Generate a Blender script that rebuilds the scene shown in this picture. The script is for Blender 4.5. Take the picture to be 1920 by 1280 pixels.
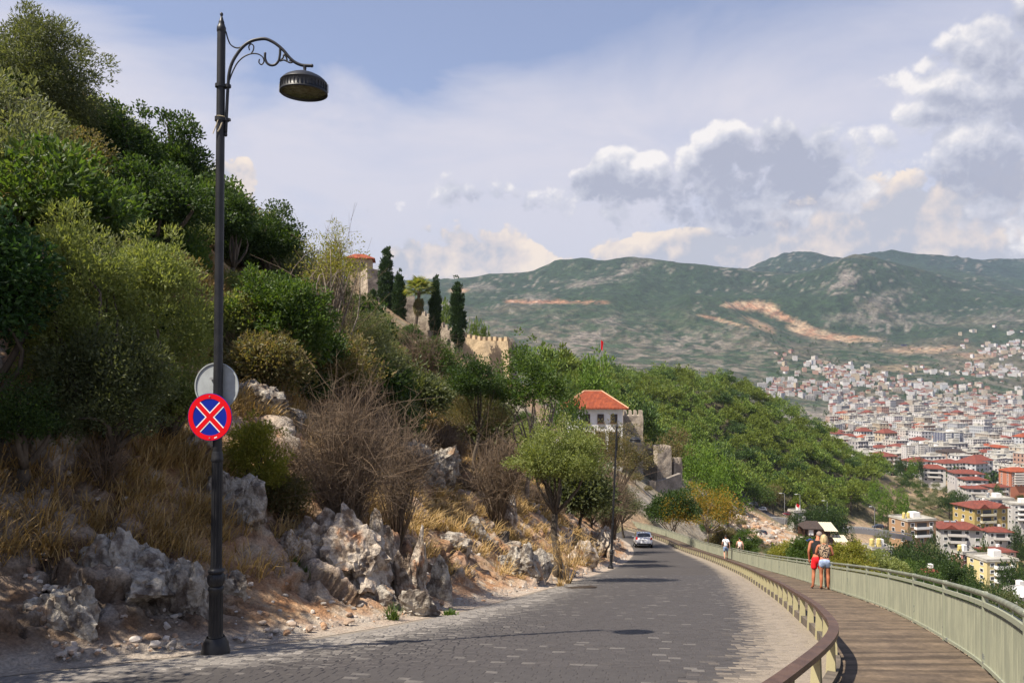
import bpy, bmesh, math, random
import numpy as np
from mathutils import Vector, Matrix

for _o in list(bpy.data.objects):
    bpy.data.objects.remove(_o)
SC = bpy.context.scene
COL = SC.collection
RNG = np.random.default_rng(7)
random.seed(7)
R = math.radians

# ------------------------------------------------------------------ camera
FPX, HOR = 1400.0, 700.0          # focal length in photo pixels (1920 wide), horizon row
cam_d = bpy.data.cameras.new("camera")
cam = bpy.data.objects.new("camera", cam_d)
COL.objects.link(cam)
cam.location = (0, 0, 0)
cam.rotation_euler = (R(90), 0, 0)
cam_d.sensor_width = 36
cam_d.lens = FPX / 1920 * 36
cam_d.shift_y = (HOR - 640) / 1920
cam_d.clip_start = 0.1
cam_d.clip_end = 30000
SC.camera = cam

# ------------------------------------------------------------------ sun, sky
SUN_DIR = Vector((-5.1, -2.6, 8.6)).normalized()       # towards the sun
SUN_EL = math.asin(SUN_DIR.z)
SUN_AZ = math.atan2(SUN_DIR.x, SUN_DIR.y)
sun_d = bpy.data.lights.new("sun", 'SUN')
sun_d.energy = 5.0
sun_d.angle = R(0.5)
sun_d.color = (1.0, 0.915, 0.79)
sun = bpy.data.objects.new("sun", sun_d)
COL.objects.link(sun)
sun.rotation_euler = SUN_DIR.to_track_quat('Z', 'Y').to_euler()
sun.location = (0, 0, 60)

SC.view_settings.view_transform = 'Standard'
SC.view_settings.look = 'None'
SC.view_settings.exposure = 0.75
SC.view_settings.gamma = 1.0
SC.view_settings.use_curve_mapping = False


class NT:
    """small helper to write node trees"""
    def __init__(self, tree):
        self.t = tree
        self.n = tree.nodes
        self.l = tree.links

    def new(self, typ, **kw):
        n = self.n.new(typ)
        for k, v in kw.items():
            setattr(n, k, v)
        return n

    def put(self, sock, v):
        if hasattr(v, 'is_linked') or isinstance(v, bpy.types.NodeSocket):
            self.l.new(v, sock)
        elif v is not None:
            try:
                sock.default_value = v
            except Exception:
                sock.default_value = (*v, 1)

    def math(self, op, a, b=None, c=None, clamp=False):
        n = self.new('ShaderNodeMath', operation=op, use_clamp=clamp)
        self.put(n.inputs[0], a)
        if b is not None:
            self.put(n.inputs[1], b)
        if c is not None:
            self.put(n.inputs[2], c)
        return n.outputs[0]

    def vmath(self, op, a, b=None):
        n = self.new('ShaderNodeVectorMath', operation=op)
        self.put(n.inputs[0], a)
        if b is not None:
            if op == 'SCALE':
                self.put(n.inputs['Scale'], b)
            else:
                self.put(n.inputs[1], b)
        return n.outputs['Value'] if op in ('LENGTH', 'DISTANCE', 'DOT_PRODUCT') else n.outputs['Vector']

    def mix(self, f, a, b, mode='MIX'):
        n = self.new('ShaderNodeMix', data_type='RGBA', blend_type=mode)
        n.clamp_factor = True
        self.put(n.inputs[0], f)
        self.put(n.inputs[6], a)
        self.put(n.inputs[7], b)
        return n.outputs[2]

    def noise(self, vec, scale, detail=4.0, rough=0.55, dist=0.0, out='Fac'):
        n = self.new('ShaderNodeTexNoise')
        if vec is not None:
            self.put(n.inputs['Vector'], vec)
        n.inputs['Scale'].default_value = scale
        n.inputs['Detail'].default_value = detail
        n.inputs['Roughness'].default_value = rough
        n.inputs['Distortion'].default_value = dist
        return n.outputs[out]

    def ramp(self, f, stops):
        n = self.new('ShaderNodeValToRGB')
        self.put(n.inputs[0], f)
        cr = n.color_ramp
        while len(cr.elements) < len(stops):
            cr.elements.new(0.5)
        for e, (p, c) in zip(cr.elements, stops):
            e.position = p
            e.color = (*c, 1) if len(c) == 3 else c
        return n.outputs[0]

    def sstep(self, v, lo, hi):
        n = self.new('ShaderNodeMapRange', interpolation_type='SMOOTHSTEP')
        self.put(n.inputs['Value'], v)
        n.inputs['From Min'].default_value = lo
        n.inputs['From Max'].default_value = hi
        return n.outputs['Result']


def make_world():
    w = bpy.data.worlds.new("World")
    SC.world = w
    w.use_nodes = True
    t = NT(w.node_tree)
    t.n.clear()
    out = t.new('ShaderNodeOutputWorld')
    bg = t.new('ShaderNodeBackground')
    t.l.new(bg.outputs[0], out.inputs[0])
    sky = t.new('ShaderNodeTexSky', sky_type='NISHITA')
    sky.sun_disc = False
    sky.sun_elevation = SUN_EL
    sky.sun_rotation = SUN_AZ
    sky.altitude = 100
    sky.air_density = 1.0
    sky.dust_density = 1.2
    sky.ozone_density = 1.2
    tc = t.new('ShaderNodeTexCoord')
    d = t.vmath('NORMALIZE', tc.outputs['Generated'])
    sx = t.new('ShaderNodeSeparateXYZ')
    t.l.new(d, sx.inputs[0])
    az = t.math('ARCTAN2', sx.outputs[0], sx.outputs[1])
    el = t.math('ARCSINE', sx.outputs[2])
    cx = t.new('ShaderNodeCombineXYZ')
    t.l.new(az, cx.inputs[0])
    t.l.new(el, cx.inputs[1])
    q = cx.outputs[0]
    # thin veil over most of the sky, thinner towards the zenith
    vn = t.noise(t.vmath('MULTIPLY', d, (1.6, 1.6, 4.0)), 1.7, 5, 0.6, 0.4)
    vel = t.sstep(el, 0.50, 0.30)
    veil = t.math('ADD', t.math('MULTIPLY', vel, 0.92), t.math('MULTIPLY', t.math('SUBTRACT', vn, 0.47), 1.3), clamp=True)
    clr = t.vmath('MULTIPLY', t.vmath('SUBTRACT', q, (*(math.atan2(-480, FPX), 0.47), 0)), (2.6, 6.0, 0))
    clr = t.sstep(t.math('ADD', t.vmath('LENGTH', clr), t.math('MULTIPLY', t.math('SUBTRACT', vn, .5), 1.6)), 1.15, 0.15)
    veil = t.math('MULTIPLY', t.math('SUBTRACT', veil, t.math('MULTIPLY', clr, .75), clamp=True), 0.93)
    veil = t.math('MAXIMUM', veil, t.math('MULTIPLY', t.sstep(el, .75, .5), .22))
    skyc = t.mix(1.0, sky.outputs[0], (1.30, 1.32, 1.5, 1), 'MULTIPLY')
    base = t.mix(veil, skyc, (6.9, 6.7, 7.45, 1))
    blue_low = t.sstep(el, 0.30, 0.03)
    base = t.mix(t.math('MULTIPLY', blue_low, 0.55), base, (5.3, 5.5, 6.4, 1))

    def azel(px, py):
        x, z = (px - 960) / FPX, (HOR - py) / FPX
        return math.atan2(x, 1), math.asin(z / math.sqrt(x * x + z * z + 1))

    def layer(base, blobs, scale, off, lit, mid, dark, bias=0.0, soft=0.16, opacity=1.0, amp=2.3, shade=1.0):
        s = hs = None
        # bend the lookup so that no group keeps a round outline
        wn = t.new('ShaderNodeTexNoise')
        t.put(wn.inputs['Vector'], d)
        wn.inputs['Scale'].default_value = 6.0
        wn.inputs['Detail'].default_value = 3.0
        wq = t.vmath('ADD', q, t.vmath('SCALE', t.vmath('SUBTRACT', wn.outputs['Color'], (.5, .5, .5)), .10))
        for (px, py, rx, ry, wgt) in blobs:
            a, e = azel(px, py)
            v = t.vmath('SUBTRACT', wq, (a, e, 0))
            v = t.vmath('MULTIPLY', v, (FPX / rx, FPX / ry, 0))
            ln = t.vmath('LENGTH', v)
            g = t.math('MULTIPLY', t.sstep(ln, 1.42, 0.1), wgt)
            vy = t.new('ShaderNodeSeparateXYZ')
            t.l.new(v, vy.inputs[0])
            hg = t.math('MULTIPLY', g, vy.outputs[1])
            s = g if s is None else t.math('ADD', s, g)
            hs = hg if hs is None else t.math('ADD', hs, hg)
        hs = t.math('DIVIDE', hs, t.math('MAXIMUM', s, 0.05))
        s = t.math('MINIMUM', s, 1.1)
        # loose cloud band low over the horizon all the way round, outside the placed groups
        band = t.math('MULTIPLY', t.sstep(el, 0.02, 0.14), t.sstep(el, 0.34, 0.2))
        front = t.sstep(sx.outputs[1], 0.75, 0.3)
        s = t.math('ADD', s, t.math('MULTIPLY', t.math('MULTIPLY', band, front), 0.5))
        dv = t.vmath('MULTIPLY', t.vmath('ADD', d, off), (1.0, 1.0, 1.08))

        def puff(vec):
            tot = t.math('MULTIPLY', t.noise(vec, scale * .85, 3, 0.5, 0.0), 0.36)
            tot = t.math('ADD', tot, 0.13)
            for f, w in ((1.6, .5), (3.4, .27), (7.1, .15), (15.0, .08), (31.0, .045)):
                ab = t.math('ABSOLUTE', t.math('SUBTRACT', t.noise(vec, scale * f, 0, 0.5, 0.0), 0.5))
                tot = t.math('ADD', tot, t.math('MULTIPLY', ab, w * 2.0))
            return tot
        wd = t.vmath('ADD', dv, t.vmath('SCALE', t.vmath('SUBTRACT', wn.outputs['Color'], (.5, .5, .5)), .03))
        n1 = puff(wd)
        n2 = puff(t.vmath('ADD', wd, (-0.008, -0.004, 0.013)))
        nb = t.noise(t.vmath('ADD', dv, (-0.03, -0.01, 0.055)), scale * 0.6, 4, 0.5, 0.1)
        na = t.noise(dv, scale * 0.6, 4, 0.5, 0.1)
        dens = t.math('ADD', s, t.math('MULTIPLY', t.math('MULTIPLY', t.math('SUBTRACT', n1, 0.5), amp), t.sstep(s, 0.0, 0.4)))
        dens = t.math('ADD', dens, bias)
        alpha = t.math('MULTIPLY', t.sstep(dens, 0.40, 0.40 + soft), opacity)
        # lit where the cloud thins towards the sun (up and to the left), grey where it thickens that way
        lum = t.math('ADD', t.math('MULTIPLY', t.math('SUBTRACT', n1, n2), 1.25 * shade), 0.50)
        lum = t.math('ADD', lum, t.math('MULTIPLY', hs, 0.26))
        lum = t.math('ADD', lum, t.math('MULTIPLY', t.math('SUBTRACT', na, nb), 2.3 * shade))
        lum = t.math('SUBTRACT', lum, t.math('MULTIPLY', t.sstep(dens, 0.7, 1.5), 0.16 * shade))
        col = t.ramp(lum, [(0.22, dark), (0.50, mid), (0.80, lit)])
        return t.mix(alpha, base, col)

    # far warm cumulus standing on the mountains
    far = [(870, 480, 150, 75, .9), (790, 510, 110, 50, .8), (980, 500, 100, 50, .7), (1210, 485, 130, 60, .9), (1330, 490, 120, 50, .8),
           (1470, 430, 110, 60, .8), (1590, 410, 110, 75, .75), (1790, 395, 150, 100, 1.0), (1650, 470, 160, 60, .8),
           (455, 360, 60, 56, 1.0), (1890, 450, 150, 80, .8)]
    base = layer(base, far, 10.0, (0.3, 0.1, 0.0), (9.4, 8.0, 6.7), (7.3, 6.5, 6.2), (5.0, 5.1, 5.8), 0.0, 0.22, .93, 2.0, 1.0)
    near = [(1330, 300, 130, 75, .95), (1240, 365, 170, 70, .75), (1420, 335, 130, 90, .85), (1550, 300, 105, 55, .8), (1640, 345, 110, 40, .55),
            (1380, 410, 170, 50, .6), (865, 362, 70, 62, 1.0), (715, 392, 75, 34, .8), (1000, 385, 100, 44, .75), (1170, 288, 60, 28, .7),
            (1850, 190, 120, 130, .9), (1915, 95, 90, 85, .95), (1885, 300, 95, 110, .85), (1900, 400, 100, 60, .7), (1680, 160, 95, 34, .75), (1780, 235, 60, 40, .45),
            (1120, 355, 90, 42, .65), (1690, 220, 40, 18, .6), (1480, 380, 120, 60, .6)]
    base = layer(base, near, 9.0, (1.7, 0.4, 0.2), (9.5, 9.0, 8.7), (6.1, 6.15, 6.9), (4.0, 4.2, 5.2), -0.13, 0.52, .90, 2.6)
    t.l.new(base, bg.inputs[0])
    bg.inputs[1].default_value = 0.063
    w.cycles.sampling_method = 'MANUAL'
    w.cycles.sample_map_resolution = 512


make_world()
SC.cycles.max_bounces = 6
SC.cycles.diffuse_bounces = 1
SC.cycles.glossy_bounces = 2
SC.cycles.transmission_bounces = 4
SC.cycles.transparent_max_bounces = 6
SC.cycles.volume_bounces = 0
SC.cycles.sample_clamp_indirect = 8
SC.cycles.use_denoising = True
try:
    SC.cycles.denoiser = 'OPENIMAGEDENOISE'
except Exception:
    pass

# ------------------------------------------------------------------ numeric helpers


def P(px, py, d):
    """world point that the photograph shows at pixel (px, py), d metres ahead"""
    return np.array([(px - 960) / FPX * d, d, (HOR - py) / FPX * d])


def _hash(ix, iy, iz, seed):
    h = (ix.astype(np.uint32) * np.uint32(374761393)) ^ (iy.astype(np.uint32) * np.uint32(668265263)) ^ (iz.astype(np.uint32) * np.uint32(2147483647 // 3)) ^ np.uint32(seed * 1013904223 & 0xffffffff)
    h = (h ^ (h >> np.uint32(13))) * np.uint32(1274126177)
    h = (h ^ (h >> np.uint32(16))) * np.uint32(2246822519)
    return ((h ^ (h >> np.uint32(15))) & np.uint32(0xffffff)).astype(np.float64) / 0xffffff


def vnoise(p, seed=0):
    """value noise, p (n,3) -> 0..1"""
    f = np.floor(p)
    i = f.astype(np.int64)
    t = p - f
    t = t * t * t * (t * (t * 6 - 15) + 10)
    x, y, z = i[:, 0], i[:, 1], i[:, 2]
    r = 0
    for dx in (0, 1):
        wx = t[:, 0] if dx else 1 - t[:, 0]
        for dy in (0, 1):
            wy = t[:, 1] if dy else 1 - t[:, 1]
            for dz in (0, 1):
                wz = t[:, 2] if dz else 1 - t[:, 2]
                r = r + wx * wy * wz * _hash(x + dx, y + dy, z + dz, seed)
    return r


def fbm(p, oct=5, seed=0, gain=0.5, ridged=False):
    a, s, r, q = 1.0, 0.0, 0.0, np.array(p, float)
    c, sn = math.cos(.6), math.sin(.6)
    for k in range(oct):
        n = vnoise(q, seed + k * 17) * 2 - 1
        if ridged:
            n = 1 - 2 * np.abs(n)
        r = r + a * n
        s += a
        a *= gain
        q = np.stack([c * q[:, 0] - sn * q[:, 1], sn * q[:, 0] + c * q[:, 1], q[:, 2]], 1) * 2.03 + 11.3
    return r / s


def worley(p, seed=0):
    """nearest and second nearest jittered cell: F1, F2, cell hash (n,4), offset from the cell centre"""
    f = np.floor(p).astype(np.int64)
    n = len(p)
    d1, d2 = np.full(n, 9.0), np.full(n, 9.0)
    idc = np.zeros((n, 3), np.int64)
    off = np.zeros((n, 3))
    for dx in (-1, 0, 1):
        for dy in (-1, 0, 1):
            for dz in (-1, 0, 1):
                c = f + (dx, dy, dz)
                q = c + .5 + .9 * (np.stack([_hash(c[:, 0], c[:, 1], c[:, 2], seed + k) for k in range(3)], 1) - .5)
                v = p - q
                d = np.sqrt((v * v).sum(1))
                m = d < d1
                d2 = np.where(m, d1, np.minimum(d2, d))
                d1 = np.where(m, d, d1)
                idc = np.where(m[:, None], c, idc)
                off = np.where(m[:, None], v, off)
    h = np.stack([_hash(idc[:, 0], idc[:, 1], idc[:, 2], seed + 50 + k) for k in range(4)], 1)
    return d1, d2, h, off


def sst(x, a, b):
    t = np.clip((np.asarray(x, float) - a) / (b - a), 0, 1)
    return t * t * (3 - 2 * t)


def hermite(xs, ys, xq):
    xs, ys = np.asarray(xs, float), np.asarray(ys, float)
    xq = np.clip(np.asarray(xq, float), xs[0], xs[-1])
    sl = np.diff(ys, axis=0) / (np.diff(xs).reshape((-1,) + (1,) * (ys.ndim - 1)))
    m = np.zeros_like(ys)
    m[0], m[-1] = sl[0], sl[-1]
    a, b = sl[:-1], sl[1:]
    m[1:-1] = np.where(a * b > 0, 2 * a * b / np.where(np.abs(a + b) < 1e-12, 1, a + b), 0)
    k = np.clip(np.searchsorted(xs, xq, side='right') - 1, 0, len(xs) - 2)
    return xs, ys, m, k, xq


def hinterp(xs, ys, xq):
    xs, ys, m, k, xq = hermite(xs, ys, xq)
    h = xs[k + 1] - xs[k]
    t = (xq - xs[k]) / h
    t2, t3 = t * t, t * t * t
    return (2 * t3 - 3 * t2 + 1) * ys[k] + (t3 - 2 * t2 + t) * h * m[k] + (-2 * t3 + 3 * t2) * ys[k + 1] + (t3 - t2) * h * m[k + 1]


def catmull(pts, n=24):
    p = np.asarray(pts, float)
    p = np.vstack([2 * p[0] - p[1], p, 2 * p[-1] - p[-2]])
    out = []
    for i in range(1, len(p) - 2):
        # centripetal-ish parametrisation
        p0, p1, p2, p3 = p[i - 1], p[i], p[i + 1], p[i + 2]
        l0, l1, l2 = [max(np.linalg.norm(v), 1e-6) for v in (p1 - p0, p2 - p1, p3 - p2)]
        m1 = ((p1 - p0) / l0 * l1 + (p2 - p1) / l1 * l0) / (l0 + l1) * l1
        m2 = ((p2 - p1) / l1 * l2 + (p3 - p2) / l2 * l1) / (l1 + l2) * l1
        for t in np.linspace(0, 1, n, endpoint=False):
            t2, t3 = t * t, t ** 3
            out.append((2 * t3 - 3 * t2 + 1) * p1 + (t3 - 2 * t2 + t) * m1 + (-2 * t3 + 3 * t2) * p2 + (t3 - t2) * m2)
    out.append(p[-2])
    return np.array(out)


# ------------------------------------------------------------------ mesh builder
class MB:
    def __init__(self):
        self.v, self.q, self.t, self.qm, self.tm, self.n = [], [], [], [], [], 0

    def add(self, V, F, mi=0):
        V = np.asarray(V, float).reshape(-1, 3)
        F = np.asarray(F, np.int64)
        self.v.append(V)
        if F.ndim == 2 and len(F):
            (self.q if F.shape[1] == 4 else self.t).append(F + self.n)
            (self.qm if F.shape[1] == 4 else self.tm).append(np.full(len(F), mi, np.int32))
        self.n += len(V)
        return self

    def merge(self, o, M=None, mi_off=0):
        """another MB, transformed by a 4x4"""
        V, q, t, qm, tm = o.arrays()
        if M is not None:
            M = np.asarray(M, float)
            V = V @ M[:3, :3].T + M[:3, 3]
        if len(q):
            self.q.append(q + self.n); self.qm.append(qm + mi_off)
        if len(t):
            self.t.append(t + self.n); self.tm.append(tm + mi_off)
        self.v.append(V)
        self.n += len(V)

    def box(self, c, s, rz=0.0, M=None, mi=0, taper=1.0):
        hx, hy, hz = s[0] / 2, s[1] / 2, s[2] / 2
        V = np.array([[x * hx * (taper if z > 0 else 1), y * hy * (taper if z > 0 else 1), z * hz] for z in (-1, 1) for y in (-1, 1) for x in (-1, 1)])
        if rz:
            cr, sr = math.cos(rz), math.sin(rz)
            V = V @ np.array([[cr, sr, 0], [-sr, cr, 0], [0, 0, 1]])
        V = V + np.asarray(c, float)
        if M is not None:
            M = np.asarray(M, float)
            V = V @ M[:3, :3].T + M[:3, 3]
        F = [[0, 2, 3, 1], [4, 5, 7, 6], [0, 1, 5, 4], [2, 6, 7, 3], [0, 4, 6, 2], [1, 3, 7, 5]]
        return self.add(V, F, mi)

    def tube(self, pts, rad, n=8, mi=0, cap=True, flat=None):
        p = np.asarray(pts, float)
        m = len(p)
        rad = np.broadcast_to(np.asarray(rad, float), (m,))
        tg = np.gradient(p, axis=0)
        tg /= np.maximum(np.linalg.norm(tg, axis=1, keepdims=True), 1e-9)
        ref = np.array([0, 0, 1.0]) if abs(tg[0][2]) < .9 else np.array([1.0, 0, 0])
        V = []
        a = None
        ang = np.linspace(0, 2 * math.pi, n, endpoint=False)
        for i in range(m):
            if a is None:
                a = np.cross(tg[i], ref)
            a = a - tg[i] * np.dot(a, tg[i])
            a /= max(np.linalg.norm(a), 1e-9)
            b = np.cross(tg[i], a)
            V.append(p[i] + rad[i] * (np.cos(ang)[:, None] * a + np.sin(ang)[:, None] * b))
        V = np.concatenate(V)
        k = np.arange(n)
        F = []
        for i in range(m - 1):
            F.append(np.stack([i * n + k, i * n + (k + 1) % n, (i + 1) * n + (k + 1) % n, (i + 1) * n + k], 1))
        self.add(V, np.concatenate(F), mi)
        if cap:
            o = self.n
            self.add(np.array([p[0], p[-1]]), np.zeros((0, 4)), mi)
            base = o - len(V)
            t1 = np.stack([np.full(n, o), base + (k + 1) % n, base + k], 1)
            t2 = np.stack([np.full(n, o + 1), base + (m - 1) * n + k, base + (m - 1) * n + (k + 1) % n], 1)
            self.t.append(np.concatenate([t1, t2])); self.tm.append(np.full(2 * n, mi, np.int32))
        return self

    def lathe(self, prof, n=24, c=(0, 0, 0), mi=0, flute=None):
        """prof: list of (r, z); flute: (k, depth, z0, z1) grooves"""
        ang = np.linspace(0, 2 * math.pi, n, endpoint=False)
        V = []
        for r, z in prof:
            rr = np.full(n, r)
            if flute and flute[2] <= z <= flute[3]:
                rr = r * (1 - flute[1] * (0.5 + 0.5 * np.cos(ang * flute[0])) ** 2)
            V.append(np.stack([rr * np.cos(ang), rr * np.sin(ang), np.full(n, z)], 1))
        V = np.concatenate(V) + np.asarray(c, float)
        k = np.arange(n)
        F = [np.stack([i * n + k, i * n + (k + 1) % n, (i + 1) * n + (k + 1) % n, (i + 1) * n + k], 1) for i in range(len(prof) - 1)]
        return self.add(V, np.concatenate(F), mi)

    def prism(self, poly, z0, z1, mi=0, M=None):
        """convex polygon in xy extruded in z (ngon caps as fans)"""
        n = len(poly)
        V = np.array([[x, y, z0] for x, y in poly] + [[x, y, z1] for x, y in poly] + [[np.mean([p[0] for p in poly]), np.mean([p[1] for p in poly]), z] for z in (z0, z1)], float)
        if M is not None:
            M = np.asarray(M, float)
            V = V @ M[:3, :3].T + M[:3, 3]
        k = np.arange(n)
        o = self.n
        self.add(V, np.stack([k, (k + 1) % n, n + (k + 1) % n, n + k], 1), mi)
        t = np.concatenate([np.stack([np.full(n, 2 * n), (k + 1) % n, k], 1), np.stack([np.full(n, 2 * n + 1), n + k, n + (k + 1) % n], 1)]) + o
        self.t.append(t); self.tm.append(np.full(2 * n, mi, np.int32))
        return self

    def grid(self, V, nu, nv, mi=0):
        i = np.arange(nu - 1)[:, None] * nv + np.arange(nv - 1)[None, :]
        i = i.ravel()
        return self.add(V, np.stack([i, i + nv, i + nv + 1, i + 1], 1), mi)

    def arrays(self):
        V = np.concatenate(self.v) if self.v else np.zeros((0, 3))
        q = np.concatenate(self.q) if self.q else np.zeros((0, 4), np.int64)
        t = np.concatenate(self.t) if self.t else np.zeros((0, 3), np.int64)
        qm = np.concatenate(self.qm) if self.qm else np.zeros(0, np.int32)
        tm = np.concatenate(self.tm) if self.tm else np.zeros(0, np.int32)
        return V, q, t, qm, tm

    def mesh(self, name, mats, smooth=False, attrs=None):
        V, q, t, qm, tm = self.arrays()
        me = bpy.data.meshes.new(name)
        me.vertices.add(len(V))
        me.vertices.foreach_set('co', V.astype(np.float32).ravel())
        nl = len(q) * 4 + len(t) * 3
        me.loops.add(nl)
        me.loops.foreach_set('vertex_index', np.concatenate([q.ravel(), t.ravel()]).astype(np.int32))
        me.polygons.add(len(q) + len(t))
        st = np.concatenate([np.arange(len(q)) * 4, len(q) * 4 + np.arange(len(t)) * 3]).astype(np.int32)
        me.polygons.foreach_set('loop_start', st)
        for m in (mats if isinstance(mats, (list, tuple)) else [mats]):
            me.materials.append(m)
        me.polygons.foreach_set('material_index', np.concatenate([qm, tm]).astype(np.int32))
        me.polygons.foreach_set('use_smooth', np.full(len(q) + len(t), bool(smooth)))
        for k, a in (attrs or {}).items():
            a = np.asarray(a, np.float32)
            at = me.attributes.new(k, 'FLOAT_COLOR', 'POINT')
            if a.shape[1] == 3:
                a = np.concatenate([a, np.ones((len(a), 1), np.float32)], 1)
            at.data.foreach_set('color', a.ravel())
        me.update(calc_edges=True)
        return me

    def build(self, name, mats, parent=None, smooth=False, attrs=None):
        return obj(name, self.mesh(name, mats, smooth, attrs), parent)


def obj(name, data, parent=None, loc=None, M=None):
    o = bpy.data.objects.new(name, data)
    COL.objects.link(o)
    if parent is not None:
        o.parent = parent
    if loc is not None:
        o.location = loc
    if M is not None:
        o.matrix_local = Matrix([list(r) for r in np.asarray(M)])
    return o


def tag(o, label=None, cat=None, group=None, kind=None):
    if label:
        o['label'] = label
    if cat:
        o['category'] = cat
    if group:
        o['group'] = group
    if kind:
        o['kind'] = kind
    return o


def empty(name, loc, label, cat, group=None, rz=0.0):
    o = bpy.data.objects.new(name, None)
    o.empty_display_size = 0.3
    COL.objects.link(o)
    o.location = [float(v) for v in loc]
    o.rotation_euler = (0, 0, rz)
    return tag(o, label, cat, group)


KIDS = {}


def copy_tree(o, parent=None):
    c = o.copy()
    COL.objects.link(c)
    if parent is not None:
        c.parent = parent
    for ch in list(o.children):
        copy_tree(ch, c)
    return c


def TM(loc=(0, 0, 0), rz=0.0, s=(1, 1, 1), rx=0.0, ry=0.0):
    return np.array(Matrix.Translation([float(v) for v in loc]) @ Matrix.Rotation(rz, 4, 'Z') @ Matrix.Rotation(ry, 4, 'Y') @ Matrix.Rotation(rx, 4, 'X') @ Matrix.Diagonal((*[float(v) for v in s], 1)))


def icosphere(sub):
    bm = bmesh.new()
    bmesh.ops.create_icosphere(bm, subdivisions=sub, radius=1)
    V = np.array([v.co[:] for v in bm.verts])
    F = np.array([[v.index for v in f.verts] for f in bm.faces])
    bm.free()
    return V, F


ICO = {k: icosphere(k) for k in (1, 2, 3, 4, 5)}

# ------------------------------------------------------------------ materials
def mat(name, col=(.5, .5, .5), rough=.8, col2=None, scale=4.0, detail=5, lo=.38, hi=.62, bump=0.0, bscale=None, attr=None, island=None,
        trans=0.0, objcol=False, metal=0.0, spec=0.3, world=False, fine=0.0, stretch=None, col3=None, scale3=1.0, lo3=.5, hi3=.6, vary=0.0):
    m = bpy.data.materials.new(name)
    m.use_nodes = True
    t = NT(m.node_tree)
    t.n.clear()
    out = t.new('ShaderNodeOutputMaterial')
    b = t.new('ShaderNodeBsdfPrincipled')
    b.inputs['Roughness'].default_value = rough
    b.inputs['Metallic'].default_value = metal
    b.inputs['Specular IOR Level'].default_value = spec
    if world:
        g = t.new('ShaderNodeNewGeometry')
        vec = g.outputs['Position']
    else:
        tc = t.new('ShaderNodeTexCoord')
        vec = tc.outputs['Object']
    if stretch:
        vec = t.vmath('MULTIPLY', vec, stretch)
    c = (*col, 1)
    if attr:
        a = t.new('ShaderNodeAttribute', attribute_name=attr)
        c = a.outputs['Color']
    if objcol:
        oi = t.new('ShaderNodeObjectInfo')
        c = oi.outputs['Color']
    if island:
        g = t.new('ShaderNodeNewGeometry')
        n = len(island)
        c = t.ramp(g.outputs['Random Per Island'], [((i + .5) / n, x) for i, x in enumerate(island)])
    if col2 is not None:
        nz = t.noise(vec, scale, detail, .6)
        f = t.sstep(nz, lo, hi)
        c = t.mix(f, c, (*col2, 1))
    if col3 is not None:
        f3 = t.sstep(t.noise(t.vmath('ADD', vec, (3.1, 7.7, 1.3)), scale3, 5, .6), lo3, hi3)
        c = t.mix(f3, c, (*col3, 1))
    if fine:
        nz = t.noise(vec, scale * 5.3, 4, .65)
        c = t.mix(1.0, c, t.ramp(nz, [(.25, (1 - fine,) * 3), (.75, (1 + fine,) * 3)]), 'MULTIPLY')
    if vary:
        oi, g = t.new('ShaderNodeObjectInfo'), t.new('ShaderNodeNewGeometry')
        rnd = t.math('FRACT', t.math('ADD', oi.outputs['Random'], g.outputs['Random Per Island']))
        c = t.mix(1.0, c, t.ramp(rnd, [(0, (1 - vary,) * 3), (1, (1 + vary,) * 3)]), 'MULTIPLY')
    t.put(b.inputs['Base Color'], c)
    if bump:
        bn = t.new('ShaderNodeBump')
        bn.inputs['Strength'].default_value = 1.0
        bn.inputs['Distance'].default_value = bump
        t.put(bn.inputs['Height'], t.noise(vec, bscale or scale * 3, 6, .62))
        t.l.new(bn.outputs[0], b.inputs['Normal'])
    if trans:
        tr = t.new('ShaderNodeBsdfTranslucent')
        t.put(tr.inputs[0], t.mix(1.0, c, (1.7, 1.65, .75, 1), 'MULTIPLY'))
        mx = t.new('ShaderNodeMixShader')
        mx.inputs[0].default_value = trans
        t.l.new(b.outputs[0], mx.inputs[1])
        t.l.new(tr.outputs[0], mx.inputs[2])
        t.l.new(mx.outputs[0], out.inputs[0])
    else:
        t.l.new(b.outputs[0], out.inputs[0])
    return m


def hexs(s):
    """sRGB 0-255 triple to linear"""
    return tuple(((v / 255 + .055) / 1.055) ** 2.4 if v > 10 else v / 255 / 12.92 for v in s)


M = {}
M['iron'] = mat('black_iron_paint', (.013, .014, .017), .45, (.022, .022, .024), 6, bump=.0006, bscale=60, spec=.35)
M['iron_collar'] = mat('grey_collar', (.07, .075, .065), .6)
M['lens'] = mat('lamp_lens', (.10, .10, .05), .25, (.05, .05, .02), 14)
M['tie'] = mat('pale_tie', (.5, .42, .28), .8)
M['sign_blue'] = mat('sign_blue', (.006, .02, .30), .4)
M['sign_red'] = mat('sign_red', (.72, .004, .012), .4)
M['white_paint'] = mat('white_paint', (.8, .8, .78), .5)
M['sign_grey'] = mat('sign_grey', (.42, .45, .45), .55, (.36, .38, .38), 7)
M['earth'] = mat('bank_earth', attr='col', rough=.95, fine=.45, scale=5, bump=.05, bscale=16, world=True)
M['hill'] = mat('hillside_ground', attr='col', rough=.95, fine=.4, scale=2.2, bump=.08, bscale=7, world=True)
M['valley'] = mat('valley_ground', attr='col', rough=.95, fine=.45, scale=.12, bump=.6, bscale=.5, world=True)
M['limestone'] = mat('grey_limestone', (.40, .36, .30), .9, (.13, .105, .085), 4.2, 9, .44, .62, .07, 11, fine=.35, world=True, col3=(.36, .24, .15), scale3=1.3, lo3=.56, hi3=.68)
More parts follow.
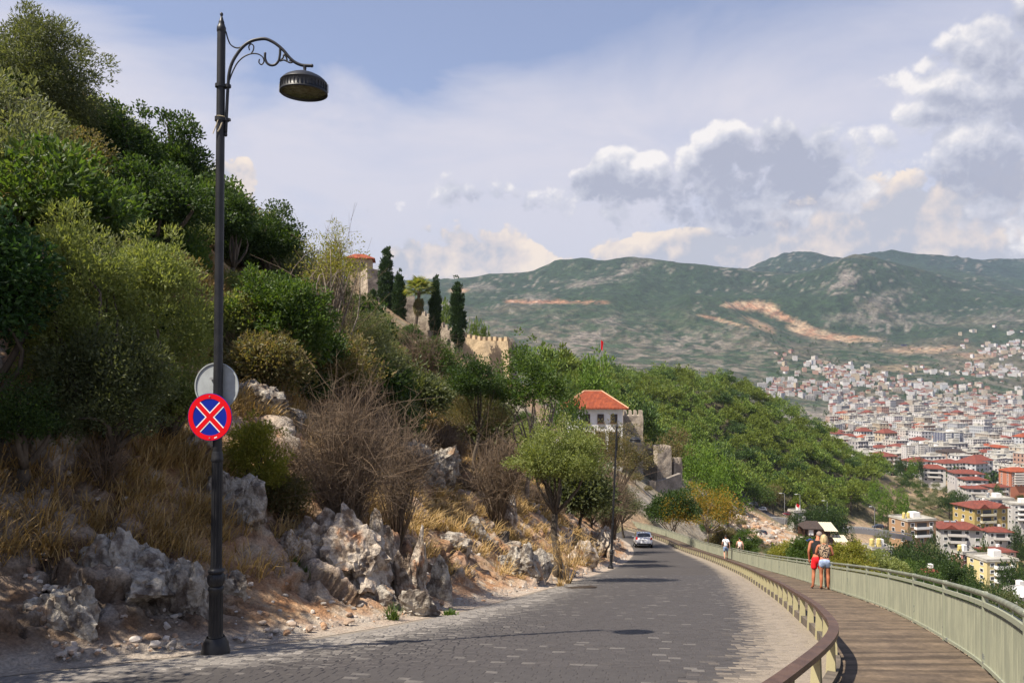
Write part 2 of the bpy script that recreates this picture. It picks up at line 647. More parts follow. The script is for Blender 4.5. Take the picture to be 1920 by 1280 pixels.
M['ochre_rock'] = mat('ochre_limestone', (.47, .40, .32), .9, (.17, .125, .09), 4.0, 9, .44, .62, .07, 11, fine=.35, world=True, col3=(.36, .18, .09), scale3=1.4, lo3=.54, hi3=.68)
M['road'] = mat('road_bed', attr='col', rough=.85, fine=.25, scale=6, bump=.01, bscale=40, world=True)
for k, (a, b_) in {'sett_dark': ((.064, .057, .053), (.055, .049, .046)), 'sett_mid': ((.074, .066, .061), (.061, .055, .051)), 'sett_pale': ((.13, .117, .105), (.10, .09, .082)), 'sett_light': ((.225, .203, .18), (.175, .157, .14))}.items():
    M[k] = mat(k, a, .62, b_, 9, bump=.004, bscale=50, world=True, spec=.4)
M['sett_attr'] = mat('sett_worn', attr='col', rough=.62, fine=.3, scale=8, bump=.004, bscale=50, world=True, spec=.4)
M['board'] = mat('weathered_board', (.135, .099, .067), .8, (.086, .064, .046), 3, 6, .35, .65, .003, 30, world=True, fine=.3, vary=.32)
M['board_attr'] = M['board']
M['rust_rail'] = mat('brown_guard_rail', (.072, .041, .031), .5, (.105, .06, .042), 5, bump=.001, bscale=60, world=True, spec=.4)
M['cream_post'] = mat('cream_post', (.45, .405, .235), .6, (.34, .25, .13), 6, 5, .58, .72, world=True)
M['sill'] = mat('kerb_beam', (.16, .13, .10), .85, (.09, .075, .06), 5, bump=.004, world=True)
M['pale_green'] = mat('pale_green_paint', (.305, .31, .225), .6, (.23, .238, .178), 2.5, stretch=(3, 3, .5), world=True, col3=(.20, .21, .17), scale3=7, lo3=.66, hi3=.75)
M['post_green'] = mat('worn_green_post', (.31, .325, .24), .55, (.16, .17, .17), 9, 5, .58, .66, world=True)
M['rail_grey'] = mat('grey_green_tube', (.17, .18, .14), .5, (.25, .26, .20), 8, world=True, metal=.2)
M['bark'] = mat('bark', (.12, .095, .07), .9, (.06, .048, .036), 8, bump=.02, bscale=30, stretch=(1, 1, .3))
M['bark_pale'] = mat('pale_bark', (.26, .215, .17), .9, (.15, .12, .09), 8, bump=.01, bscale=30)


def leaf(name, cols, trans=.40, rough=.55):
    M[name] = mat(name, rough=rough, island=cols, trans=trans, spec=.35)


leaf('leaf_olive', [(0.0618, 0.0798, 0.0303), (0.103, 0.121, 0.0523), (0.138, 0.152, 0.0688), (0.0798, 0.0963, 0.0358)])
leaf('leaf_dark', [(0.0233, 0.049, 0.0117), (0.0423, 0.0802, 0.0176), (0.0687, 0.108, 0.0235), (0.0317, 0.0585, 0.0137)])
leaf('leaf_mid', [(0.0422, 0.0827, 0.0154), (0.0686, 0.122, 0.0211), (0.1, 0.145, 0.0288), (0.0581, 0.0983, 0.0192)])
leaf('leaf_feather', [(0.158, 0.194, 0.0539), (0.213, 0.248, 0.0755), (0.261, 0.287, 0.0989), (0.123, 0.155, 0.0466)])
leaf('leaf_yellow', [(0.188, 0.2, 0.0275), (0.25, 0.237, 0.0375), (0.15, 0.175, 0.025), (0.288, 0.263, 0.05)])
leaf('leaf_autumn', [(0.33, 0.2, 0.02), (0.26, 0.19, 0.025), (0.12, 0.14, 0.02), (0.38, 0.22, 0.025), (0.08, 0.12, 0.018)])
leaf('leaf_brown', [(0.126, 0.115, 0.0449), (0.168, 0.134, 0.0577), (0.0944, 0.109, 0.0385), (0.211, 0.158, 0.077)])
leaf('leaf_fig', [(0.0281, 0.0701, 0.0206), (0.0467, 0.103, 0.0281), (0.0748, 0.14, 0.0374), (0.0187, 0.0467, 0.0131)])
leaf('leaf_pine', [(0.0829, 0.137, 0.0173), (0.127, 0.191, 0.0232), (0.179, 0.234, 0.0318), (0.0636, 0.109, 0.0158)], 0.14)
leaf('leaf_pine_dark', [(0.0341, 0.069, 0.0113), (0.0512, 0.0938, 0.0163), (0.0682, 0.113, 0.0211)], 0.12)
leaf('leaf_pine_light', [(0.106, 0.146, 0.0156), (0.142, 0.182, 0.0208), (0.0896, 0.123, 0.0139), (0.162, 0.195, 0.0259)], 0.16)
leaf('leaf_bright', [(0.0831, 0.156, 0.0137), (0.117, 0.196, 0.0195), (0.0684, 0.127, 0.0117), (0.142, 0.22, 0.0244)], 0.25)
leaf('leaf_cypress', [(0.0208, 0.0442, 0.013), (0.0338, 0.065, 0.0182), (0.0468, 0.0858, 0.0234), (0.026, 0.0546, 0.0156)], .12)
leaf('leaf_palm', [(0.11, 0.15, 0.025), (0.17, 0.2, 0.035), (0.08, 0.11, 0.02), (0.24, 0.23, 0.06)])
leaf('grey_olive', [(0.118, 0.136, 0.0644), (0.157, 0.175, 0.0858), (0.2, 0.211, 0.107), (0.093, 0.109, 0.0486)])
leaf('straw', [(0.414, 0.269, 0.105), (0.517, 0.358, 0.158), (0.322, 0.213, 0.0893), (0.46, 0.325, 0.158), (0.253, 0.168, 0.0735)], .2, .8)
leaf('twig', [(0.15, 0.105, 0.07), (0.2, 0.145, 0.1), (0.11, 0.08, 0.055), (0.24, 0.165, 0.1)], .1, .8)
M['cactus'] = mat('prickly_pear', (.07, .13, .06), .6, (.10, .16, .08), 6)
M['rubble'] = mat('rubble', (.42, .37, .31), .9, island=[(.42, .37, .31), (.50, .45, .40), (.34, .25, .18), (.38, .22, .12), (.28, .25, .22)])
M['drain'] = mat('drain_iron', (.06, .045, .035), .6)
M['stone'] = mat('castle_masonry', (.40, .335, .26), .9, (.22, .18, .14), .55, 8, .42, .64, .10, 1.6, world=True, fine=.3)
M['stone_dark'] = mat('shaded_masonry', (.27, .235, .20), .9, (.17, .15, .125), .6, 8, .4, .62, .10, 1.6, world=True, fine=.3)  # darker copy of castle_masonry, its shade put into the colour
M['stone_ochre'] = mat('ochre_masonry', (.50, .38, .24), .9, (.32, .25, .17), .5, 8, .45, .66, .10, 1.6, world=True, fine=.25)
M['plaster'] = mat('white_plaster', (.80, .79, .76), .8, (.70, .68, .64), .8, world=True)
M['wood'] = mat('brown_timber', (.10, .05, .028), .7, (.06, .032, .02), 3)
M['glass'] = mat('window_glass', (.03, .035, .045), .12, spec=.5)
M['tile'] = mat('orange_roof_tile', (.29, .068, .026), .75, (.20, .046, .02), 1.2, 6, .4, .6, fine=.25, world=True)
M['tile_pale'] = mat('pale_ridge_tile', (.58, .33, .2), .8)
M['tile_red'] = mat('red_roof_tile', (.19, .05, .032), .75, (.13, .04, .028), .8, 6, fine=.25, world=True)
M['wall_obj'] = mat('rendered_wall', objcol=True, rough=.8)
M['wall_attr'] = mat('town_wall', attr='col', rough=.8)
M['slab'] = mat('balcony_slab', (.56, .53, .49), .8)
M['awning'] = mat('beige_awning', (.56, .52, .38), .8)
M['dark_roof'] = mat('dark_brown_roof', (.06, .042, .034), .8, (.045, .034, .03), 1.5)
M['pale_roof'] = mat('pale_flat_roof', (.42, .40, .35), .8, (.33, .31, .27), .6, world=True)
M['tank'] = mat('yellow_water_tank', (.62, .50, .18), .5)
M['steel'] = mat('galvanised_steel', (.42, .43, .44), .45, metal=.5)
M['car_white'] = mat('white_car_paint', (.74, .75, .77), .18, spec=.6)
M['car_silver'] = mat('silver_car_paint', (.36, .38, .41), .25, spec=.6)
M['car_dark'] = mat('dark_car_paint', (.02, .022, .03), .2, spec=.6)
M['car_red'] = mat('dark_red_car_paint', (.12, .015, .02), .25, spec=.6)
M['rubber'] = mat('tyre_rubber', (.02, .02, .02), .85)
M['tail'] = mat('tail_light', (.55, .012, .01), .2)
M['plate'] = mat('number_plate', (.72, .72, .70), .5)
M['flag'] = mat('red_flag', (.62, .01, .02), .8)
M['skin'] = mat('tanned_skin', (.46, .17, .09), .6, (.38, .14, .075), 9)
M['skin_fair'] = mat('light_skin', (.50, .27, .18), .6)
M['hair_blond'] = mat('blond_hair', (.55, .42, .23), .6, (.32, .23, .11), 30, stretch=(1, 1, .15))
M['hair_dark'] = mat('dark_hair', (.015, .012, .011), .5)
M['hair_grey'] = mat('short_grey_hair', (.26, .20, .17), .8)
M['black_cloth'] = mat('black_cloth', (.012, .012, .014), .85)
M['red_cloth'] = mat('red_cloth', (.75, .012, .02), .8)
M['denim'] = mat('pale_denim', (.36, .44, .60), .85, (.24, .31, .46), 14)
M['blue_cloth'] = mat('blue_grey_cloth', (.22, .30, .46), .85)
M['white_cloth'] = mat('white_cloth', (.80, .80, .82), .85)
M['pink_cloth'] = mat('pale_pink_cloth', (.82, .66, .60), .85)
M['leopard'] = mat('leopard_print', (.32, .23, .15), .85, (.018, .014, .012), 22, 1.5, .47, .53)
M['print_cloth'] = mat('patterned_trousers', (.55, .48, .36), .85, (.05, .035, .03), 11, 1, .46, .52)
M['sole'] = mat('sandal_sole', (.10, .07, .05), .8)
M['blue_parasol'] = mat('blue_parasol', (.015, .03, .42), .8)
M['dish'] = mat('white_dish', (.82, .82, .82), .5)

# ------------------------------------------------------------------ alignment of road, walkway and railing
Z_D = [-14, 0, 5, 9.5, 16, 25.5, 42, 54, 75, 105, 140, 200]
Z_Z = [.9, -1.6, -2.58, -3.57, -5.05, -7.25, -10.95, -13.45, -17.35, -21.6, -25, -30]


def z_road(d):
    return hinterp(Z_D, Z_Z, d)


L_ST = [(-14, -9), (-11, 0), (-8.5, 4), (-5.5, 8), (-3.9, 9.8), (-2.7, 11.8), (-1.4, 15), (.64, 22.5), (5.3, 41), (7.65, 51), (10.9, 68), (12.4, 82), (11.6, 98), (8, 112)]
G_ST = [(-5.9, -7.5), (-3.2, -1.2), (-.7, 1.8), (2.03, 5.5), (3.62, 8.4), (4.26, 10.2), (5.5, 14.5), (7.5, 22), (11.5, 39), (13.5, 50), (15.5, 68), (16.5, 82), (16, 98), (12.5, 115)]
R_ST = [(-4.2, -8.7), (-1.4, -2.3), (.9, .8), (3.3, 4.5), (5.3, 8.5), (5.95, 10.2), (7.4, 14.4), (9.4, 21.8), (13.2, 39), (15.2, 50), (17.4, 68), (18.5, 82), (18.0, 99), (14.3, 117)]
NS = 60
Lc, Gc, Rc = catmull(L_ST, NS), catmull(G_ST, NS), catmull(R_ST, NS)


def resample(c, step, s0=0.0, s1=None):
    s = np.concatenate([[0], np.cumsum(np.linalg.norm(np.diff(c, axis=0), axis=1))])
    q = np.arange(s0, (s1 or s[-1]), step)
    return np.stack([np.interp(q, s, c[:, i]) for i in range(c.shape[1])], 1), np.interp(q, s, np.arange(len(c)))


def arclen(c):
    return np.concatenate([[0], np.cumsum(np.linalg.norm(np.diff(c, axis=0), axis=1))])


def nearest(c, x, y):
    """signed distance of points to a polyline (positive to its left) and index of the nearest vertex"""
    n = len(x)
    u, k = np.zeros(n), np.zeros(n, int)
    tg = np.gradient(c, axis=0)
    tg /= np.linalg.norm(tg, axis=1, keepdims=True)
    for a in range(0, n, 20000):
        xs, ys = x[a:a + 20000, None], y[a:a + 20000, None]
        d2 = (xs - c[None, :, 0]) ** 2 + (ys - c[None, :, 1]) ** 2
        j = d2.argmin(1)
        dx, dy = x[a:a + 20000] - c[j, 0], y[a:a + 20000] - c[j, 1]
        sgn = np.sign(tg[j, 0] * dy - tg[j, 1] * dx)
        u[a:a + 20000] = np.sqrt(d2[np.arange(len(j)), j]) * sgn
        k[a:a + 20000] = j
    return u, k


# rows of the far terrain: depth -> (photo columns, photo rows of the bare ground); this is only a way of writing down heights
FAR = [
    (100, [-600, 0, 400, 600, 700, 800, 900, 1000, 1080, 1185, 1215, 1300, 1400, 1920, 2600], [330, 370, 470, 590, 660, 730, 800, 880, 960, 1000, 1010, 1085, 1130, 1210, 1240]),
    (125, [-600, 0, 400, 600, 700, 800, 900, 1000, 1075, 1180, 1230, 1300, 1400, 1500, 1920, 2600], [330, 360, 450, 545, 590, 660, 730, 800, 862, 900, 945, 1005, 1090, 1130, 1190, 1220]),
    (140, [-600, 0, 400, 600, 700, 760, 830, 900, 960, 1040, 1100, 1190, 1280, 1400, 1500, 1920, 2600], [340, 360, 440, 525, 560, 600, 648, 690, 712, 770, 845, 885, 945, 1060, 1110, 1180, 1210]),
    (165, [0, 400, 600, 700, 760, 830, 900, 960, 1040, 1100, 1190, 1280, 1400, 1500, 1600, 1920, 2600], [370, 450, 535, 570, 610, 655, 695, 715, 755, 815, 860, 925, 1030, 1085, 1120, 1165, 1190]),
    (200, [0, 600, 900, 1040, 1150, 1280, 1400, 1500, 1600, 1700, 1800, 1920, 2600], [500, 620, 735, 742, 825, 905, 1005, 1055, 1095, 1120, 1130, 1140, 1160]),
    (260, [0, 600, 900, 1040, 1150, 1280, 1400, 1450, 1500, 1600, 1700, 1800, 1920, 2600], [620, 700, 750, 732, 795, 875, 965, 985, 1005, 1045, 1085, 1105, 1112, 1130]),
    (300, [0, 900, 1040, 1150, 1280, 1400, 1500, 1600, 1700, 1800, 1920, 2600], [700, 760, 722, 765, 845, 930, 972, 1000, 1035, 1055, 1070, 1090]),
    (350, [0, 900, 1040, 1150, 1280, 1400, 1500, 1600, 1700, 1800, 1920, 2600], [740, 770, 716, 738, 785, 855, 902, 945, 985, 1012, 1030, 1055]),
    (400, [0, 900, 1040, 1150, 1280, 1400, 1500, 1600, 1700, 1800, 1920, 2600], [760, 770, 722, 722, 732, 772, 825, 885, 935, 970, 992, 1020]),
    (440, [0, 900, 1040, 1150, 1280, 1400, 1500, 1600, 1700, 1800, 1920, 2600], [770, 775, 730, 722, 722, 748, 802, 868, 912, 942, 962, 990]),
    (520, [0, 900, 1040, 1150, 1280, 1400, 1500, 1600, 1700, 1800, 1920, 2600], [800, 800, 780, 770, 770, 790, 835, 885, 900, 912, 930, 950]),
    (620, [0, 900, 1040, 1280, 1500, 1600, 1700, 1800, 1920, 2600], [840, 840, 840, 840, 865, 890, 892, 898, 908, 920]),
    (760, [0, 1040, 1920, 2600], [875, 875, 880, 890]),
    (1000, [0, 1920], [840, 840]), (1300, [0, 1920], [807, 807]), (1600, [0, 900, 1250, 1500, 1920], [782, 782, 784, 787, 786]),
    (1800, [0, 900, 1100, 1250, 1430, 1600, 1920], [740, 740, 748, 755, 768, 772, 776]),
    (2000, [0, 900, 1100, 1250, 1400, 1600, 1700, 1920], [700, 700, 705, 712, 735, 750, 756, 762]),
    (2300, [0, 900, 1100, 1250, 1430, 1600, 1700, 1920, 2500], [660, 660, 668, 680, 698, 708, 720, 728, 700]),
    (2600, [0, 900, 1100, 1250, 1430, 1600, 1700, 1920, 2500], [630, 630, 637, 648, 662, 678, 688, 695, 670]),
    (2900, [0, 900, 1040, 1150, 1250, 1430, 1600, 1700, 1920, 2500], [595, 595, 590, 595, 608, 628, 650, 660, 660, 620]),
    (3200, [0, 780, 900, 1040, 1150, 1250, 1290, 1400, 1500, 1600, 1700, 1920, 2500], [575, 575, 572, 565, 568, 575, 556, 598, 618, 628, 638, 622, 580]),
    (3500, [0, 780, 900, 1000, 1100, 1200, 1290, 1340, 1400, 1500, 1600, 1700, 1800, 1920, 2500], [552, 552, 548, 545, 540, 545, 560, 568, 566, 572, 570, 590, 600, 590, 540]),
    (3800, [0, 780, 900, 1000, 1100, 1200, 1300, 1400, 1500, 1560, 1600, 1650, 1700, 1800, 1920, 2500], [538, 538, 535, 528, 515, 515, 530, 545, 530, 515, 503, 515, 535, 565, 572, 530]),
    (4050, [-900, 300, 780, 850, 930, 1000, 1012, 1040, 1090, 1130, 1190, 1230, 1300, 1400, 1470, 1520, 1560, 1600, 1640, 1700, 1760, 1850, 1920, 2300, 2900],
     [520, 530, 528, 527, 518, 512, 506, 493, 487, 491, 485, 492, 500, 512, 518, 512, 498, 482, 486, 500, 515, 552, 568, 540, 500]),
    (4400, [-900, 300, 780, 1000, 1200, 1400, 1600, 1760, 1920, 2900], [550, 550, 545, 530, 510, 530, 510, 525, 560, 510]),
    (4900, [-900, 300, 780, 1000, 1200, 1400, 1600, 1760, 1920, 2900], [570, 570, 560, 550, 540, 520, 510, 510, 525, 500]),
    (5500, [-900, 780, 1200, 1370, 1410, 1440, 1470, 1500, 1540, 1580, 1640, 1700, 1760, 1850, 1920, 2200, 2900],
     [560, 560, 540, 520, 508, 494, 484, 487, 487, 490, 482, 478, 482, 490, 497, 505, 500]),
    (6300, [-900, 780, 1400, 1920, 2900], [600, 600, 560, 560, 560]),
    (7000, [-900, 2900], [640, 640])]
PXC = np.array(sorted(set(list(range(-900, 2950, 10)))))
FAR_D = np.array([f[0] for f in FAR], float)
FAR_Z = np.array([(HOR - np.interp(PXC, f[1], f[2])) / FPX * f[0] for f in FAR])


def H_far(x, y):
    y = np.maximum(y, FAR_D[0])
    xs, ys, m, k, q = hermite(FAR_D, FAR_Z, y)
    h = xs[k + 1] - xs[k]
    t = (q - xs[k]) / h
    px = np.clip(x / y * FPX + 960, PXC[0], PXC[-1] - 1e-6)
    j = np.clip(((px - PXC[0]) / 10).astype(int), 0, len(PXC) - 2)
    w = (px - PXC[j]) / 10
    g = lambda A, r: A[r, j] * (1 - w) + A[r, j + 1] * w
    t2, t3 = t * t, t * t * t
    z = (2 * t3 - 3 * t2 + 1) * g(ys, k) + (t3 - 2 * t2 + t) * h * g(m, k) + (-2 * t3 + 3 * t2) * g(ys, k + 1) + (t3 - t2) * h * g(m, k + 1)
    p = np.stack([x, y, np.zeros_like(x)], 1)
    mt = sst(y, 1900, 3600)
    z = z + mt * (fbm(p / 620, 6, 3, .55, True) * 55 + fbm(p / 280, 3, 14, .5, True) * 16 + fbm(p / 120, 4, 9) * 11) * (1 - .6 * sst(np.abs(y - 4050), 300, 0))
    nb = sst(y, 120, 200) * (1 - sst(y, 560, 700))
    z = z + nb * fbm(p / 26, 4, 21) * 2.4
    return z


PROF_U = [0, .5, 1.2, 2.0, 3.0, 4.5, 6, 10, 15, 20, 30, 45, 70]
PROF_H = [0, .05, .30, .85, 1.7, 2.8, 3.9, 7.3, 11.3, 15, 21.5, 29.5, 38]
DROP_V = [0, .35, 1, 3, 6, 15, 40, 90]
DROP_H = [.25, .5, 1.4, 3.4, 6.0, 12.5, 25, 45]


def H_near(x, y):
    u, k = nearest(Lc[::4], x, y)
    v, kr = nearest(Rc[::4], x, y)
    zl = z_road(Lc[::4][k, 1])
    zr = z_road(Rc[::4][kr, 1])
    p = np.stack([x, y, np.zeros_like(x)], 1)
    up = sst(u, .6, 5)
    left = zl + np.interp(u, PROF_U, PROF_H) * (1 + .10 * fbm(p / 9, 3, 41)) + up * (fbm(p / 3.2, 4, 31) * .8 + fbm(p / .9, 3, 33) * .12)
    right = zr - np.interp(-v, DROP_V, DROP_H) + sst(-v, .5, 4) * fbm(p / 4, 4, 35) * .8
    mid = z_road(y) - .02
    return np.where(u > 0, left, np.where(v < 0, right, mid)), u, v


def H(x, y):
    x, y = np.atleast_1d(np.asarray(x, float)), np.atleast_1d(np.asarray(y, float))
    near = y < 118
    z = np.zeros_like(x)
    if near.any():
        zn = H_near(x[near], y[near])[0]
        w = sst(y[near], 78, 114)
        zf = np.where(w > 0, H_far(x[near], np.maximum(y[near], 100.0)), 0)
        z[near] = zn * (1 - w) + zf * w
    if (~near).any():
        z[~near] = H_far(x[~near], y[~near])
    return z


def Hs(x, y):
    return float(H([x], [y])[0])


def hit(px, py, d0=4.0, d1=900.0):
    """where the ray of a photo pixel first meets the ground"""
    d = np.exp(np.linspace(math.log(d0), math.log(d1), 900))
    x = (px - 960) / FPX * d
    z = (HOR - py) / FPX * d
    h = H(x, d)
    b = np.nonzero(z < h)[0]
    i = b[0] if len(b) else len(d) - 1
    return np.array([x[i], d[i], h[i]])


# ------------------------------------------------------------------ terrain sheets
def sheet(name, X, Y, Z, material, colf, kind='structure'):
    mb = MB()
    V = np.stack([X.ravel(), Y.ravel(), Z.ravel()], 1)
    mb.grid(V, X.shape[0], X.shape[1])
    N = np.zeros((X.shape[0], X.shape[1], 3))
    G = V.reshape(X.shape[0], X.shape[1], 3)
    N = np.cross(np.gradient(G, axis=0), np.gradient(G, axis=1))
    N /= np.maximum(np.linalg.norm(N, axis=2, keepdims=True), 1e-9)
    N *= np.sign(N[..., 2:3]) + (N[..., 2:3] == 0)
    o = mb.build(name, material, None, True, {'col': colf(V, N.reshape(-1, 3))})
    return tag(o, kind=kind)


def lerp(a, b, f):
    return np.asarray(a) * (1 - f[:, None]) + np.asarray(b) * f[:, None]


EARTH, EARTH2, LITTER, ROCKC = (.33, .175, .085), (.42, .28, .165), (.36, .25, .135), (.40, .36, .30)


def hill_col(V, N):
    n1, n2 = fbm(V / 2.5, 4, 5) * .5 + .5, fbm(V / .7, 4, 8) * .5 + .5
    c = lerp(EARTH, LITTER, sst(n1, .38, .58))
    c = lerp(c, (.12, .115, .05), sst(n2, .56, .7) * .5)
    rock = sst(1 - N[:, 2], .34, .5) * sst(n2, .42, .56)
    return lerp(c, ROCKC, rock * .8)


gx, gy = np.meshgrid(np.arange(-58, 40, .34), np.arange(-12, 84, .34), indexing='ij')
zz, uu, vv = H_near(gx.ravel(), gy.ravel())
w_ = sst(gy.ravel(), 78, 114)
zz = zz * (1 - w_) + np.where(w_ > 0, H_far(gx.ravel(), np.full(gx.size, 100.0)), 0) * w_
inside = (uu < .3) & (vv > -.05)
zz = np.where(inside, z_road(gy.ravel()) - .6, zz) - np.where((uu > 0) & (uu < 5.4), .5 * sst(5.6 - uu, 0, .8), 0)
sheet('hillside', gx, gy, zz.reshape(gx.shape), M['hill'], hill_col)


# the cut rock bank beside the road: fine mesh along the left road edge
def bank():
    c, _ = resample(Lc, .055, 8.0)
    keep = c[:, 1] < 86
    c = c[keep]
    # coarser with distance
    idx, i = [], 0.0
    while i < len(c):
        idx.append(int(i))
        i += max(1.0, c[int(i), 1] / 16)
    c = c[idx]
    tg = np.gradient(c, axis=0)
    k = np.ones(25) / 25
    tg = np.stack([np.convolve(np.pad(tg[:, i], 12, 'edge'), k, 'valid') for i in range(2)], 1)
    tg /= np.linalg.norm(tg, axis=1, keepdims=True)
    nr = np.stack([-tg[:, 1], tg[:, 0]], 1)
    us = np.concatenate([np.arange(-.15, 4, .05), np.arange(4, 6.6, .09)])
    X = c[:, 0:1] + nr[:, 0:1] * us
    Y = c[:, 1:2] + nr[:, 1:2] * us
    Z = H(X.ravel(), Y.ravel())
    U = np.broadcast_to(us, X.shape).ravel()
    V = np.stack([X.ravel(), Y.ravel(), Z], 1)
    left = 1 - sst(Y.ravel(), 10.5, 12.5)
    m = np.clip(sst(fbm(V / 3.1, 3, 61) + left * .5, -.25, .2), 0, 1)           # where rock crops out
    bare = np.exp(-((Y.ravel() - 12.2) / 1.3) ** 2) * (1 - sst(U, 2.6, 3.6)) + .55 * sst(Y.ravel(), 19, 24) * sst(fbm(V / 2.2, 3, 168), -.3, .3)
    m = m * (1 - np.clip(bare, 0, 1) * .9)
    env = sst(U, .45, 1.4) * (1 - sst(U, 5.2, 6.4))
    Wp = V + .35 * np.stack([fbm(V / .9, 3, 162), fbm(V / .9, 3, 163), fbm(V / .9, 3, 164)], 1)
    f1, f2, hh, of = worley(Wp / np.array([.85, .85, .65]), 5)
    g1, g2, gh, go = worley(Wp / .30, 9)
    block = (hh[:, 0] - .35) * .55 + (of * (hh[:, 1:] - .5)).sum(1) * 1.1 + (gh[:, 0] - .5) * .16 + (go * (gh[:, 1:] - .5)).sum(1) * .22
    crack = np.maximum(1 - sst(f2 - f1, .02, .16), .6 * (1 - sst(g2 - g1, .02, .14)))
    soil = sst(fbm(V / .75, 4, 166), .02, .22) * (1 - .5 * sst(hh[:, 0], .5, .9))          # pockets of earth between the blocks
    r1 = fbm(V / 1.5, 5, 62, .55, True)
    disp = env * m * (block * (1 - .75 * soil) * .85 - crack * .13 * (1 - soil) + fbm(V / .13, 3, 167) * .03 + .05) + env * (1 - m) * fbm(V / .8, 4, 69) * .12
    pebble = np.maximum(fbm(V / .16, 3, 70), 0) ** 1 * .05 * sst(U, .1, .5)
    Nn = np.stack([np.broadcast_to(-nr[:, 0:1], X.shape).ravel() * .6, np.broadcast_to(-nr[:, 1:2], X.shape).ravel() * .6, np.full(len(U), .75)], 1)
    V = V + Nn * (disp + pebble)[:, None] + np.array([0, 0, .03])
    V[:, 2] = np.where(U < .35, np.minimum(V[:, 2], z_road(V[:, 1]) + .02 + .10 * np.maximum(U, -.0)), V[:, 2])
    V[:, 2] -= .5 * sst(U, 6.1, 6.55)

    def colf(V, N):
        n1, n2 = fbm(V / 1.1, 4, 75) * .5 + .5, fbm(V / .28, 4, 78) * .5 + .5
        c = lerp(EARTH, EARTH2, sst(n2, .38, .62))
        c = lerp(c, (.20, .095, .045), sst(n1, .55, .72) * .8)
        c = lerp(c, (.40, .33, .25), sst(n2, .60, .70) * .8)
        grey = lerp((.45, .39, .32), (.28, .235, .19), sst(n1 * .5 + n2 * .5, .44, .60))
        grey = lerp(grey, (.46, .22, .10), sst(fbm(V / .9, 3, 81), .12, .4) * (1 - left) * .85)
        grey = lerp(grey, (.10, .075, .055), crack * .85)
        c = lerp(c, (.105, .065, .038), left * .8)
        rock = np.clip(m * env * (1 - soil), 0, 1)
        c = lerp(c, grey, rock)
        c = lerp(c, (.40, .35, .29), (1 - sst(U, .25, .8)) * (.55 + .4 * n2))
        return c
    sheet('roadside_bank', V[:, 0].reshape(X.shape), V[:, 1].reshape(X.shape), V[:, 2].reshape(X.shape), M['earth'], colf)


bank()


def valley_col(V, N):
    n1, n2 = fbm(V / 30, 4, 5) * .5 + .5, fbm(V / 7, 4, 8) * .5 + .5
    c = lerp((.25, .17, .10), (.33, .235, .15), n1)
    c = lerp(c, (.085, .09, .035), sst(n2, .42, .6) * .75)
    c = lerp(c, (.40, .345, .28), sst(1 - N[:, 2], .12, .28) * sst(n2, .45, .6) * .8)
    px, d = V[:, 0] / V[:, 1] * FPX + 960, V[:, 1]
    # bare ochre slope above the restaurant, olive grove ground
    ochre = sst(np.hypot((px - 1450) / 75, (d - 235) / 38), 1.1, .6)
    c = lerp(c, lerp((.46, .26, .13), (.44, .36, .28), sst(n2, .45, .6)), ochre * .9)
    och2 = sst(np.hypot((px - 1625) / 60, (d - 285) / 26), 1.1, .6)
    c = lerp(c, (.40, .29, .19), och2 * .8)
    front = np.interp(px, [1000, 1100, 1200, 1280, 1330, 1400, 1450, 1500, 1560, 1610, 1650, 1690], [172, 175, 200, 220, 245, 278, 296, 296, 308, 330, 372, 400])
    wood = sst(d - front, -4, 6) * (1 - sst(px, 1640, 1680)) * (1 - sst(d, 470, 520))
    c = lerp(c, lerp((.045, .048, .018), (.085, .07, .035), n2), wood * .92)
    town = sst(d, 520, 640)
    c = lerp(c, (.27, .235, .20), town * .6)
    return c


ca, cd = np.meshgrid(np.linspace(-1.0, 1.15, 290), np.exp(np.linspace(math.log(83), math.log(700), 230)), indexing='ij')
sheet('valley_slope', ca * cd, cd, H((ca * cd).ravel(), cd.ravel()).reshape(ca.shape), M['valley'], valley_col)


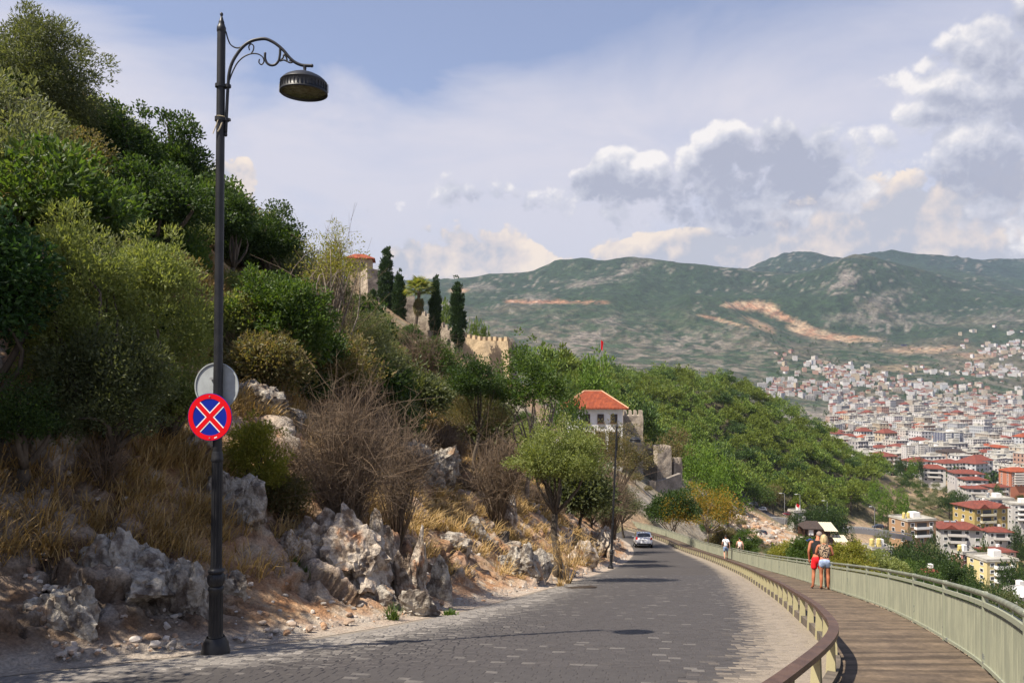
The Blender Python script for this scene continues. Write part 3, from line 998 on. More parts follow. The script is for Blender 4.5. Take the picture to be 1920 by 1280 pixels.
def mountain_col(V, N):
    px, d = V[:, 0] / V[:, 1] * FPX + 960, V[:, 1]
    py = HOR - V[:, 2] / V[:, 1] * FPX
    n1, n2, n3 = fbm(V / 340, 5, 5) * .5 + .5, fbm(V / 90, 4, 8) * .5 + .5, fbm(V / 28, 3, 12) * .5 + .5
    green = lerp((.011, .027, .012), (.029, .050, .018), n1)
    scrub = lerp((.036, .046, .024), (.088, .078, .048), n2)
    rock = lerp((.15, .128, .108), (.25, .212, .175), n3)
    c = lerp(scrub, green, sst(n1 + .3 * (n2 - .5) + .16 * sst(d, 3000, 3600), .42, .54))
    c = lerp(c, np.array((.016, .034, .022)) * np.ones((len(V), 1)), sst(d, 4600, 5000))

    def patch(cx, cy, rx, ry, rot=0.0):
        dx, dy = px - cx, py - cy
        cr, sr = math.cos(rot), math.sin(rot)
        return sst(np.hypot((dx * cr + dy * sr) / rx, (-dx * sr + dy * cr) / ry) + (n2 - .5) * 1.3 + (n3 - .5) * .7, 1.15, .6)
    # broad woods
    for a in ((1330, 525, 130, 28, .1), (1300, 580, 80, 24, .1), (1100, 500, 60, 14, 0), (1720, 540, 130, 40, .25), (1520, 520, 80, 30, 0), (1480, 500, 80, 14, 0), (1000, 595, 110, 16, 0), (1420, 620, 70, 14, .3), (1640, 610, 120, 20, 0)):
        c = lerp(c, green, patch(*a) * .9)
    for a, k in (((1180, 505, 50, 9, -.3), .8), ((1105, 530, 60, 8, -.2), .7), ((1110, 625, 80, 26, -.5), .8), ((1270, 650, 130, 30, -.2), .62), ((1340, 690, 90, 16, 0), .6),
                 ((1590, 520, 26, 26, .6), .8), ((1570, 540, 40, 16, -.2), .65), ((1660, 560, 60, 16, -.3), .55), ((900, 540, 50, 12, 0), .6), ((1005, 560, 40, 14, 0), .6), ((1620, 595, 90, 16, 0), .5), ((1720, 600, 90, 16, 0), .45), ((1880, 600, 60, 20, 0), .4)):
        c = lerp(c, rock, patch(*a) * sst(n3 * .6 + n2 * .4, .40, .56) * k)
    orange = (.40, .20, .115)
    wob = (n2 - .5) * 8
    c = lerp(c, orange, sst(np.abs(py - 566 + wob * .3 - (px - 1030) * .012), 4.2, 2.0) * sst(px, 940, 955) * (1 - sst(px, 1125, 1150)) * .75 * sst(n2 * .6 + n3 * .4, .3, .5))
    for a, k in (((1410, 574, 46, 9, .05), .9), ((1470, 595, 60, 8, .35), .8), ((1530, 625, 60, 9, .2), .75), ((1610, 636, 55, 6, .05), .7), ((1740, 655, 90, 7, .0), .75), ((1830, 665, 50, 8, 0), .6), ((1350, 600, 60, 3, .25), .7), ((860, 545, 20, 5, 0), .6), ((1430, 610, 40, 8, .4), .6), ((1690, 690, 60, 6, 0), .4)):
        c = lerp(c, lerp((.38, .27, .17), (.40, .21, .12), sst(n3, .45, .6)), patch(*a) * k)
    spk = fbm(V / 21, 3, 33)
    c = c * (1 + .7 * np.clip(spk, -.6, .6))[:, None]
    c = lerp(c, rock, sst(spk + .8 * (n2 - .5), .34, .5) * sst(n1, .62, .42) * .75)
    # dotted trees and bare earth lower down
    low = sst(d, 3300, 2500)
    c = lerp(c, (.20, .165, .125), low * sst(n3, .45, .6) * .5)
    plain = sst(d, 2000, 1700) * sst(px, 1350, 1500)
    c = lerp(c, (.25, .215, .185), plain * .7)
    c = lerp(c, (.035, .06, .025), sst(fbm(V / 45, 3, 25), .18, .34) * sst(d, 3300, 2600) * .9)
    return c * .84


ca, cd = np.meshgrid(np.linspace(-1.0, 1.15, 540), np.exp(np.linspace(math.log(690), math.log(6900), 340)), indexing='ij')
sheet('mountains', ca * cd, cd, H_far((ca * cd).ravel(), cd.ravel()).reshape(ca.shape) - .5, 
      mat('mountain_ground', attr='col', rough=.95, fine=.75, scale=.010, bump=24, bscale=.016, world=True), mountain_col)


# ------------------------------------------------------------------ road: bed, setts
def road():
    ts = np.array([0, .02, .05, .09, .14, .2, .3, .4, .5, .6, .7, .78, .84, .88, .91, .94, .97, 1.0])
    X = Lc[:, 0:1] * (1 - ts) + Gc[:, 0:1] * ts
    Y = Lc[:, 1:2] * (1 - ts) + Gc[:, 1:2] * ts
    T = np.broadcast_to(ts, X.shape)
    Z = z_road(Y.ravel()).reshape(X.shape) + .004

    def colf(V, N):
        t = T.ravel()
        n = fbm(V / 1.2, 4, 90) * .5 + .5
        nl = fbm(V / .35, 4, 93) * .5 + .5
        c = lerp((.056, .049, .046), (.074, .066, .061), n)
        wl = np.maximum(1 - sst(V[:, 1], 9, 30), .25)
        c = lerp(c, (.18, .163, .145), (1 - sst(t, .08, .30 - 0)) * wl * .75)
        c = lerp(c, (.33, .28, .22), (1 - sst(t + (nl - .5) * .05, .015, .05)) * .9)
        c = lerp(c, lerp((.30, .25, .19), (.24, .20, .15), nl), sst(t + (n - .5) * .06 + (nl - .5) * .08, .84, .93) * .95)
        return c
    return sheet('road', X, Y, Z, M['road'], colf)


ROAD = road()


def setts():
    """worn stone setts in transverse rows; the nearest ones are objects, the rest one mesh"""
    mid = (Lc + Gc) / 2
    _, fi = resample(mid, .125, 6.0, 60)
    rows = []
    for f in fi:
        i = int(f)
        a = f - i
        l = Lc[i] * (1 - a) + Lc[i + 1] * a
        g = Gc[i] * (1 - a) + Gc[i + 1] * a
        rows.append((l, g))
    cand = []
    rg = np.random.default_rng(3)
    for ri, (l, g) in enumerate(rows):
        w = np.linalg.norm(g - l)
        pos = .25 + rg.random() * .1
        while pos < w * .965:
            ln = .11 + rg.random() * .10
            t = (pos + ln / 2) / w
            p = l * (1 - t) + g * t
            cand.append((p[0], p[1], t, ln, math.atan2(g[1] - l[1], g[0] - l[0])))
            pos += ln + .007
    A = np.array(cand)
    A = A[(A[:, 1] > 6.2) & (A[:, 1] < 34)]
    px = A[:, 0] / A[:, 1] * FPX + 960
    py = HOR - z_road(A[:, 1]) / A[:, 1] * FPX
    A = A[(px > -120) & (px < 2000)]
    px = A[:, 0] / A[:, 1] * FPX + 960
    py = HOR - z_road(A[:, 1]) / A[:, 1] * FPX
    rel = rg.random((len(A), 4))
    vis = (px > 0) & (px < 1900) & (py < 1283) & (A[:, 2] < .8)
    order = np.argsort(np.where(vis, A[:, 1], 99))
    single = np.zeros(len(A), bool)
    single[order[:300]] = True
    tilt = (rg.random((len(A), 2)) - .5) * .05
    # unit sett: unit length x, .15 deep, top face inset and slightly domed
    U = np.array([[-.5, -.5, 0], [.5, -.5, 0], [.5, .5, 0], [-.5, .5, 0], [-.44, -.42, 1], [.44, -.42, 1], [.44, .42, 1], [-.44, .42, 1]])
    F = np.array([[4, 5, 6, 7], [0, 1, 5, 4], [1, 2, 6, 5], [2, 3, 7, 6], [3, 0, 4, 7]])
    meshes = []
    for k in ('sett_dark', 'sett_mid', 'sett_pale', 'sett_light'):
        mb = MB()
        mb.add(U, F)
        meshes.append(mb.mesh('cobblestone', M[k]))
    slope = (z_road(A[:, 1] + .2) - z_road(A[:, 1] - .2)) / .4
    pale = np.clip((1 - sst(A[:, 2], .05, .36)) * (1.1 - sst(A[:, 1], 12, 40) * .7) + (rel[:, 0] - .5) * .4, 0, 1)
    glint = rel[:, 3] > .965  # a few setts take a paler tone, glints put into the colour
    pal = np.array([(.060, .053, .050), (.068, .061, .057), (.12, .108, .097), (.21, .19, .168)])
    sand = np.array((.26, .215, .165))
    mb = MB()
    cols = []
    h = (.006 + .005 * rel[:, 1]) * (1 - .55 * sst(A[:, 2], .25, .5)) * (1 - .8 * sst(A[:, 2], .80, .88))
    for i in range(len(A)):
        x, y, t, ln, an = A[i]
        if rel[i, 2] > .985:
            continue
        ca, sa = math.cos(an), math.sin(an)
        lvl = 2 if glint[i] and t > .1 else min(3, int(pale[i] * 3.6))
        z0 = float(z_road(y)) + .004
        M4 = np.eye(4)
        ex = np.array([ca, sa, sa * slope[i] + tilt[i, 0]]) * ln
        ey = np.array([-sa, ca, ca * slope[i] + tilt[i, 1]]) * .118
        M4[:3, 0], M4[:3, 1], M4[:3, 2], M4[:3, 3] = ex, ey, (0, -slope[i] * h[i] * .0, h[i]), (x, y, z0)
        if single[i]:
            o = obj('cobblestone', meshes[lvl], ROAD, M=M4)
        else:
            mb.add(U @ M4[:3, :3].T + M4[:3, 3], F)
            dust = min(1.0, max(0.0, (t - .835 + (rel[i, 1] - .5) * .07) / .075))
            cols.append(np.repeat([(pal[lvl] * (.9 + .2 * rel[i, 0])) * (1 - dust) + sand * (.94 + .12 * rel[i, 2]) * dust], 8, 0))
    o = mb.build('cobbles', M['sett_attr'], ROAD, False, {'col': np.concatenate(cols)})
    tag(o, kind='stuff')


setts()


# ------------------------------------------------------------------ raised boardwalk, its guard rail and its railing
def ribbon_pts(c, dz):
    return np.column_stack([c, z_road(c[:, 1]) + dz])


WALK_DZ = .06


def walkway():
    ts = np.array([-.06, .0, .5, 1.0, 1.03])
    X = Gc[:, 0:1] * (1 - ts) + Rc[:, 0:1] * ts
    Y = Gc[:, 1:2] * (1 - ts) + Rc[:, 1:2] * ts
    Z = z_road(Y.ravel()).reshape(X.shape) + WALK_DZ - .05
    Z[:, 0] -= .16
    Z[:, -1] -= .35
    base = sheet('walkway', X, Y, Z, M['sill'], lambda V, N: np.full((len(V), 3), .1))
    mid = (Gc + Rc) / 2
    _, fi = resample(mid, .142, 4.0)
    mb = MB()
    bx = MB().box((0, 0, 0), (1, 1, 1)).mesh('board', M['board'])
    n = 0
    cnt = 0
    rg = np.random.default_rng(5)
    for f in fi:
        i = int(f)
        if i + 1 >= len(Gc):
            break
        a = f - i
        g, r = Gc[i] * (1 - a) + Gc[i + 1] * a, Rc[i] * (1 - a) + Rc[i + 1] * a
        e = r - g
        w = np.linalg.norm(e)
        e /= w
        g = g + e * .02
        c = (g + r) / 2 - e * .04 * 0
        y = c[1]
        if y < 1.0 or y > 95:
            continue
        nrm = np.array([-e[1], e[0]])
        sl = (z_road(np.array([y + .3])) - z_road(np.array([y - .3])))[0] / .6
        zc = float(z_road(y)) + WALK_DZ + (rg.random() - .5) * .006
        M4 = np.eye(4)
        M4[:3, 0] = np.array([e[0], e[1], e[1] * sl]) * (w - .06 + rg.random() * .03)
        M4[:3, 1] = np.array([nrm[0], nrm[1], nrm[1] * sl]) * .128
        M4[:3, 2] = (0, 0, .035)
        M4[:3, 3] = (c[0], c[1], zc - .0175)
        if y > 6.8 and cnt < 300:
            cnt += 1
            obj('board', bx, base, M=M4)
        else:
            mb.box((0, 0, 0), (1, 1, 1), M=M4)
    o = mb.build('far_boards', M['board'], base)
    tag(o, kind='stuff')


walkway()


def sweep(mb, c3, w, h, off=0.0, mi=0):
    """rectangular bar swept along a 3-D line, w across, h high"""
    tg = np.gradient(c3[:, :2], axis=0)
    tg /= np.linalg.norm(tg, axis=1, keepdims=True)
    nr = np.stack([-tg[:, 1], tg[:, 0]], 1)
    rows = []
    for (a, b) in ((-w / 2, -h / 2), (w / 2, -h / 2), (w / 2, h / 2), (-w / 2, h / 2)):
        rows.append(np.column_stack([c3[:, :2] + nr * (a + off), c3[:, 2] + b]))
    V = np.stack(rows, 1).reshape(-1, 3)
    n = len(c3)
    F = []
    for i in range(4):
        j = (i + 1) % 4
        a = np.arange(n - 1) * 4
        F.append(np.stack([a + i, a + j, a + 4 + j, a + 4 + i], 1))
    F.append(np.array([[0, 3, 2, 1], [(n - 1) * 4 + 0, (n - 1) * 4 + 1, (n - 1) * 4 + 2, (n - 1) * 4 + 3]]))
    mb.add(V, np.concatenate(F), mi)


def guard():
    c, fi = resample(Gc, .25, 3.0)
    keep = (c[:, 1] > 1) & (c[:, 1] < 112)
    c = c[keep]
    root = empty('guard_rail', (c[0][0], c[0][1], float(z_road(c[0][1]))), 'low brown topped guard rail on cream posts between the cobbled road and the boardwalk', 'guard rail')
    off = -np.array(root.location)
    mb = MB()
    sweep(mb, ribbon_pts(c, .465) + off, .105, .05)
    o = mb.build('top_rail', M['rust_rail'], root)
    mb = MB()
    sweep(mb, ribbon_pts(c, .05) + off, .10, .16, off=-.02)
    mb.build('kerb_beam', M['sill'], root)
    # flat tapering post plates in pairs
    pm = MB()
    for s in (-1, 1):
        V = np.array([[-.05, -.009, 0], [.05, -.009, 0], [.05, .009, 0], [-.05, .009, 0], [-.035, -.009, .44], [.035, -.009, .44], [.035, .009, .44], [-.035, .009, .44]]) + np.array([0, s * .04, 0])
        pm.add(V, [[0, 3, 2, 1], [4, 5, 6, 7], [0, 1, 5, 4], [1, 2, 6, 5], [2, 3, 7, 6], [3, 0, 4, 7]])
    pm.box((0, 0, .22), (.03, .06, .10))
    pmesh = pm.mesh('post', M['cream_post'])
    p, fi = resample(Gc, 1.2, 3.4)
    tg = np.gradient(p, axis=0)
    for q, t in zip(p, tg):
        if 1 < q[1] < 110:
            obj('post', pmesh, root, M=TM((q[0] + off[0], q[1] + off[1], float(z_road(q[1])) + off[2] - .005), math.atan2(t[1], t[0]) + math.pi / 2 * 0 + math.pi / 2))


guard()


def railing():
    c, _ = resample(Rc, .2, 4.0)
    c = c[(c[:, 1] > .3) & (c[:, 1] < 114)]
    root = empty('railing', (c[0][0], c[0][1], float(z_road(c[0][1]))), 'pale green sheet metal railing along the outer edge of the boardwalk', 'railing')
    off = -np.array(root.location)
    HT = .86
    mb = MB()
    mb.tube(ribbon_pts(c, HT) + off, .032, 10)
    mb.build('hand_rail', M['rail_grey'], root, True)
    mb = MB()
    sweep(mb, ribbon_pts(c, HT - .105) + off, .055, .05)
    mb.build('middle_rail', M['post_green'], root)
    mb = MB()
    sweep(mb, ribbon_pts(c, .10) + off, .05, .04)
    mb.build('bottom_rail', M['post_green'], root)
    p, fi = resample(Rc, 2.45, 4.6)
    tg = np.gradient(p, axis=0)
    tg /= np.linalg.norm(tg, axis=1, keepdims=True)
    pm = MB().box((0, 0, HT / 2 - .01), (.055, .055, HT - .02))
    pmesh = pm.mesh('post', M['post_green'])
    sm = MB().box((0, 0, 0), (.013, .013, .09), M=TM(ry=.35)).mesh('strut', M['post_green'])
    for k, (q, t) in enumerate(zip(p, tg)):
        if .5 < q[1] < 113:
            an = math.atan2(t[1], t[0])
            obj('post', pmesh, root, M=TM((q[0] + off[0], q[1] + off[1], float(z_road(q[1])) + off[2] + WALK_DZ - .01), an))
    # corrugated sheet per bay
    s = arclen(Rc)
    for k in range(len(p) - 1):
        if not (.5 < p[k][1] and p[k + 1][1] < 113):
            continue
        d = p[k][1]
        ribs = 26 if d < 45 else 13
        s0, s1 = np.interp(fi[k], np.arange(len(Rc)), s) + .03, np.interp(fi[k + 1], np.arange(len(Rc)), s) - .03
        ss = np.linspace(s0, s1, ribs * 4 + 1)
        x, y = np.interp(ss, s, Rc[:, 0]), np.interp(ss, s, Rc[:, 1])
        t = tg[k]
        nr = np.array([-t[1], t[0]])
        w = np.array([0, 1, 1, 0] * ribs + [0]) * .018 - .009
        x, y = x + nr[0] * w, y + nr[1] * w
        z = z_road(y)
        mb = MB()
        n = len(x)
        front = np.concatenate([np.column_stack([x, y, z + .11]), np.column_stack([x, y, z + HT - .155])])
        back = front - np.array([nr[0], nr[1], 0]) * .004
        a = np.arange(n - 1)
        F = np.stack([a, a + 1, a + 1 + n, a + n], 1)
        mb.add(front + off, F)
        mb.add(back + off, F[:, ::-1])
        o = mb.build('sheet_panel', M['pale_green'], root)
        for f in (.33, .67):
            sx, sy = np.interp(s0 + (s1 - s0) * f, s, Rc[:, 0]), np.interp(s0 + (s1 - s0) * f, s, Rc[:, 1])
            if d < 60:
                obj('strut', sm, root, M=TM((sx + off[0], sy + off[1], float(z_road(sy)) + HT - .055 + off[2]), math.atan2(t[1], t[0])))


railing()

# ------------------------------------------------------------------ loose rocks and boulders of the bank
def rock_mesh(seed, sub=4, squash=(1, 1, 1), rough=1.0, strata=0.0):
    rg = np.random.default_rng(seed)
    V, F = ICO[sub]
    pl = rg.normal(size=(11, 3))
    pl /= np.linalg.norm(pl, axis=1, keepdims=True)
    h = .62 + .45 * rg.random(11)
    dt = V @ pl.T
    r = np.min(np.where(dt > .05, h / np.maximum(dt, .05), 9), axis=1)
    r = np.minimum(r, 1.45)
    W = V * r[:, None]
    o = rg.random(3) * 50
    K = W * np.array([2.6, 2.6, .9])
    W = W * (1 + rough * (.15 * fbm(W * 1.6 + o, 4, seed)[:, None] + .13 * fbm(K + o, 5, seed + 3, .6, True)[:, None] - .16 * np.abs(fbm(W * 4.5 + o, 4, seed + 5))[:, None] + .05 * fbm(W * 14 + o, 3, seed + 6)[:, None]))
    f1, f2, hh, of = worley(W * np.array([2.3, 2.3, 1.7]) + o, seed + 9)
    W = W * (1 + .9 * rough * ((hh[:, 0] - .5) * .16 + (of * (hh[:, 1:] - .5)).sum(1) * .30 - (1 - sst(f2 - f1, .02, .2)) * .07))[:, None]
    if strata:
        pass
        W[:, 0] += strata * np.round(W[:, 2] * 5 + fbm(W * 2 + o, 2, seed)) / 5 * .12
    return W * np.array(squash), F


def boulder(px, py, w, h, label, seed, m='limestone', sub=5, tilt=0.0, depth=.8, sink=.5, group=None, d=None):
    """rock whose foot is seen at (px, py); w, h in photo pixels"""
    p = hit(px, py) if d is None else np.array([P(px, py, d)[0], d, P(px, py, d)[2]])
    s = p[1] / FPX
    rx, rz = w * s / 2, h * s / 2 * .92
    rg = np.random.default_rng(seed)
    n = 5 if w > 80 else 3
    mb = MB()
    for k in range(n):
        f = (k + .5) / n * 2 - 1 + rg.normal() * .12
        sz = .62 + .45 * rg.random() if k != n // 2 else 1.0
        V, F = rock_mesh(seed * 7 + k, 4 if w > 60 else 3, (rx * (.42 + .25 * rg.random()) * (1.25 if n == 3 else 1), rx * depth * (.5 + .3 * rg.random()), rz * sz))
        tl = tilt + rg.normal() * .22
        ct, st = math.cos(tl), math.sin(tl)
        V = V @ np.array([[ct, 0, -st], [0, 1, 0], [st, 0, ct]])
        mb.add(V + np.array([f * rx * .72, rg.normal() * rx * depth * .22, rz * (sz - 1) * .8 - rz * .1]), F)
    o = obj('boulder', mb.mesh('boulder', M[m]), loc=(p[0], p[1] + rx * depth * .40, p[2] + rz * (1 - sink)))
    return tag(o, label, 'rock', group)


BG = 'limestone boulders of the roadside bank'
boulder(110, 1175, 120, 135, 'tall grey limestone boulder in the shade at the foot of the bank', 11, depth=.8, group=BG)
boulder(225, 1110, 150, 130, 'broad grey limestone outcrop in the shade left of the lamp post', 13, sub=5, group=BG)
boulder(330, 1150, 110, 110, 'dark fissured grey rock just behind the nearest lamp post', 16, sub=5, group=BG)
boulder(420, 1125, 55, 75, 'small white limestone rock right of the lamp post bulb', 18, group=BG)
boulder(440, 985, 110, 125, 'weathered grey rock face behind the fluted lamp shaft', 19, 'limestone', 5, depth=.6, group=BG)
boulder(372, 870, 60, 90, 'pale rock column under the round no stopping sign', 20, 'ochre_rock', group=BG)
boulder(620, 1075, 190, 140, 'large ochre stained limestone block in the middle of the bank', 21, 'ochre_rock', 5, tilt=-.15, group=BG)
boulder(705, 1095, 70, 160, 'narrow pale limestone fin leaning beside the large ochre block', 22, 'ochre_rock', 5, tilt=.15, depth=1.0, group=BG)
boulder(772, 1135, 62, 170, 'upright pale slab rock standing near the road edge', 23, 'ochre_rock', 5, tilt=-.06, depth=.9, group=BG)
boulder(700, 1130, 70, 70, 'white limestone block with a grass tuft at its foot', 24, group=BG)
boulder(775, 1155, 70, 70, 'low white rock at the foot of the upright slab', 25, group=BG)
boulder(820, 1125, 46, 100, 'split grey rock just right of the upright slab', 26, 'limestone', group=BG)
boulder(540, 1050, 70, 60, 'rust red stained rock at the left end of the ochre outcrop', 27, 'ochre_rock', group=BG)
boulder(655, 950, 60, 24, 'flat pale stone lying on the bare dirt above the ochre block', 28, group=BG)
boulder(800, 905, 90, 110, 'grey rock wall in the dry grass under the brown twiggy bush', 29, 'limestone', 5, depth=.6, group=BG)
boulder(935, 985, 70, 80, 'hollowed ochre rock high on the bank left of the olive tree', 30, 'ochre_rock', 5, group=BG)
boulder(965, 1075, 80, 70, 'bright limestone boulder right above the road bend', 31, 'limestone', group=BG)
boulder(1005, 1080, 50, 60, 'grey boulder leaning on the bright one above the road bend', 32, group=BG)
boulder(895, 1015, 44, 70, 'thin pale slab stuck in the brown slope of the bank', 33, 'limestone', tilt=-.4, group=BG)
boulder(1035, 1075, 46, 50, 'small grey rock beside the pale stalks under the olive tree', 34, group=BG)
boulder(855, 1040, 60, 50, 'low ledge of pale rock in the shade of dry grass', 35, group=BG)
boulder(1090, 1060, 40, 60, 'rock at the foot of the red earth bank before the second lamp', 36, 'ochre_rock', group=BG)
boulder(1130, 1045, 46, 90, 'tall red brown rock face beside the second lamp post', 37, 'ochre_rock', 5, depth=1.4, group=BG)
boulder(535, 790, 60, 40, 'small grey rock in the tall dry grass above the yellow green bush', 38, group=BG)
boulder(470, 760, 90, 70, 'dark rock behind the round grey sign back', 39, 'limestone', group=BG)
boulder(735, 765, 36, 50, 'pale broken stone standing in the bushes above the brown twigs', 40, group=BG)


def rubble():
    rg = np.random.default_rng(17)
    mb = MB()
    c, _ = resample(Lc, .02, 8.2)
    n = 0
    protos = [rock_mesh(200 + k, 1 if k < 5 else 2, (1, .8, .6), .6) for k in range(8)]
    N = 1700
    d = 8.5 + 52 * rg.random(N) ** 2.2
    i = np.searchsorted(c[:, 1], d).clip(30, len(c) - 30)
    t = c[i + 20] - c[i - 20]
    t /= np.linalg.norm(t, axis=1, keepdims=True)
    u = .15 + 5.5 * rg.random(N) ** 1.6
    X, Y = c[i, 0] - t[:, 1] * u, c[i, 1] + t[:, 0] * u
    Z = H(X, Y)
    for x, y, z in zip(X, Y, Z):
        s = .02 + .065 * rg.random() ** 3.5
        V, F = protos[rg.integers(8)]
        mb.merge(MB().add(V * s, F), TM((x, y, z + s * .3 + .03), rg.random() * 6.28, (1, 1, 1), rg.random() * .6))
    N = 500
    PXs, D = 1370 + 190 * rg.random(N), 190 + 80 * rg.random(N)
    X = (PXs - 960) / FPX * D
    Z = H(X, D)
    for x, y, z in zip(X, D, Z):
        s = .25 + 1.3 * rg.random() ** 3
        V, F = protos[rg.integers(8)]
        mb.merge(MB().add(V * s, F), TM((x, y, z + s * .2), rg.random() * 6.28, (1, 1, 1), rg.random() * .8))
    tag(mb.build('rubble', M['rubble']), kind='stuff')


rubble()


# ------------------------------------------------------------------ plants
def leaves(mb, pos, out, ln, wd, rg, mi=0, fold=.25, rnd=1.0):
    """one leaf (folded rhombus, 2 triangles sharing the midrib) per position"""
    n = len(pos)
    a = out + rg.normal(size=(n, 3)) * rnd
    a /= np.maximum(np.linalg.norm(a, axis=1, keepdims=True), 1e-9)
    b = np.cross(a, rg.normal(size=(n, 3)))
    b /= np.maximum(np.linalg.norm(b, axis=1, keepdims=True), 1e-9)
    L = (ln * (.65 + .7 * rg.random(n)))[:, None]
    W = (wd * (.65 + .7 * rg.random(n)))[:, None]
    nr = np.cross(a, b)
    V = np.stack([pos, pos + a * L * .5 + b * W * .5 + nr * W * fold, pos + a * L, pos + a * L * .5 - b * W * .5 + nr * W * fold], 1).reshape(-1, 3)
    i = np.arange(n) * 4
    mb.add(V, np.stack([i, i + 1, i + 2, i + 3], 1), mi)


def clumps(rx, ry, rz, n, rg, flat=.0, shell=.55, top=0.0):
    """clump centres inside an ellipsoid, more of them near its skin"""
    d = rg.normal(size=(n, 3))
    d /= np.linalg.norm(d, axis=1, keepdims=True)
    if top:
        d[:, 2] = np.where(d[:, 2] < -top, -d[:, 2] * rg.random(n), d[:, 2])
    r = rg.random(n) ** (1 / (1 + 2 * shell * 2))
    p = d * r[:, None] * np.array([rx, ry, rz])
    return p


def crown(rx, ry, rz, ncl, per, cr, ln, wd, seed, up=.3, rnd=.8, top=0.0, shell=.55, squash=.8, taper=None):
    rg = np.random.default_rng(seed)
    c = clumps(rx, ry, rz, ncl, rg, shell=shell, top=top)
    if taper:
        f = (c[:, 2] / rz + 1) / 2
        k = np.interp(f, *zip(*taper))
        c[:, 0] *= k
        c[:, 1] *= k
    sz = cr * (.6 + .8 * rg.random(ncl))
    sh = rg.random(ncl) < .24                     # a few loose shoots break the outline
    c = np.where(sh[:, None], c / np.maximum(np.linalg.norm(c / np.array([rx, ry, rz]), axis=1, keepdims=True), .2) * (.98 + .24 * rg.random((ncl, 1))), c)
    sz = np.where(sh, sz * .5, sz)
    m = np.repeat(np.arange(ncl), np.maximum(4, (.88 * per * (sz / cr) ** 2).astype(int)))
    n = len(m)
    d = rg.normal(size=(n, 3))
    d /= np.linalg.norm(d, axis=1, keepdims=True)
    r = rg.random(n) ** .45
    pos = c[m] + d * (r * sz[m])[:, None] * np.array([1, 1, squash])
    out = d * .8 + c[m] / np.array([rx, ry, rz]) * .5 + np.array([0, 0, up])
    mb = MB()
    leaves(mb, pos, out, np.full(n, ln), np.full(n, wd), rg, rnd=rnd)
    return mb, c


def limbs(base, tips, r0, rg, n=6, wob=.12, levels=True, stem_h=.4):
    """trunk forking towards some clump centres"""
    mb = MB()
    base = np.asarray(base, float)
    tips = np.asarray(tips, float)
    ctr = tips.mean(0)
    fork = base + (ctr - base) * stem_h + rg.normal(size=3) * .05 * np.linalg.norm(ctr - base)
    L = np.linalg.norm(fork - base)
    t = np.linspace(0, 1, 5)[:, None]
    pts = base * (1 - t) + fork * t + rg.normal(size=(5, 3)) * L * .03 * np.sin(t * math.pi)
    mb.tube(pts, np.linspace(r0 * 1.25, r0 * .8, 5), n + 2)
    for tip in tips:
        t = np.linspace(0, 1, 6)[:, None]
        D = np.linalg.norm(tip - fork)
        bend = rg.normal(size=3) * D * wob
        pts = fork * (1 - t) + tip * t + bend * np.sin(t * math.pi) + np.array([0, 0, 1]) * D * .08 * np.sin(t * math.pi)
        mb.tube(pts, np.linspace(r0 * .55, r0 * .08 + .004, 6), n)
    return mb


def twigs(rx, ry, h, n, seed, r=.006, forks=3, spread=1.0, droop=0.0):
    """bare twiggy shrub: stems fanning from the base and forking; flat 3-sided strips"""
    rg = np.random.default_rng(seed)
    mb = MB()
    Vs, Fs, o = [], [], 0
    for k in range(n):
        an = rg.random() * 6.283
        rr = math.sqrt(rg.random()) * spread
        tip = np.array([math.cos(an) * rr * rx, math.sin(an) * rr * ry, h * (.55 + .45 * rg.random()) * math.sqrt(max(.1, 1 - .6 * rr * rr))])
        b0 = np.array([math.cos(an) * rx * .12 * rg.random(), math.sin(an) * ry * .12 * rg.random(), 0])
        mid = (b0 + tip) / 2 + np.array([0, 0, h * .12]) + rg.normal(size=3) * h * .05
        segs = [(b0, mid, tip, r * 1.5)]
        for f in range(forks):
            t = .35 + .6 * rg.random()
            s = b0 * (1 - t) ** 2 + mid * 2 * t * (1 - t) + tip * t * t
            e = s + (rg.normal(size=3) * np.array([.6, .6, .5]) + (tip - b0) / h * .6) * h * .22
            segs.append((s, (s + e) / 2 + rg.normal(size=3) * h * .02, e, r * .8))
            for g in range(2):
                s2 = s + (e - s) * (.3 + .6 * rg.random())
                e2 = s2 + (rg.normal(size=3) * .7 + (tip - b0) / h * .4) * h * .10
                segs.append((s2, (s2 + e2) / 2, e2, r * .5))
        for (a, m, e, w) in segs:
            t = np.array([0, .5, 1])[:, None]
            c = a * (1 - t) ** 2 + m * 2 * t * (1 - t) + e * t * t
            dr = e - a
            sd = np.cross(dr, rg.normal(size=3))
            sd /= max(np.linalg.norm(sd), 1e-9)
            sd2 = np.cross(dr, sd)
            sd2 /= max(np.linalg.norm(sd2), 1e-9)
            ww = np.array([w, w * .8, w * .35])[:, None]
            V = np.concatenate([c + sd * ww, c - sd * ww * .5 + sd2 * ww * .8, c - sd * ww * .5 - sd2 * ww * .8])
            Vs.append(V)
            F = []
            for q in range(3):
                q2 = (q + 1) % 3
                for i in range(2):
                    F.append([q * 3 + i, q2 * 3 + i, q2 * 3 + i + 1, q * 3 + i + 1])
            Fs.append(np.array(F) + o)
            o += 9
    mb.add(np.concatenate(Vs), np.concatenate(Fs))
    return mb


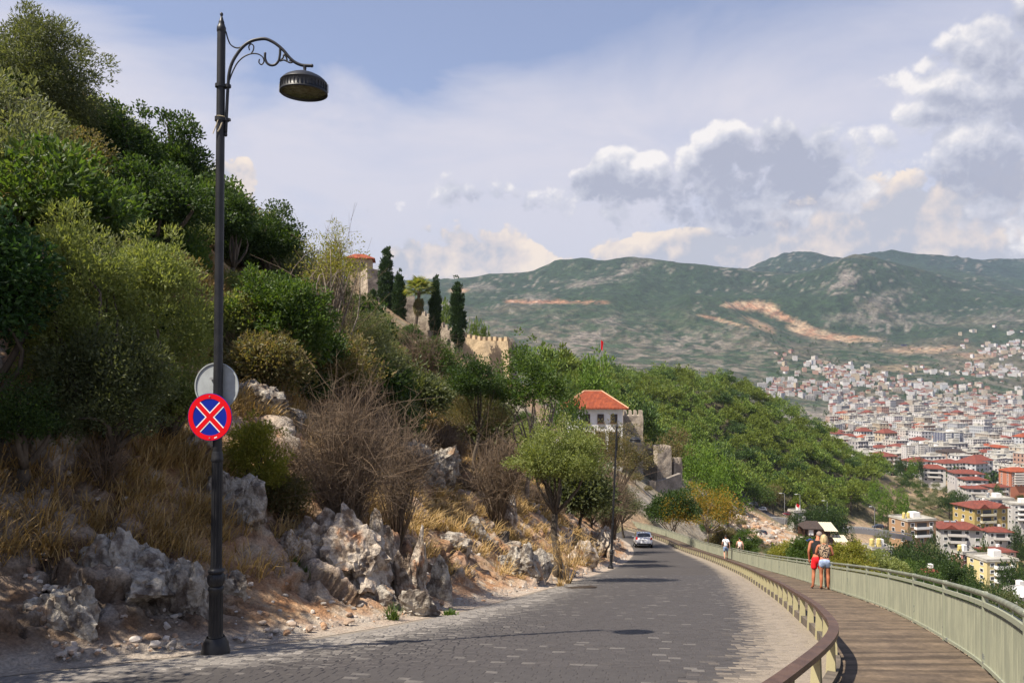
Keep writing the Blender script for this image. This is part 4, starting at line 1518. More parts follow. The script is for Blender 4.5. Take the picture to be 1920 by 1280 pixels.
def plant(name, label, cat, box, d, leafmat, ncl0, per, cr, ln, wd, seed, bark='bark', depth=.8, r0=.09, group=None, nlimb=7, stem_h=.4, ground=None, taper=None, top=.1, extra=None, fill=True, **kw):
    """tree or bush whose crown fills the photo box (x0,y0,x1,y1) at depth d, standing on the ground below"""
    x0, y0, x1, y1 = box
    gx_ = P((x0 + x1) / 2, 700, d)[0]
    ncl = ncl0
    if fill:                                   # stand it where the slope is seen at its foot
        dh = hit((x0 + x1) / 2, y1)[1]
        if .65 * d < dh < 1.9 * d:
            k_ = (.98 * dh) / d
            d, cr, ln, wd, r0 = d * k_, cr * k_, ln * max(1, k_) ** .5, wd * max(1, k_) ** .5, r0 * k_
            per = int(per * max(1, k_) ** .8)
            gx_ = P((x0 + x1) / 2, 700, d)[0]
    if fill:                                   # leafy down to the ground
        yg = HOR - (Hs(gx_, d) + .1) / d * FPX
        if yg > y1:
            y2 = min(yg, y1 + .35 * (y1 - y0))
            ncl = int(ncl0 * (.3 + .7 * (y2 - y0) / (y1 - y0)))
            y1 = y2
    cx, cy = (x0 + x1) / 2, (y0 + y1) / 2
    c = P(cx, cy, d)
    rx, rz = (x1 - x0) / 2 * d / FPX, (y1 - y0) / 2 * d / FPX
    g = Hs(c[0], d) if ground is None else ground
    base = np.array([c[0], d, min(g, c[2] - rz * .3)])
    root = empty(name, base, label, cat, group)
    k = .88
    mb, cl = crown(rx * k, rx * depth * k, rz * k, ncl, per, cr, ln, wd, seed, top=top, taper=taper or ([(0, 2.2), (.12, 1.5), (.3, 1.12), (.5, 1), (1, 1)] if fill else None), **kw)
    V = np.array([0, 0, c[2] - base[2]])
    out = MB()
    out.merge(mb, TM(V))
    out.build('crown', M[leafmat], root)
    rg = np.random.default_rng(seed + 900)
    tips = cl[rg.permutation(len(cl))[:nlimb]] * .9 + V
    lb = limbs((0, 0, -.15), tips, r0, rg, stem_h=stem_h)
    lb.build('trunk', M[bark], root, True)
    return root


NEAR = 'trees and bushes growing on the rocky slope'
# the large plants of the near slope
plant('olive_tree', 'large dark olive tree at the top of the slope in the upper left corner', 'tree', (-90, 5, 198, 300), 27, 'leaf_olive', 190, 230, .55, .14, .042, 1, fill=False, r0=.2, group=NEAR, top=.5)
plant('broadleaf_tree', 'dark leafy tree just right of the big olive tree on the skyline', 'tree', (150, 178, 300, 420), 24, 'leaf_dark', 70, 150, .42, .13, .075, 2, group=NEAR, r0=.12)
plant('broadleaf_tree', 'tall leafy tree with upright shoots left of the lamp post top', 'tree', (262, 195, 390, 440), 22, 'leaf_dark', 55, 150, .36, .13, .07, 3, group=NEAR, r0=.12, up=.9)
plant('brown_bush', 'brownish green bush below the olive tree', 'bush', (55, 245, 220, 410), 22.5, 'leaf_brown', 60, 120, .38, .10, .055, 4, group=NEAR)
plant('broadleaf_tree', 'broad dark green tree behind the shaft of the nearest lamp', 'tree', (165, 300, 415, 520), 20.5, 'leaf_dark', 90, 190, .42, .12, .07, 5, group=NEAR, r0=.14)
plant('green_bush', 'mid green bush at the left edge beneath the big olive tree', 'bush', (-60, 235, 62, 350), 20, 'leaf_mid', 40, 130, .3, .10, .05, 6, group=NEAR)
plant('feathery_bush', 'tall feathery yellow green bush on the left of the slope', 'bush', (45, 378, 250, 790), 14, 'leaf_feather', 120, 270, .36, .085, .026, 7, group=NEAR, up=.7, top=.0, shell=.6)
plant('feathery_bush', 'feathery yellow green bush beside the lamp shaft above the signs', 'bush', (195, 428, 395, 820), 13, 'leaf_feather', 120, 270, .34, .085, .026, 8, group=NEAR, up=.7, top=.0, shell=.6)
plant('olive_green_bush', 'dark olive green bush low in the shade under the feathery bushes', 'bush', (60, 610, 330, 850), 11.8, 'leaf_olive', 90, 200, .3, .075, .028, 9, group=NEAR)
plant('fig_bush', 'glossy large leaved bush at the left edge of the photo', 'bush', (-110, 395, 88, 800), 9.6, 'leaf_fig', 90, 110, .30, .10, .06, 10, group=NEAR, up=.2)
plant('broadleaf_tree', 'dark tree on the skyline just right of the lamp shaft', 'tree', (385, 340, 475, 530), 25, 'leaf_dark', 42, 150, .38, .12, .07, 11, group=NEAR, r0=.1)
plant('broadleaf_tree', 'dark round tree between the lamp shaft and the bare branched tree', 'tree', (450, 375, 560, 560), 26, 'leaf_dark', 50, 150, .42, .12, .07, 12, group=NEAR, r0=.11)
plant('sparse_tree', 'thinly leaved tree with bare grey branches against the sky', 'tree', (535, 408, 695, 575), 30, 'leaf_yellow', 60, 24, .38, .10, .05, 13, 'bark_pale', group=NEAR, nlimb=26, r0=.09, stem_h=.2)
plant('young_pine', 'light green young pine behind the bare branches', 'tree', (592, 420, 668, 560), 36, 'leaf_yellow', 34, 110, .42, .20, .03, 14, group=NEAR, taper=[(0, 1), (1, .35)])
plant('laurel_bush', 'dark green leafy bush in front of the bare branched tree', 'bush', (415, 500, 620, 720), 18.5, 'leaf_mid', 85, 190, .36, .10, .06, 15, group=NEAR)
plant('laurel_bush', 'leafy green bush right of the grey sign back', 'bush', (470, 570, 640, 730), 17.5, 'leaf_dark', 60, 170, .32, .10, .055, 16, group=NEAR)
plant('spurge_bush', 'rounded yellow green bush right of the no stopping sign', 'bush', (412, 782, 548, 935), 12.4, 'leaf_yellow', 75, 210, .19, .06, .024, 17, group=NEAR, up=.8, top=.0)
plant('olive_green_bush', 'grey green bush on the slope left of the cypresses', 'bush', (600, 560, 745, 740), 25, 'grey_olive', 80, 190, .42, .11, .035, 18, group=NEAR)
plant('laurel_bush', 'dark green bush below the palm', 'bush', (742, 635, 870, 745), 38, 'leaf_mid', 60, 170, .52, .14, .07, 19, group=NEAR)
plant('laurel_bush', 'green bush under the crenellated castle wall', 'bush', (835, 660, 935, 760), 40, 'leaf_dark', 50, 170, .5, .14, .07, 20, group=NEAR)
plant('broadleaf_tree', 'loose green tree with visible branches left of the white house', 'tree', (898, 628, 1076, 800), 42, 'leaf_mid', 78, 130, .55, .17, .09, 21, 'bark_pale', group=NEAR, nlimb=14, r0=.12)
plant('carob_tree', 'round olive green tree standing on the bank above the road bend', 'tree', (955, 770, 1132, 990), 28, 'leaf_feather', 95, 250, .44, .11, .045, 22, fill=False, group=NEAR, r0=.14, depth=.9)
plant('broom_bush', 'brown green twiggy bush above the dry grass left of the round tree', 'bush', (805, 700, 965, 870), 29, 'leaf_brown', 75, 130, .42, .09, .03, 23, group=NEAR, up=.8)
plant('olive_green_bush', 'low grey green bush on the crest below the castle wall', 'bush', (735, 700, 850, 790), 30, 'grey_olive', 50, 160, .4, .10, .035, 24, group=NEAR)
plant('laurel_bush', 'small bright green bush in the dry grass gully', 'bush', (735, 760, 790, 850), 22, 'leaf_dark', 26, 130, .22, .08, .04, 25, group=NEAR)
plant('brown_tree', 'brown leaved tree behind the second street lamp', 'tree', (1070, 785, 1230, 955), 72, 'leaf_brown', 110, 130, .9, .22, .075, 26, fill=False, group=NEAR, r0=.16, nlimb=16)
plant('green_bush', 'green bush overhanging the road beyond the parked looking white car', 'bush', (1135, 905, 1205, 1010), 62, 'leaf_olive', 50, 120, .6, .18, .06, 27, group=NEAR)
for i, (bx, d, lm, lb) in enumerate([
        ((-60, 700, 120, 900), 9.6, 'leaf_dark', 'dark bush in the shade at the left edge under the fig bush'),
        ((90, 700, 300, 880), 11, 'leaf_olive', 'dark olive green bush low in the shade left of the lamp shaft'),
        ((240, 690, 400, 840), 12, 'leaf_feather', 'yellow green bush touching the lamp shaft left of the signs'),
        ((430, 640, 560, 760), 16, 'leaf_brown', 'brownish bush in the straw grass right of the grey sign back'),
        ((600, 640, 760, 760), 20, 'grey_olive', 'grey green bush above the large brown leafless bush'),
        ((700, 690, 830, 800), 24, 'leaf_olive', 'olive green bush on the slope above the brown twigs'),
        ((840, 740, 960, 850), 30, 'leaf_olive', 'olive green bush left of the round tree'),
        ((390, 560, 480, 680), 17, 'leaf_feather', 'yellow green bush right behind the lamp shaft'),
        ((20, 560, 200, 700), 11.5, 'leaf_dark', 'dark green bush between the fig bush and the feathery bush'),
        ((1040, 860, 1130, 1000), 36, 'leaf_olive', 'dark bush under the round tree on the bank'),
        ((500, 900, 560, 960), 12.5, 'leaf_brown', 'little brownish bush on the bare dirt left of the ochre block')]):
    plant('slope_bush', lb, 'bush', bx, d, lm, 60, 150, .022 * d, .0075 * d * (.7 if d < 13 else 1), .0033 * d * (.7 if d < 13 else 1), 120 + i, group=NEAR, nlimb=8)
OUT = 'trees and bushes growing below the railing'
plant('green_bush', 'dark green bush beyond the railing under the castle tower', 'bush', (1215, 912, 1310, 1010), 108, 'leaf_dark', 60, 150, 1.1, .36, .18, 28, group=OUT)
plant('autumn_tree', 'yellow orange leaved tree beyond the far bend of the railing', 'tree', (1265, 905, 1390, 1030), 92, 'leaf_autumn', 80, 90, 1.0, .30, .12, 29, 'bark_pale', group=OUT, nlimb=18, r0=.13)
plant('autumn_tree', 'smaller yellow tree left of the walking man', 'tree', (1225, 925, 1300, 1015), 98, 'leaf_autumn', 40, 80, .9, .28, .12, 30, 'bark_pale', group=OUT)
plant('green_bush', 'green bush right of the two walkers outside the railing', 'bush', (1375, 990, 1425, 1050), 74, 'leaf_mid', 34, 120, .5, .2, .08, 31, group=OUT)
for i, (bx, d, lm, lb) in enumerate([
        ((1440, 1015, 1525, 1075), 62, 'leaf_yellow', 'yellow green bush behind the railing left of the couple'),
        ((1480, 1005, 1545, 1070), 55, 'leaf_mid', 'green bush right behind the couple'),
        ((1550, 1010, 1640, 1095), 46, 'leaf_yellow', 'large leaved yellow green bush just right of the couple'),
        ((1590, 1025, 1700, 1110), 60, 'leaf_feather', 'feathery bush below the cream flat roofed house'),
        ((1655, 1050, 1760, 1120), 70, 'leaf_mid', 'mid green bush behind the middle of the railing'),
        ((1735, 1050, 1850, 1150), 78, 'leaf_dark', 'dark bush below the yellow apartment house'),
        ((1800, 1095, 1960, 1260), 40, 'leaf_olive', 'dark olive tree behind the near end of the railing'),
        ((1880, 1090, 2040, 1300), 48, 'leaf_dark', 'dark tree cut off by the right edge of the photo'),
        ((1330, 990, 1380, 1040), 84, 'leaf_brown', 'brown scrub behind the walkers')]):
    plant('slope_bush', lb, 'bush', bx, d, lm, 70, 130, .0085 * d, .0031 * d, .0014 * d, 60 + i, group=OUT, nlimb=10)


for i, (x, y, h) in enumerate(((-9.3, 7.7, 5.2), (-11.8, 9.2, 6.0), (-8.8, 5.0, 5.2), (-12.4, 12.0, 5.6))):
    g_ = Hs(x, y)
    r_ = empty('broadleaf_tree', (x, y, g_), ('tree just outside the left edge shading the grey rocks', 'tree behind the fig bush just outside the left edge', 'tree beside the photographer outside the left edge', 'tree behind the olive green bush outside the left edge')[i], 'tree', NEAR)
    q_, c_ = crown(2.5, 2.5, 1.9, 60, 170, .6, .15, .09, 800 + i)
    o_ = MB()
    o_.merge(q_, TM((0, 0, h - 1.6)))
    o_.build('crown', M['leaf_dark'], r_)
    limbs((0, 0, -.2), c_[:7] * .9 + np.array([0, 0, h - 1.6]), .14, np.random.default_rng(i)).build('trunk', M['bark'], r_, True)


def twig_bush(label, box, d, n, seed, r=.006, m='twig', group=NEAR, spread=1.0):
    x0, y0, x1, y1 = box
    c = P((x0 + x1) / 2, y1, d)
    g = Hs(c[0], d)
    h = (y1 - y0) * d / FPX
    base = (c[0], d, min(g, c[2]))
    root = empty('twiggy_bush', base, label, 'bush', group)
    mb = twigs((x1 - x0) / 2 * d / FPX, (x1 - x0) / 2 * d / FPX * .8, h + c[2] - base[2], n, seed, r, spread=spread)
    mb.build('twigs', M[m], root)
    return root


twig_bush('large brown leafless bush spreading over the middle of the bank', (552, 700, 742, 890), 16, 420, 1, .006)
twig_bush('brown leafless bush right of the large one', (690, 740, 800, 900), 18, 160, 2, .006)
twig_bush('brown dry bush under the round olive green tree', (880, 790, 985, 960), 30, 200, 3, .009)
twig_bush('bare brown brush beside the second lamp post', (1095, 850, 1190, 985), 64, 220, 4, .014)
twig_bush('dry brush below the palm on the crest', (740, 600, 850, 720), 60, 200, 5, .018)
twig_bush('bare grey branches rising from the skyline bushes', (545, 420, 700, 580), 31, 60, 6, .012, spread=.8)
twig_bush('pale dry stalks leaning out above the road bend', (1020, 950, 1110, 1050), 27, 18, 7, .012, 'straw')
twig_bush('brown dead brush on the grassy gully', (790, 640, 880, 740), 75, 160, 8, .02)


# scrub that covers the rest of the slope: a few kinds, copied
def scrub():
    protos = []
    rg = np.random.default_rng(31)
    kinds = [('leaf_mid', 'leafy green bush', .10, .05), ('grey_olive', 'grey green bush', .09, .03), ('leaf_dark', 'dark evergreen bush', .10, .055),
             ('leaf_brown', 'brownish bush', .09, .035), ('leaf_feather', 'yellow green bush', .085, .03)]
    for i, (m, nm, ln, wd) in enumerate(kinds):
        mb, cl = crown(.9, .9, .75, 52, 120, .30, ln * 1.05, wd * 1.15, 300 + i, top=.2, up=.5)
        mb2 = MB()
        mb2.merge(mb, TM((0, 0, .8)))
        cm = mb2.mesh('crown', M[m])
        tm = limbs((0, 0, -.3), cl[:7] + np.array([0, 0, .8]), .05, np.random.default_rng(i)).mesh('trunk', M['bark'])
        protos.append((cm, tm, nm))
    Y = 17 + 105 * rg.random(3000)
    X = -58 + 70 * rg.random(3000)
    Z = H(X, Y)
    PX, PY = X / Y * FPX + 960, HOR - Z / Y * FPX
    LX = np.interp(np.minimum(Y, 110), Lc[Lc[:, 1].argsort(), 1], Lc[Lc[:, 1].argsort(), 0])
    ok = (PX > -100) & (PX < 1130) & (X < LX - np.where(Y < 60, 7.5, 2.2))
    ok &= ~((PX > 350) & (PX < 445) & (PY > 470) & (PY < 640))
    ok &= ~((PX > 640) & (PX < 900) & (PY > 720) & (PY < 900) & (rg.random(3000) < .8))
    ok &= ~((PX < 110) & (PY > 330) & (PY < 420))
    lowd = (Y < 46) & ok
    pick = np.concatenate([np.nonzero(ok)[0][:200], np.nonzero(lowd)[0][-90:]])
    for j in pick:
        x, y, z = X[j], Y[j], Z[j]
        q = rg.integers(len(protos))
        if y > 60:
            q = [0, 1, 2, 1, 3, 4][rg.integers(6)]
        s = (.7 + .85 * rg.random()) * (1 + .012 * y) * (1 if y < 62 else .62)
        cm, tm, nm = protos[q]
        r = empty(nm.replace(' ', '_'), (x, y, z - .1), nm + ' among the scrub on the upper slope', 'bush', nm + ' scrub', rg.random() * 6.28)
        r.scale = (s, s, s * (.8 + .4 * rg.random()))
        obj('crown', cm, r)
        obj('trunk', tm, r)


scrub()


# ------------------------------------------------------------------ dry grass, one mass
def brush():
    rg = np.random.default_rng(52)
    ms = [twigs(.75, .75, 1.15, 110, 70 + k, .0075, spread=.9).mesh('twigs', M['twig']) for k in range(3)]
    N = 3000
    Y = 11 + 60 * rg.random(N) ** 1.3
    LX = np.interp(Y, L_MONO[:, 1], L_MONO[:, 0])
    X = LX - 2.2 - 16 * rg.random(N)
    Z = H(X, Y)
    PX, PY = X / Y * FPX + 960, HOR - Z / Y * FPX
    ok = btw(PX, 430, 1120) & btw(PY, 610, 980) | btw(PX, 40, 420) & btw(PY, 800, 960) & (Y < 16)
    for j in np.nonzero(ok)[0][:95]:
        s = (.55 + .7 * rg.random()) * (1 + Y[j] / 70)
        r = empty('brown_brush', (X[j], Y[j], Z[j] - .05), 'dry brown brush scattered over the rocky slope', 'bush', 'dry brown brush on the slope', rg.random() * 6.28)
        r.scale = (s, s, s * (.7 + .5 * rg.random()))
        obj('twigs', ms[rg.integers(3)], r)


def btw(v, a, b):
    return (v > a) & (v < b)


L_MONO = Lc[np.argsort(Lc[:, 1])]


def grass():
    rg = np.random.default_rng(41)
    spots = []

    def region(n, f, dmin=8.5, dmax=70, umin=1.0, umax=14):
        m = n * 60
        d = dmin + (dmax - dmin) * rg.random(m) ** 1.7
        i = np.searchsorted(L_MONO[:, 1], d).clip(0, len(L_MONO) - 1)
        x = L_MONO[i, 0] - umin - (umax - umin) * rg.random(m)
        z = H(x, d)
        ok = f(x / d * FPX + 960, HOR - z / d * FPX, d)
        for j in np.nonzero(ok)[0][:n]:
            spots.append((x[j], d[j], z[j], 1.0))
    region(330, lambda px, py, d: btw(px, 380, 1120) & btw(py, 840, 1090), 9, 48, .7, 6)
    region(520, lambda px, py, d: btw(px, -50, 1150) & btw(py, 600, 1010) & (vnoise(np.stack([px / 60., py / 60., px * 0], 1), 4) > .42))
    region(170, lambda px, py, d: btw(px, 600, 870) & btw(py, 840, 1010), 11, 30, .8, 9)
    region(190, lambda px, py, d: btw(px, -40, 420) & btw(py, 830, 1060), 8.6, 16, .9, 9)
    region(140, lambda px, py, d: btw(px, 335, 445) & btw(py, 470, 640), 13, 34, 4, 24)
    region(90, lambda px, py, d: btw(px, -60, 120) & btw(py, 340, 420), 14, 36, 8, 28)
    region(130, lambda px, py, d: btw(px, 720, 960) & btw(py, 720, 960), 14, 50, 2, 18)
    region(150, lambda px, py, d: btw(px, 400, 560) & btw(py, 620, 790), 11, 28, 3, 16)
    Vs, Fs, o = [], [], 0
    for (x, y, z, s) in spots:
        nb = rg.integers(28, 50)
        hh = (.35 + .45 * rg.random()) * (1 + y / 90)
        an = rg.random(nb) * 6.283
        lean = .25 + .9 * rg.random(nb)
        L = hh * (.6 + .6 * rg.random(nb))
        w = .0045 * (1 + y / 13)
        b = np.stack([x + rg.normal(size=nb) * .09, y + rg.normal(size=nb) * .09, np.full(nb, z - .05)], 1)
        dr = np.stack([np.cos(an) * lean + .25, np.sin(an) * lean - .1, np.full(nb, 1.0)], 1)
        dr /= np.linalg.norm(dr, axis=1, keepdims=True)
        sd = np.stack([-np.sin(an), np.cos(an), np.zeros(nb)], 1) * w
        p1 = b + dr * L[:, None] * .5
        p2 = p1 + (dr + np.array([0, 0, -.55])) * L[:, None] * .4
        V = np.stack([b - sd, b + sd, p1 - sd * .8, p1 + sd * .8, p2 - sd * .15, p2 + sd * .15], 1).reshape(-1, 3)
        i = o + np.arange(nb) * 6
        Fs += [np.stack([i, i + 1, i + 3, i + 2], 1), np.stack([i + 2, i + 3, i + 5, i + 4], 1)]
        Vs.append(V)
        o += nb * 6
    mb = MB()
    mb.add(np.concatenate(Vs), np.concatenate(Fs))
    tag(mb.build('dry_grass', M['straw']), kind='stuff')
    # a few green tufts at the foot of the bank, countable
    for (px, py, lab, h) in ((575, 1085, 'green grass tuft on the dirt left of the white fin rock', .35), (735, 1160, 'green grass tuft at the foot of the white boulders', .38), (842, 1155, 'small leafy weed at the road edge right of the white boulders', .2), (548, 1065, 'spiky green agave like plant beside the rust red rock', .28), (675, 985, 'dry spiky tuft on top of the ochre rock', .28), (1050, 1100, 'yellowish grass tuft at the road edge before the second lamp', .4)):
        p = hit(px, py)
        nb = 90
        an = rg.random(nb) * 6.283
        lean = .1 + .8 * rg.random(nb)
        L = h * (.6 + .5 * rg.random(nb))
        b = np.stack([rg.normal(size=nb) * .05, rg.normal(size=nb) * .05, np.full(nb, -.03)], 1)
        dr = np.stack([np.cos(an) * lean, np.sin(an) * lean, np.ones(nb)], 1)
        dr /= np.linalg.norm(dr, axis=1, keepdims=True)
        sd = np.stack([-np.sin(an), np.cos(an), np.zeros(nb)], 1) * (.006 if 'weed' not in lab and 'agave' not in lab else .016)
        p1 = b + dr * L[:, None] * .55
        p2 = p1 + (dr + np.array([0, 0, -.4])) * L[:, None] * .45
        V = np.stack([b - sd, b + sd, p1 - sd, p1 + sd, p2 - sd * .1, p2 + sd * .1], 1).reshape(-1, 3)
        i = np.arange(nb) * 6
        mb = MB()
        mb.add(V, np.concatenate([np.stack([i, i + 1, i + 3, i + 2], 1), np.stack([i + 2, i + 3, i + 5, i + 4], 1)]))
        tag(obj('grass_tuft', mb.mesh('grass_tuft', M['straw'] if 'dry' in lab or 'yellowish' in lab else M['leaf_mid']), loc=p), lab, 'plant')


grass()
brush()


# prickly pears in the shade at the left edge
def cactus(px, py, d, label, seed):
    rg = np.random.default_rng(seed)
    b = hit(px, py)
    root = empty('prickly_pear', b, label, 'cactus')
    V, F = ICO[2]
    pads = [((0, 0, .18), .0, 1.0)]
    for k in range(5):
        pads.append(((rg.normal() * .16, rg.normal() * .08, .35 + .2 * rg.random()), rg.normal() * .7, .8 + .3 * rg.random()))
    for k, (c, tl, s) in enumerate(pads):
        mb = MB()
        W = V * np.array([.10, .022, .16]) * s
        W[:, 0] *= .75 + .35 * sst(W[:, 2], -.16 * s, .1 * s)
        mb.add(W, F)
        o = obj('pad', mb.mesh('pad', M['cactus']), root, M=TM(c, rg.random() * 1.2 - .6, (1, 1, 1), 0, tl))
        for p in o.data.polygons:
            p.use_smooth = True


cactus(98, 775, 10.0, 'prickly pear with one pad catching light beside the feathery bush', 1)
cactus(35, 850, 9.4, 'prickly pear in deep shade at the left edge', 2)

# ------------------------------------------------------------------ castle walls, towers and the white house
def ground_at(px, d):
    x = (px - 960) / FPX * d
    return np.array([x, d, Hs(x, d)])


def tower(name, label, px0, px1, py_top, d, dep, m, rz=0.0, merl=4, foot=9.0, mh=.9, teeth=True, cat='castle tower', group='castle towers and walls', rag=0.0, seed=0):
    """square masonry tower: face spans px0..px1 at depth d; merlons are parts"""
    a, b = P(px0, py_top, d), P(px1, py_top, d)
    w = b[0] - a[0]
    c = (a + b) / 2
    root = empty(name, (c[0], d + dep / 2, c[2] - foot), label, cat, group, rz)
    top = foot - mh if teeth else foot
    mb = MB()
    nx, nz = max(3, int(w / .8)), max(4, int(top / .8))
    # a slightly battered shaft whose faces are gently uneven
    V, F = [], []
    rg = np.random.default_rng(seed + 5)
    per = [(-1, -1), (1, -1), (1, 1), (-1, 1)]
    ring = []
    for i in range(4):
        p, q = np.array(per[i]), np.array(per[(i + 1) % 4])
        for t in np.linspace(0, 1, nx, endpoint=False):
            ring.append(p * (1 - t) + q * t)
    ring = np.array(ring)
    n = len(ring)
    for k in range(nz + 1):
        z = -6 + (top + 6) * k / nz
        s = 1 + .03 * (1 - k / nz)
        j = rg.normal(size=(n, 2)) * .035
        V.append(np.column_stack([ring * np.array([w / 2, dep / 2]) * s + j, np.full(n, z) + (rg.normal(size=n) * rag if k == nz else 0)]))
    kk = np.arange(n)
    for k in range(nz):
        F.append(np.stack([k * n + kk, k * n + (kk + 1) % n, (k + 1) * n + (kk + 1) % n, (k + 1) * n + kk], 1))
    mb.add(np.concatenate(V), np.concatenate(F))
    mb.box((0, 0, top - .15 - rag), (w - .2, dep - .2, .2))
    mb.build('shaft', M[m], root)
    if teeth:
        mm = MB().box((0, 0, mh / 2), (w / merl * .58, .45, mh), taper=.86).mesh('merlon', M[m])
        md = MB().box((0, 0, mh / 2), (.45, dep / max(2, int(dep / (w / merl))) * .58, mh), taper=.86).mesh('merlon', M[m])
        for i in range(merl):
            x = -w / 2 + w * (i + .5) / merl
            for s in (-1, 1):
                obj('merlon', mm, root, loc=(x, s * (dep / 2 - .24), top - .01))
        nd = max(2, int(dep / (w / merl)))
        for i in range(1, nd - 1):
            y = -dep / 2 + dep * (i + .5) / nd
            for s in (-1, 1):
                obj('merlon', md, root, loc=(s * (w / 2 - .24), y, top - .01))
    return root


def wall_run(name, label, pts, thick, height, m, mh=1.0, sp=1.5, group='castle towers and walls', slit=None, teeth=True):
    """crenellated wall through world points (its top line)"""
    p = np.array(pts, float)
    c = p[0]
    root = empty(name, (c[0], c[1], c[2] - height), label, 'castle wall', group)
    q = p - np.array([c[0], c[1], c[2] - height])
    s = np.concatenate([[0], np.cumsum(np.linalg.norm(np.diff(q, axis=0), axis=1))])
    ss = np.linspace(0, s[-1], max(3, int(s[-1] / .9)))
    L = np.stack([np.interp(ss, s, q[:, i]) for i in range(3)], 1)
    tg = np.gradient(L[:, :2], axis=0)
    tg /= np.linalg.norm(tg, axis=1, keepdims=True)
    nr = np.stack([-tg[:, 1], tg[:, 0]], 1)
    nz = 8
    rg = np.random.default_rng(int(abs(c[0]) * 10) + 1)
    mb = MB()
    n = len(L)
    for sgn in (-1, 1):
        V = []
        for k in range(nz + 1):
            z = L[:, 2] - mh - (height + 3) * (1 - k / nz)
            V.append(np.column_stack([L[:, :2] + nr * sgn * thick / 2 + rg.normal(size=(n, 2)) * .05, z]))
        V = np.stack(V, 1).reshape(-1, 3)
        mb.grid(V, n, nz + 1)
    V = np.stack([np.column_stack([L[:, :2] + nr * a * thick / 2, L[:, 2] - mh - .02]) for a in (-1, 1)], 1).reshape(-1, 3)
    mb.grid(V, n, 2)
    for e in (0, n - 1):
        V = []
        for a in (-1, 1):
            for zz in (L[e, 2] - mh, L[e, 2] - mh - height - 3):
                V.append([*(L[e, :2] + nr[e] * a * thick / 2), zz])
        mb.add(V, [[0, 1, 3, 2]])
    mb.build('curtain', M[m], root)
    if teeth:
        mm = MB().box((0, 0, mh / 2 - .06), (sp * .56, thick * .6, mh + .1), taper=.85).mesh('merlon', M[m])
        for t in np.arange(sp / 2, s[-1], sp):
            x, y, z = [np.interp(t, s, q[:, i]) for i in range(3)]
            i = min(n - 1, int(t / s[-1] * n))
            obj('merlon', mm, root, M=TM((x, y, z - mh), math.atan2(tg[i, 1], tg[i, 0]), (.9 + .2 * rg.random(), 1, .8 + .3 * rg.random())))
    if slit is not None:
        for (t, dz) in slit:
            i = min(n - 1, int(t * n))
            sl = MB()
            sl.prism([(-.42, -.6), (.42, -.6), (.42, .3), (0, .8), (-.42, .3)], -.06, .06)
            o = obj('loophole', sl.mesh('loophole', M['black_cloth']), root, M=TM((*(L[i, :2] - nr[i] * (thick / 2)), L[i, 2] - dz), math.atan2(tg[i, 1], tg[i, 0]), rx=math.pi / 2))
    return root


tower('castle_tower', 'square crenellated stone tower right behind the white house with the orange roof', 1171, 1208, 770, 144, 4.2, 'stone', -.12, 4, 14)
wall_run('castle_wall', 'crenellated curtain wall between the square tower and the lower tower', [P(1200, 826, 150), P(1222, 834, 149), P(1238, 838, 147)], 1.2, 8, 'stone_ochre', .8, 1.15)
tower('castle_tower', 'lower crenellated tower with dark front and ochre flank beyond the road bend', 1229, 1257, 836, 143, 3.6, 'stone', .18, 5, 10.5, .7)
tower('ruined_wall', 'ruined pale wall stump with two broken teeth at the end of the castle wall', 1262, 1279, 858, 146, 1.2, 'stone', .25, 2, 9, .9, cat='ruin')
tower('ruined_wall', 'ochre wall stub between the lower tower and the broken teeth', 1254, 1264, 866, 147, 1.4, 'stone_ochre', .1, 2, 7, .9, cat='ruin')
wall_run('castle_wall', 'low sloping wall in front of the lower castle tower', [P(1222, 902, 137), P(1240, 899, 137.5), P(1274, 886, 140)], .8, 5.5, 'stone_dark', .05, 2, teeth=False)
tower('ruined_wall', 'small square stone pier at the left end of the low sloping wall', 1217, 1229, 901, 136, 1.0, 'stone', .1, 2, 5, .3, teeth=False, cat='ruin', rag=.1)
wall_run('castle_wall', 'flat topped run of the upper castle wall right of the last cypress', [P(866, 622, 142), P(905, 631, 140), P(958, 632, 137)], 1.6, 6.5, 'stone_ochre', .75, 1.15)
wall_run('castle_wall', 'stepped run of the upper castle wall between the palm and the last cypress', [P(772, 572, 147), P(800, 585, 146), P(836, 608, 144), P(868, 624, 142)], 1.5, 6, 'stone', .8, 1.2, slit=[(.72, 3.0)])
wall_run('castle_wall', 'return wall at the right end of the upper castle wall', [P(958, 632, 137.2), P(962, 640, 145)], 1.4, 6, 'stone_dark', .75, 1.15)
tower('ruined_wall', 'broken stone tower block at the top of the ridge left of the tall cypress', 678, 716, 503, 150, 4.5, 'stone', .5, 3, 8, 1.0, teeth=False, cat='ruin', rag=.45, seed=3)
tower('ruined_wall', 'tall pale wall stump behind the trunk of the palm', 756, 776, 556, 149, 2.0, 'stone', .2, 2, 7, 1.0, teeth=False, cat='ruin', rag=.4, seed=5)


def hip_roof(mb, w, d, z, h, ov=.5, ridge=.35, mi=0, ribs=0, along='x', under=True):
    """hipped roof over a w x d rectangle; ridge along x"""
    hw, hd = w / 2 + ov, d / 2 + ov
    rx = hw * ridge
    V = np.array([[-hw, -hd, z], [hw, -hd, z], [hw, hd, z], [-hw, hd, z], [-rx, 0, z + h], [rx, 0, z + h]])
    mb.add(V, [[0, 1, 5, 4], [2, 3, 4, 5]], mi)
    mb.add(V, [[1, 2, 5], [3, 0, 4]], mi)
    if under:
        mb.box((0, 0, z - .075), (hw * 2 - .02, hd * 2 - .02, .14), mi=mi)


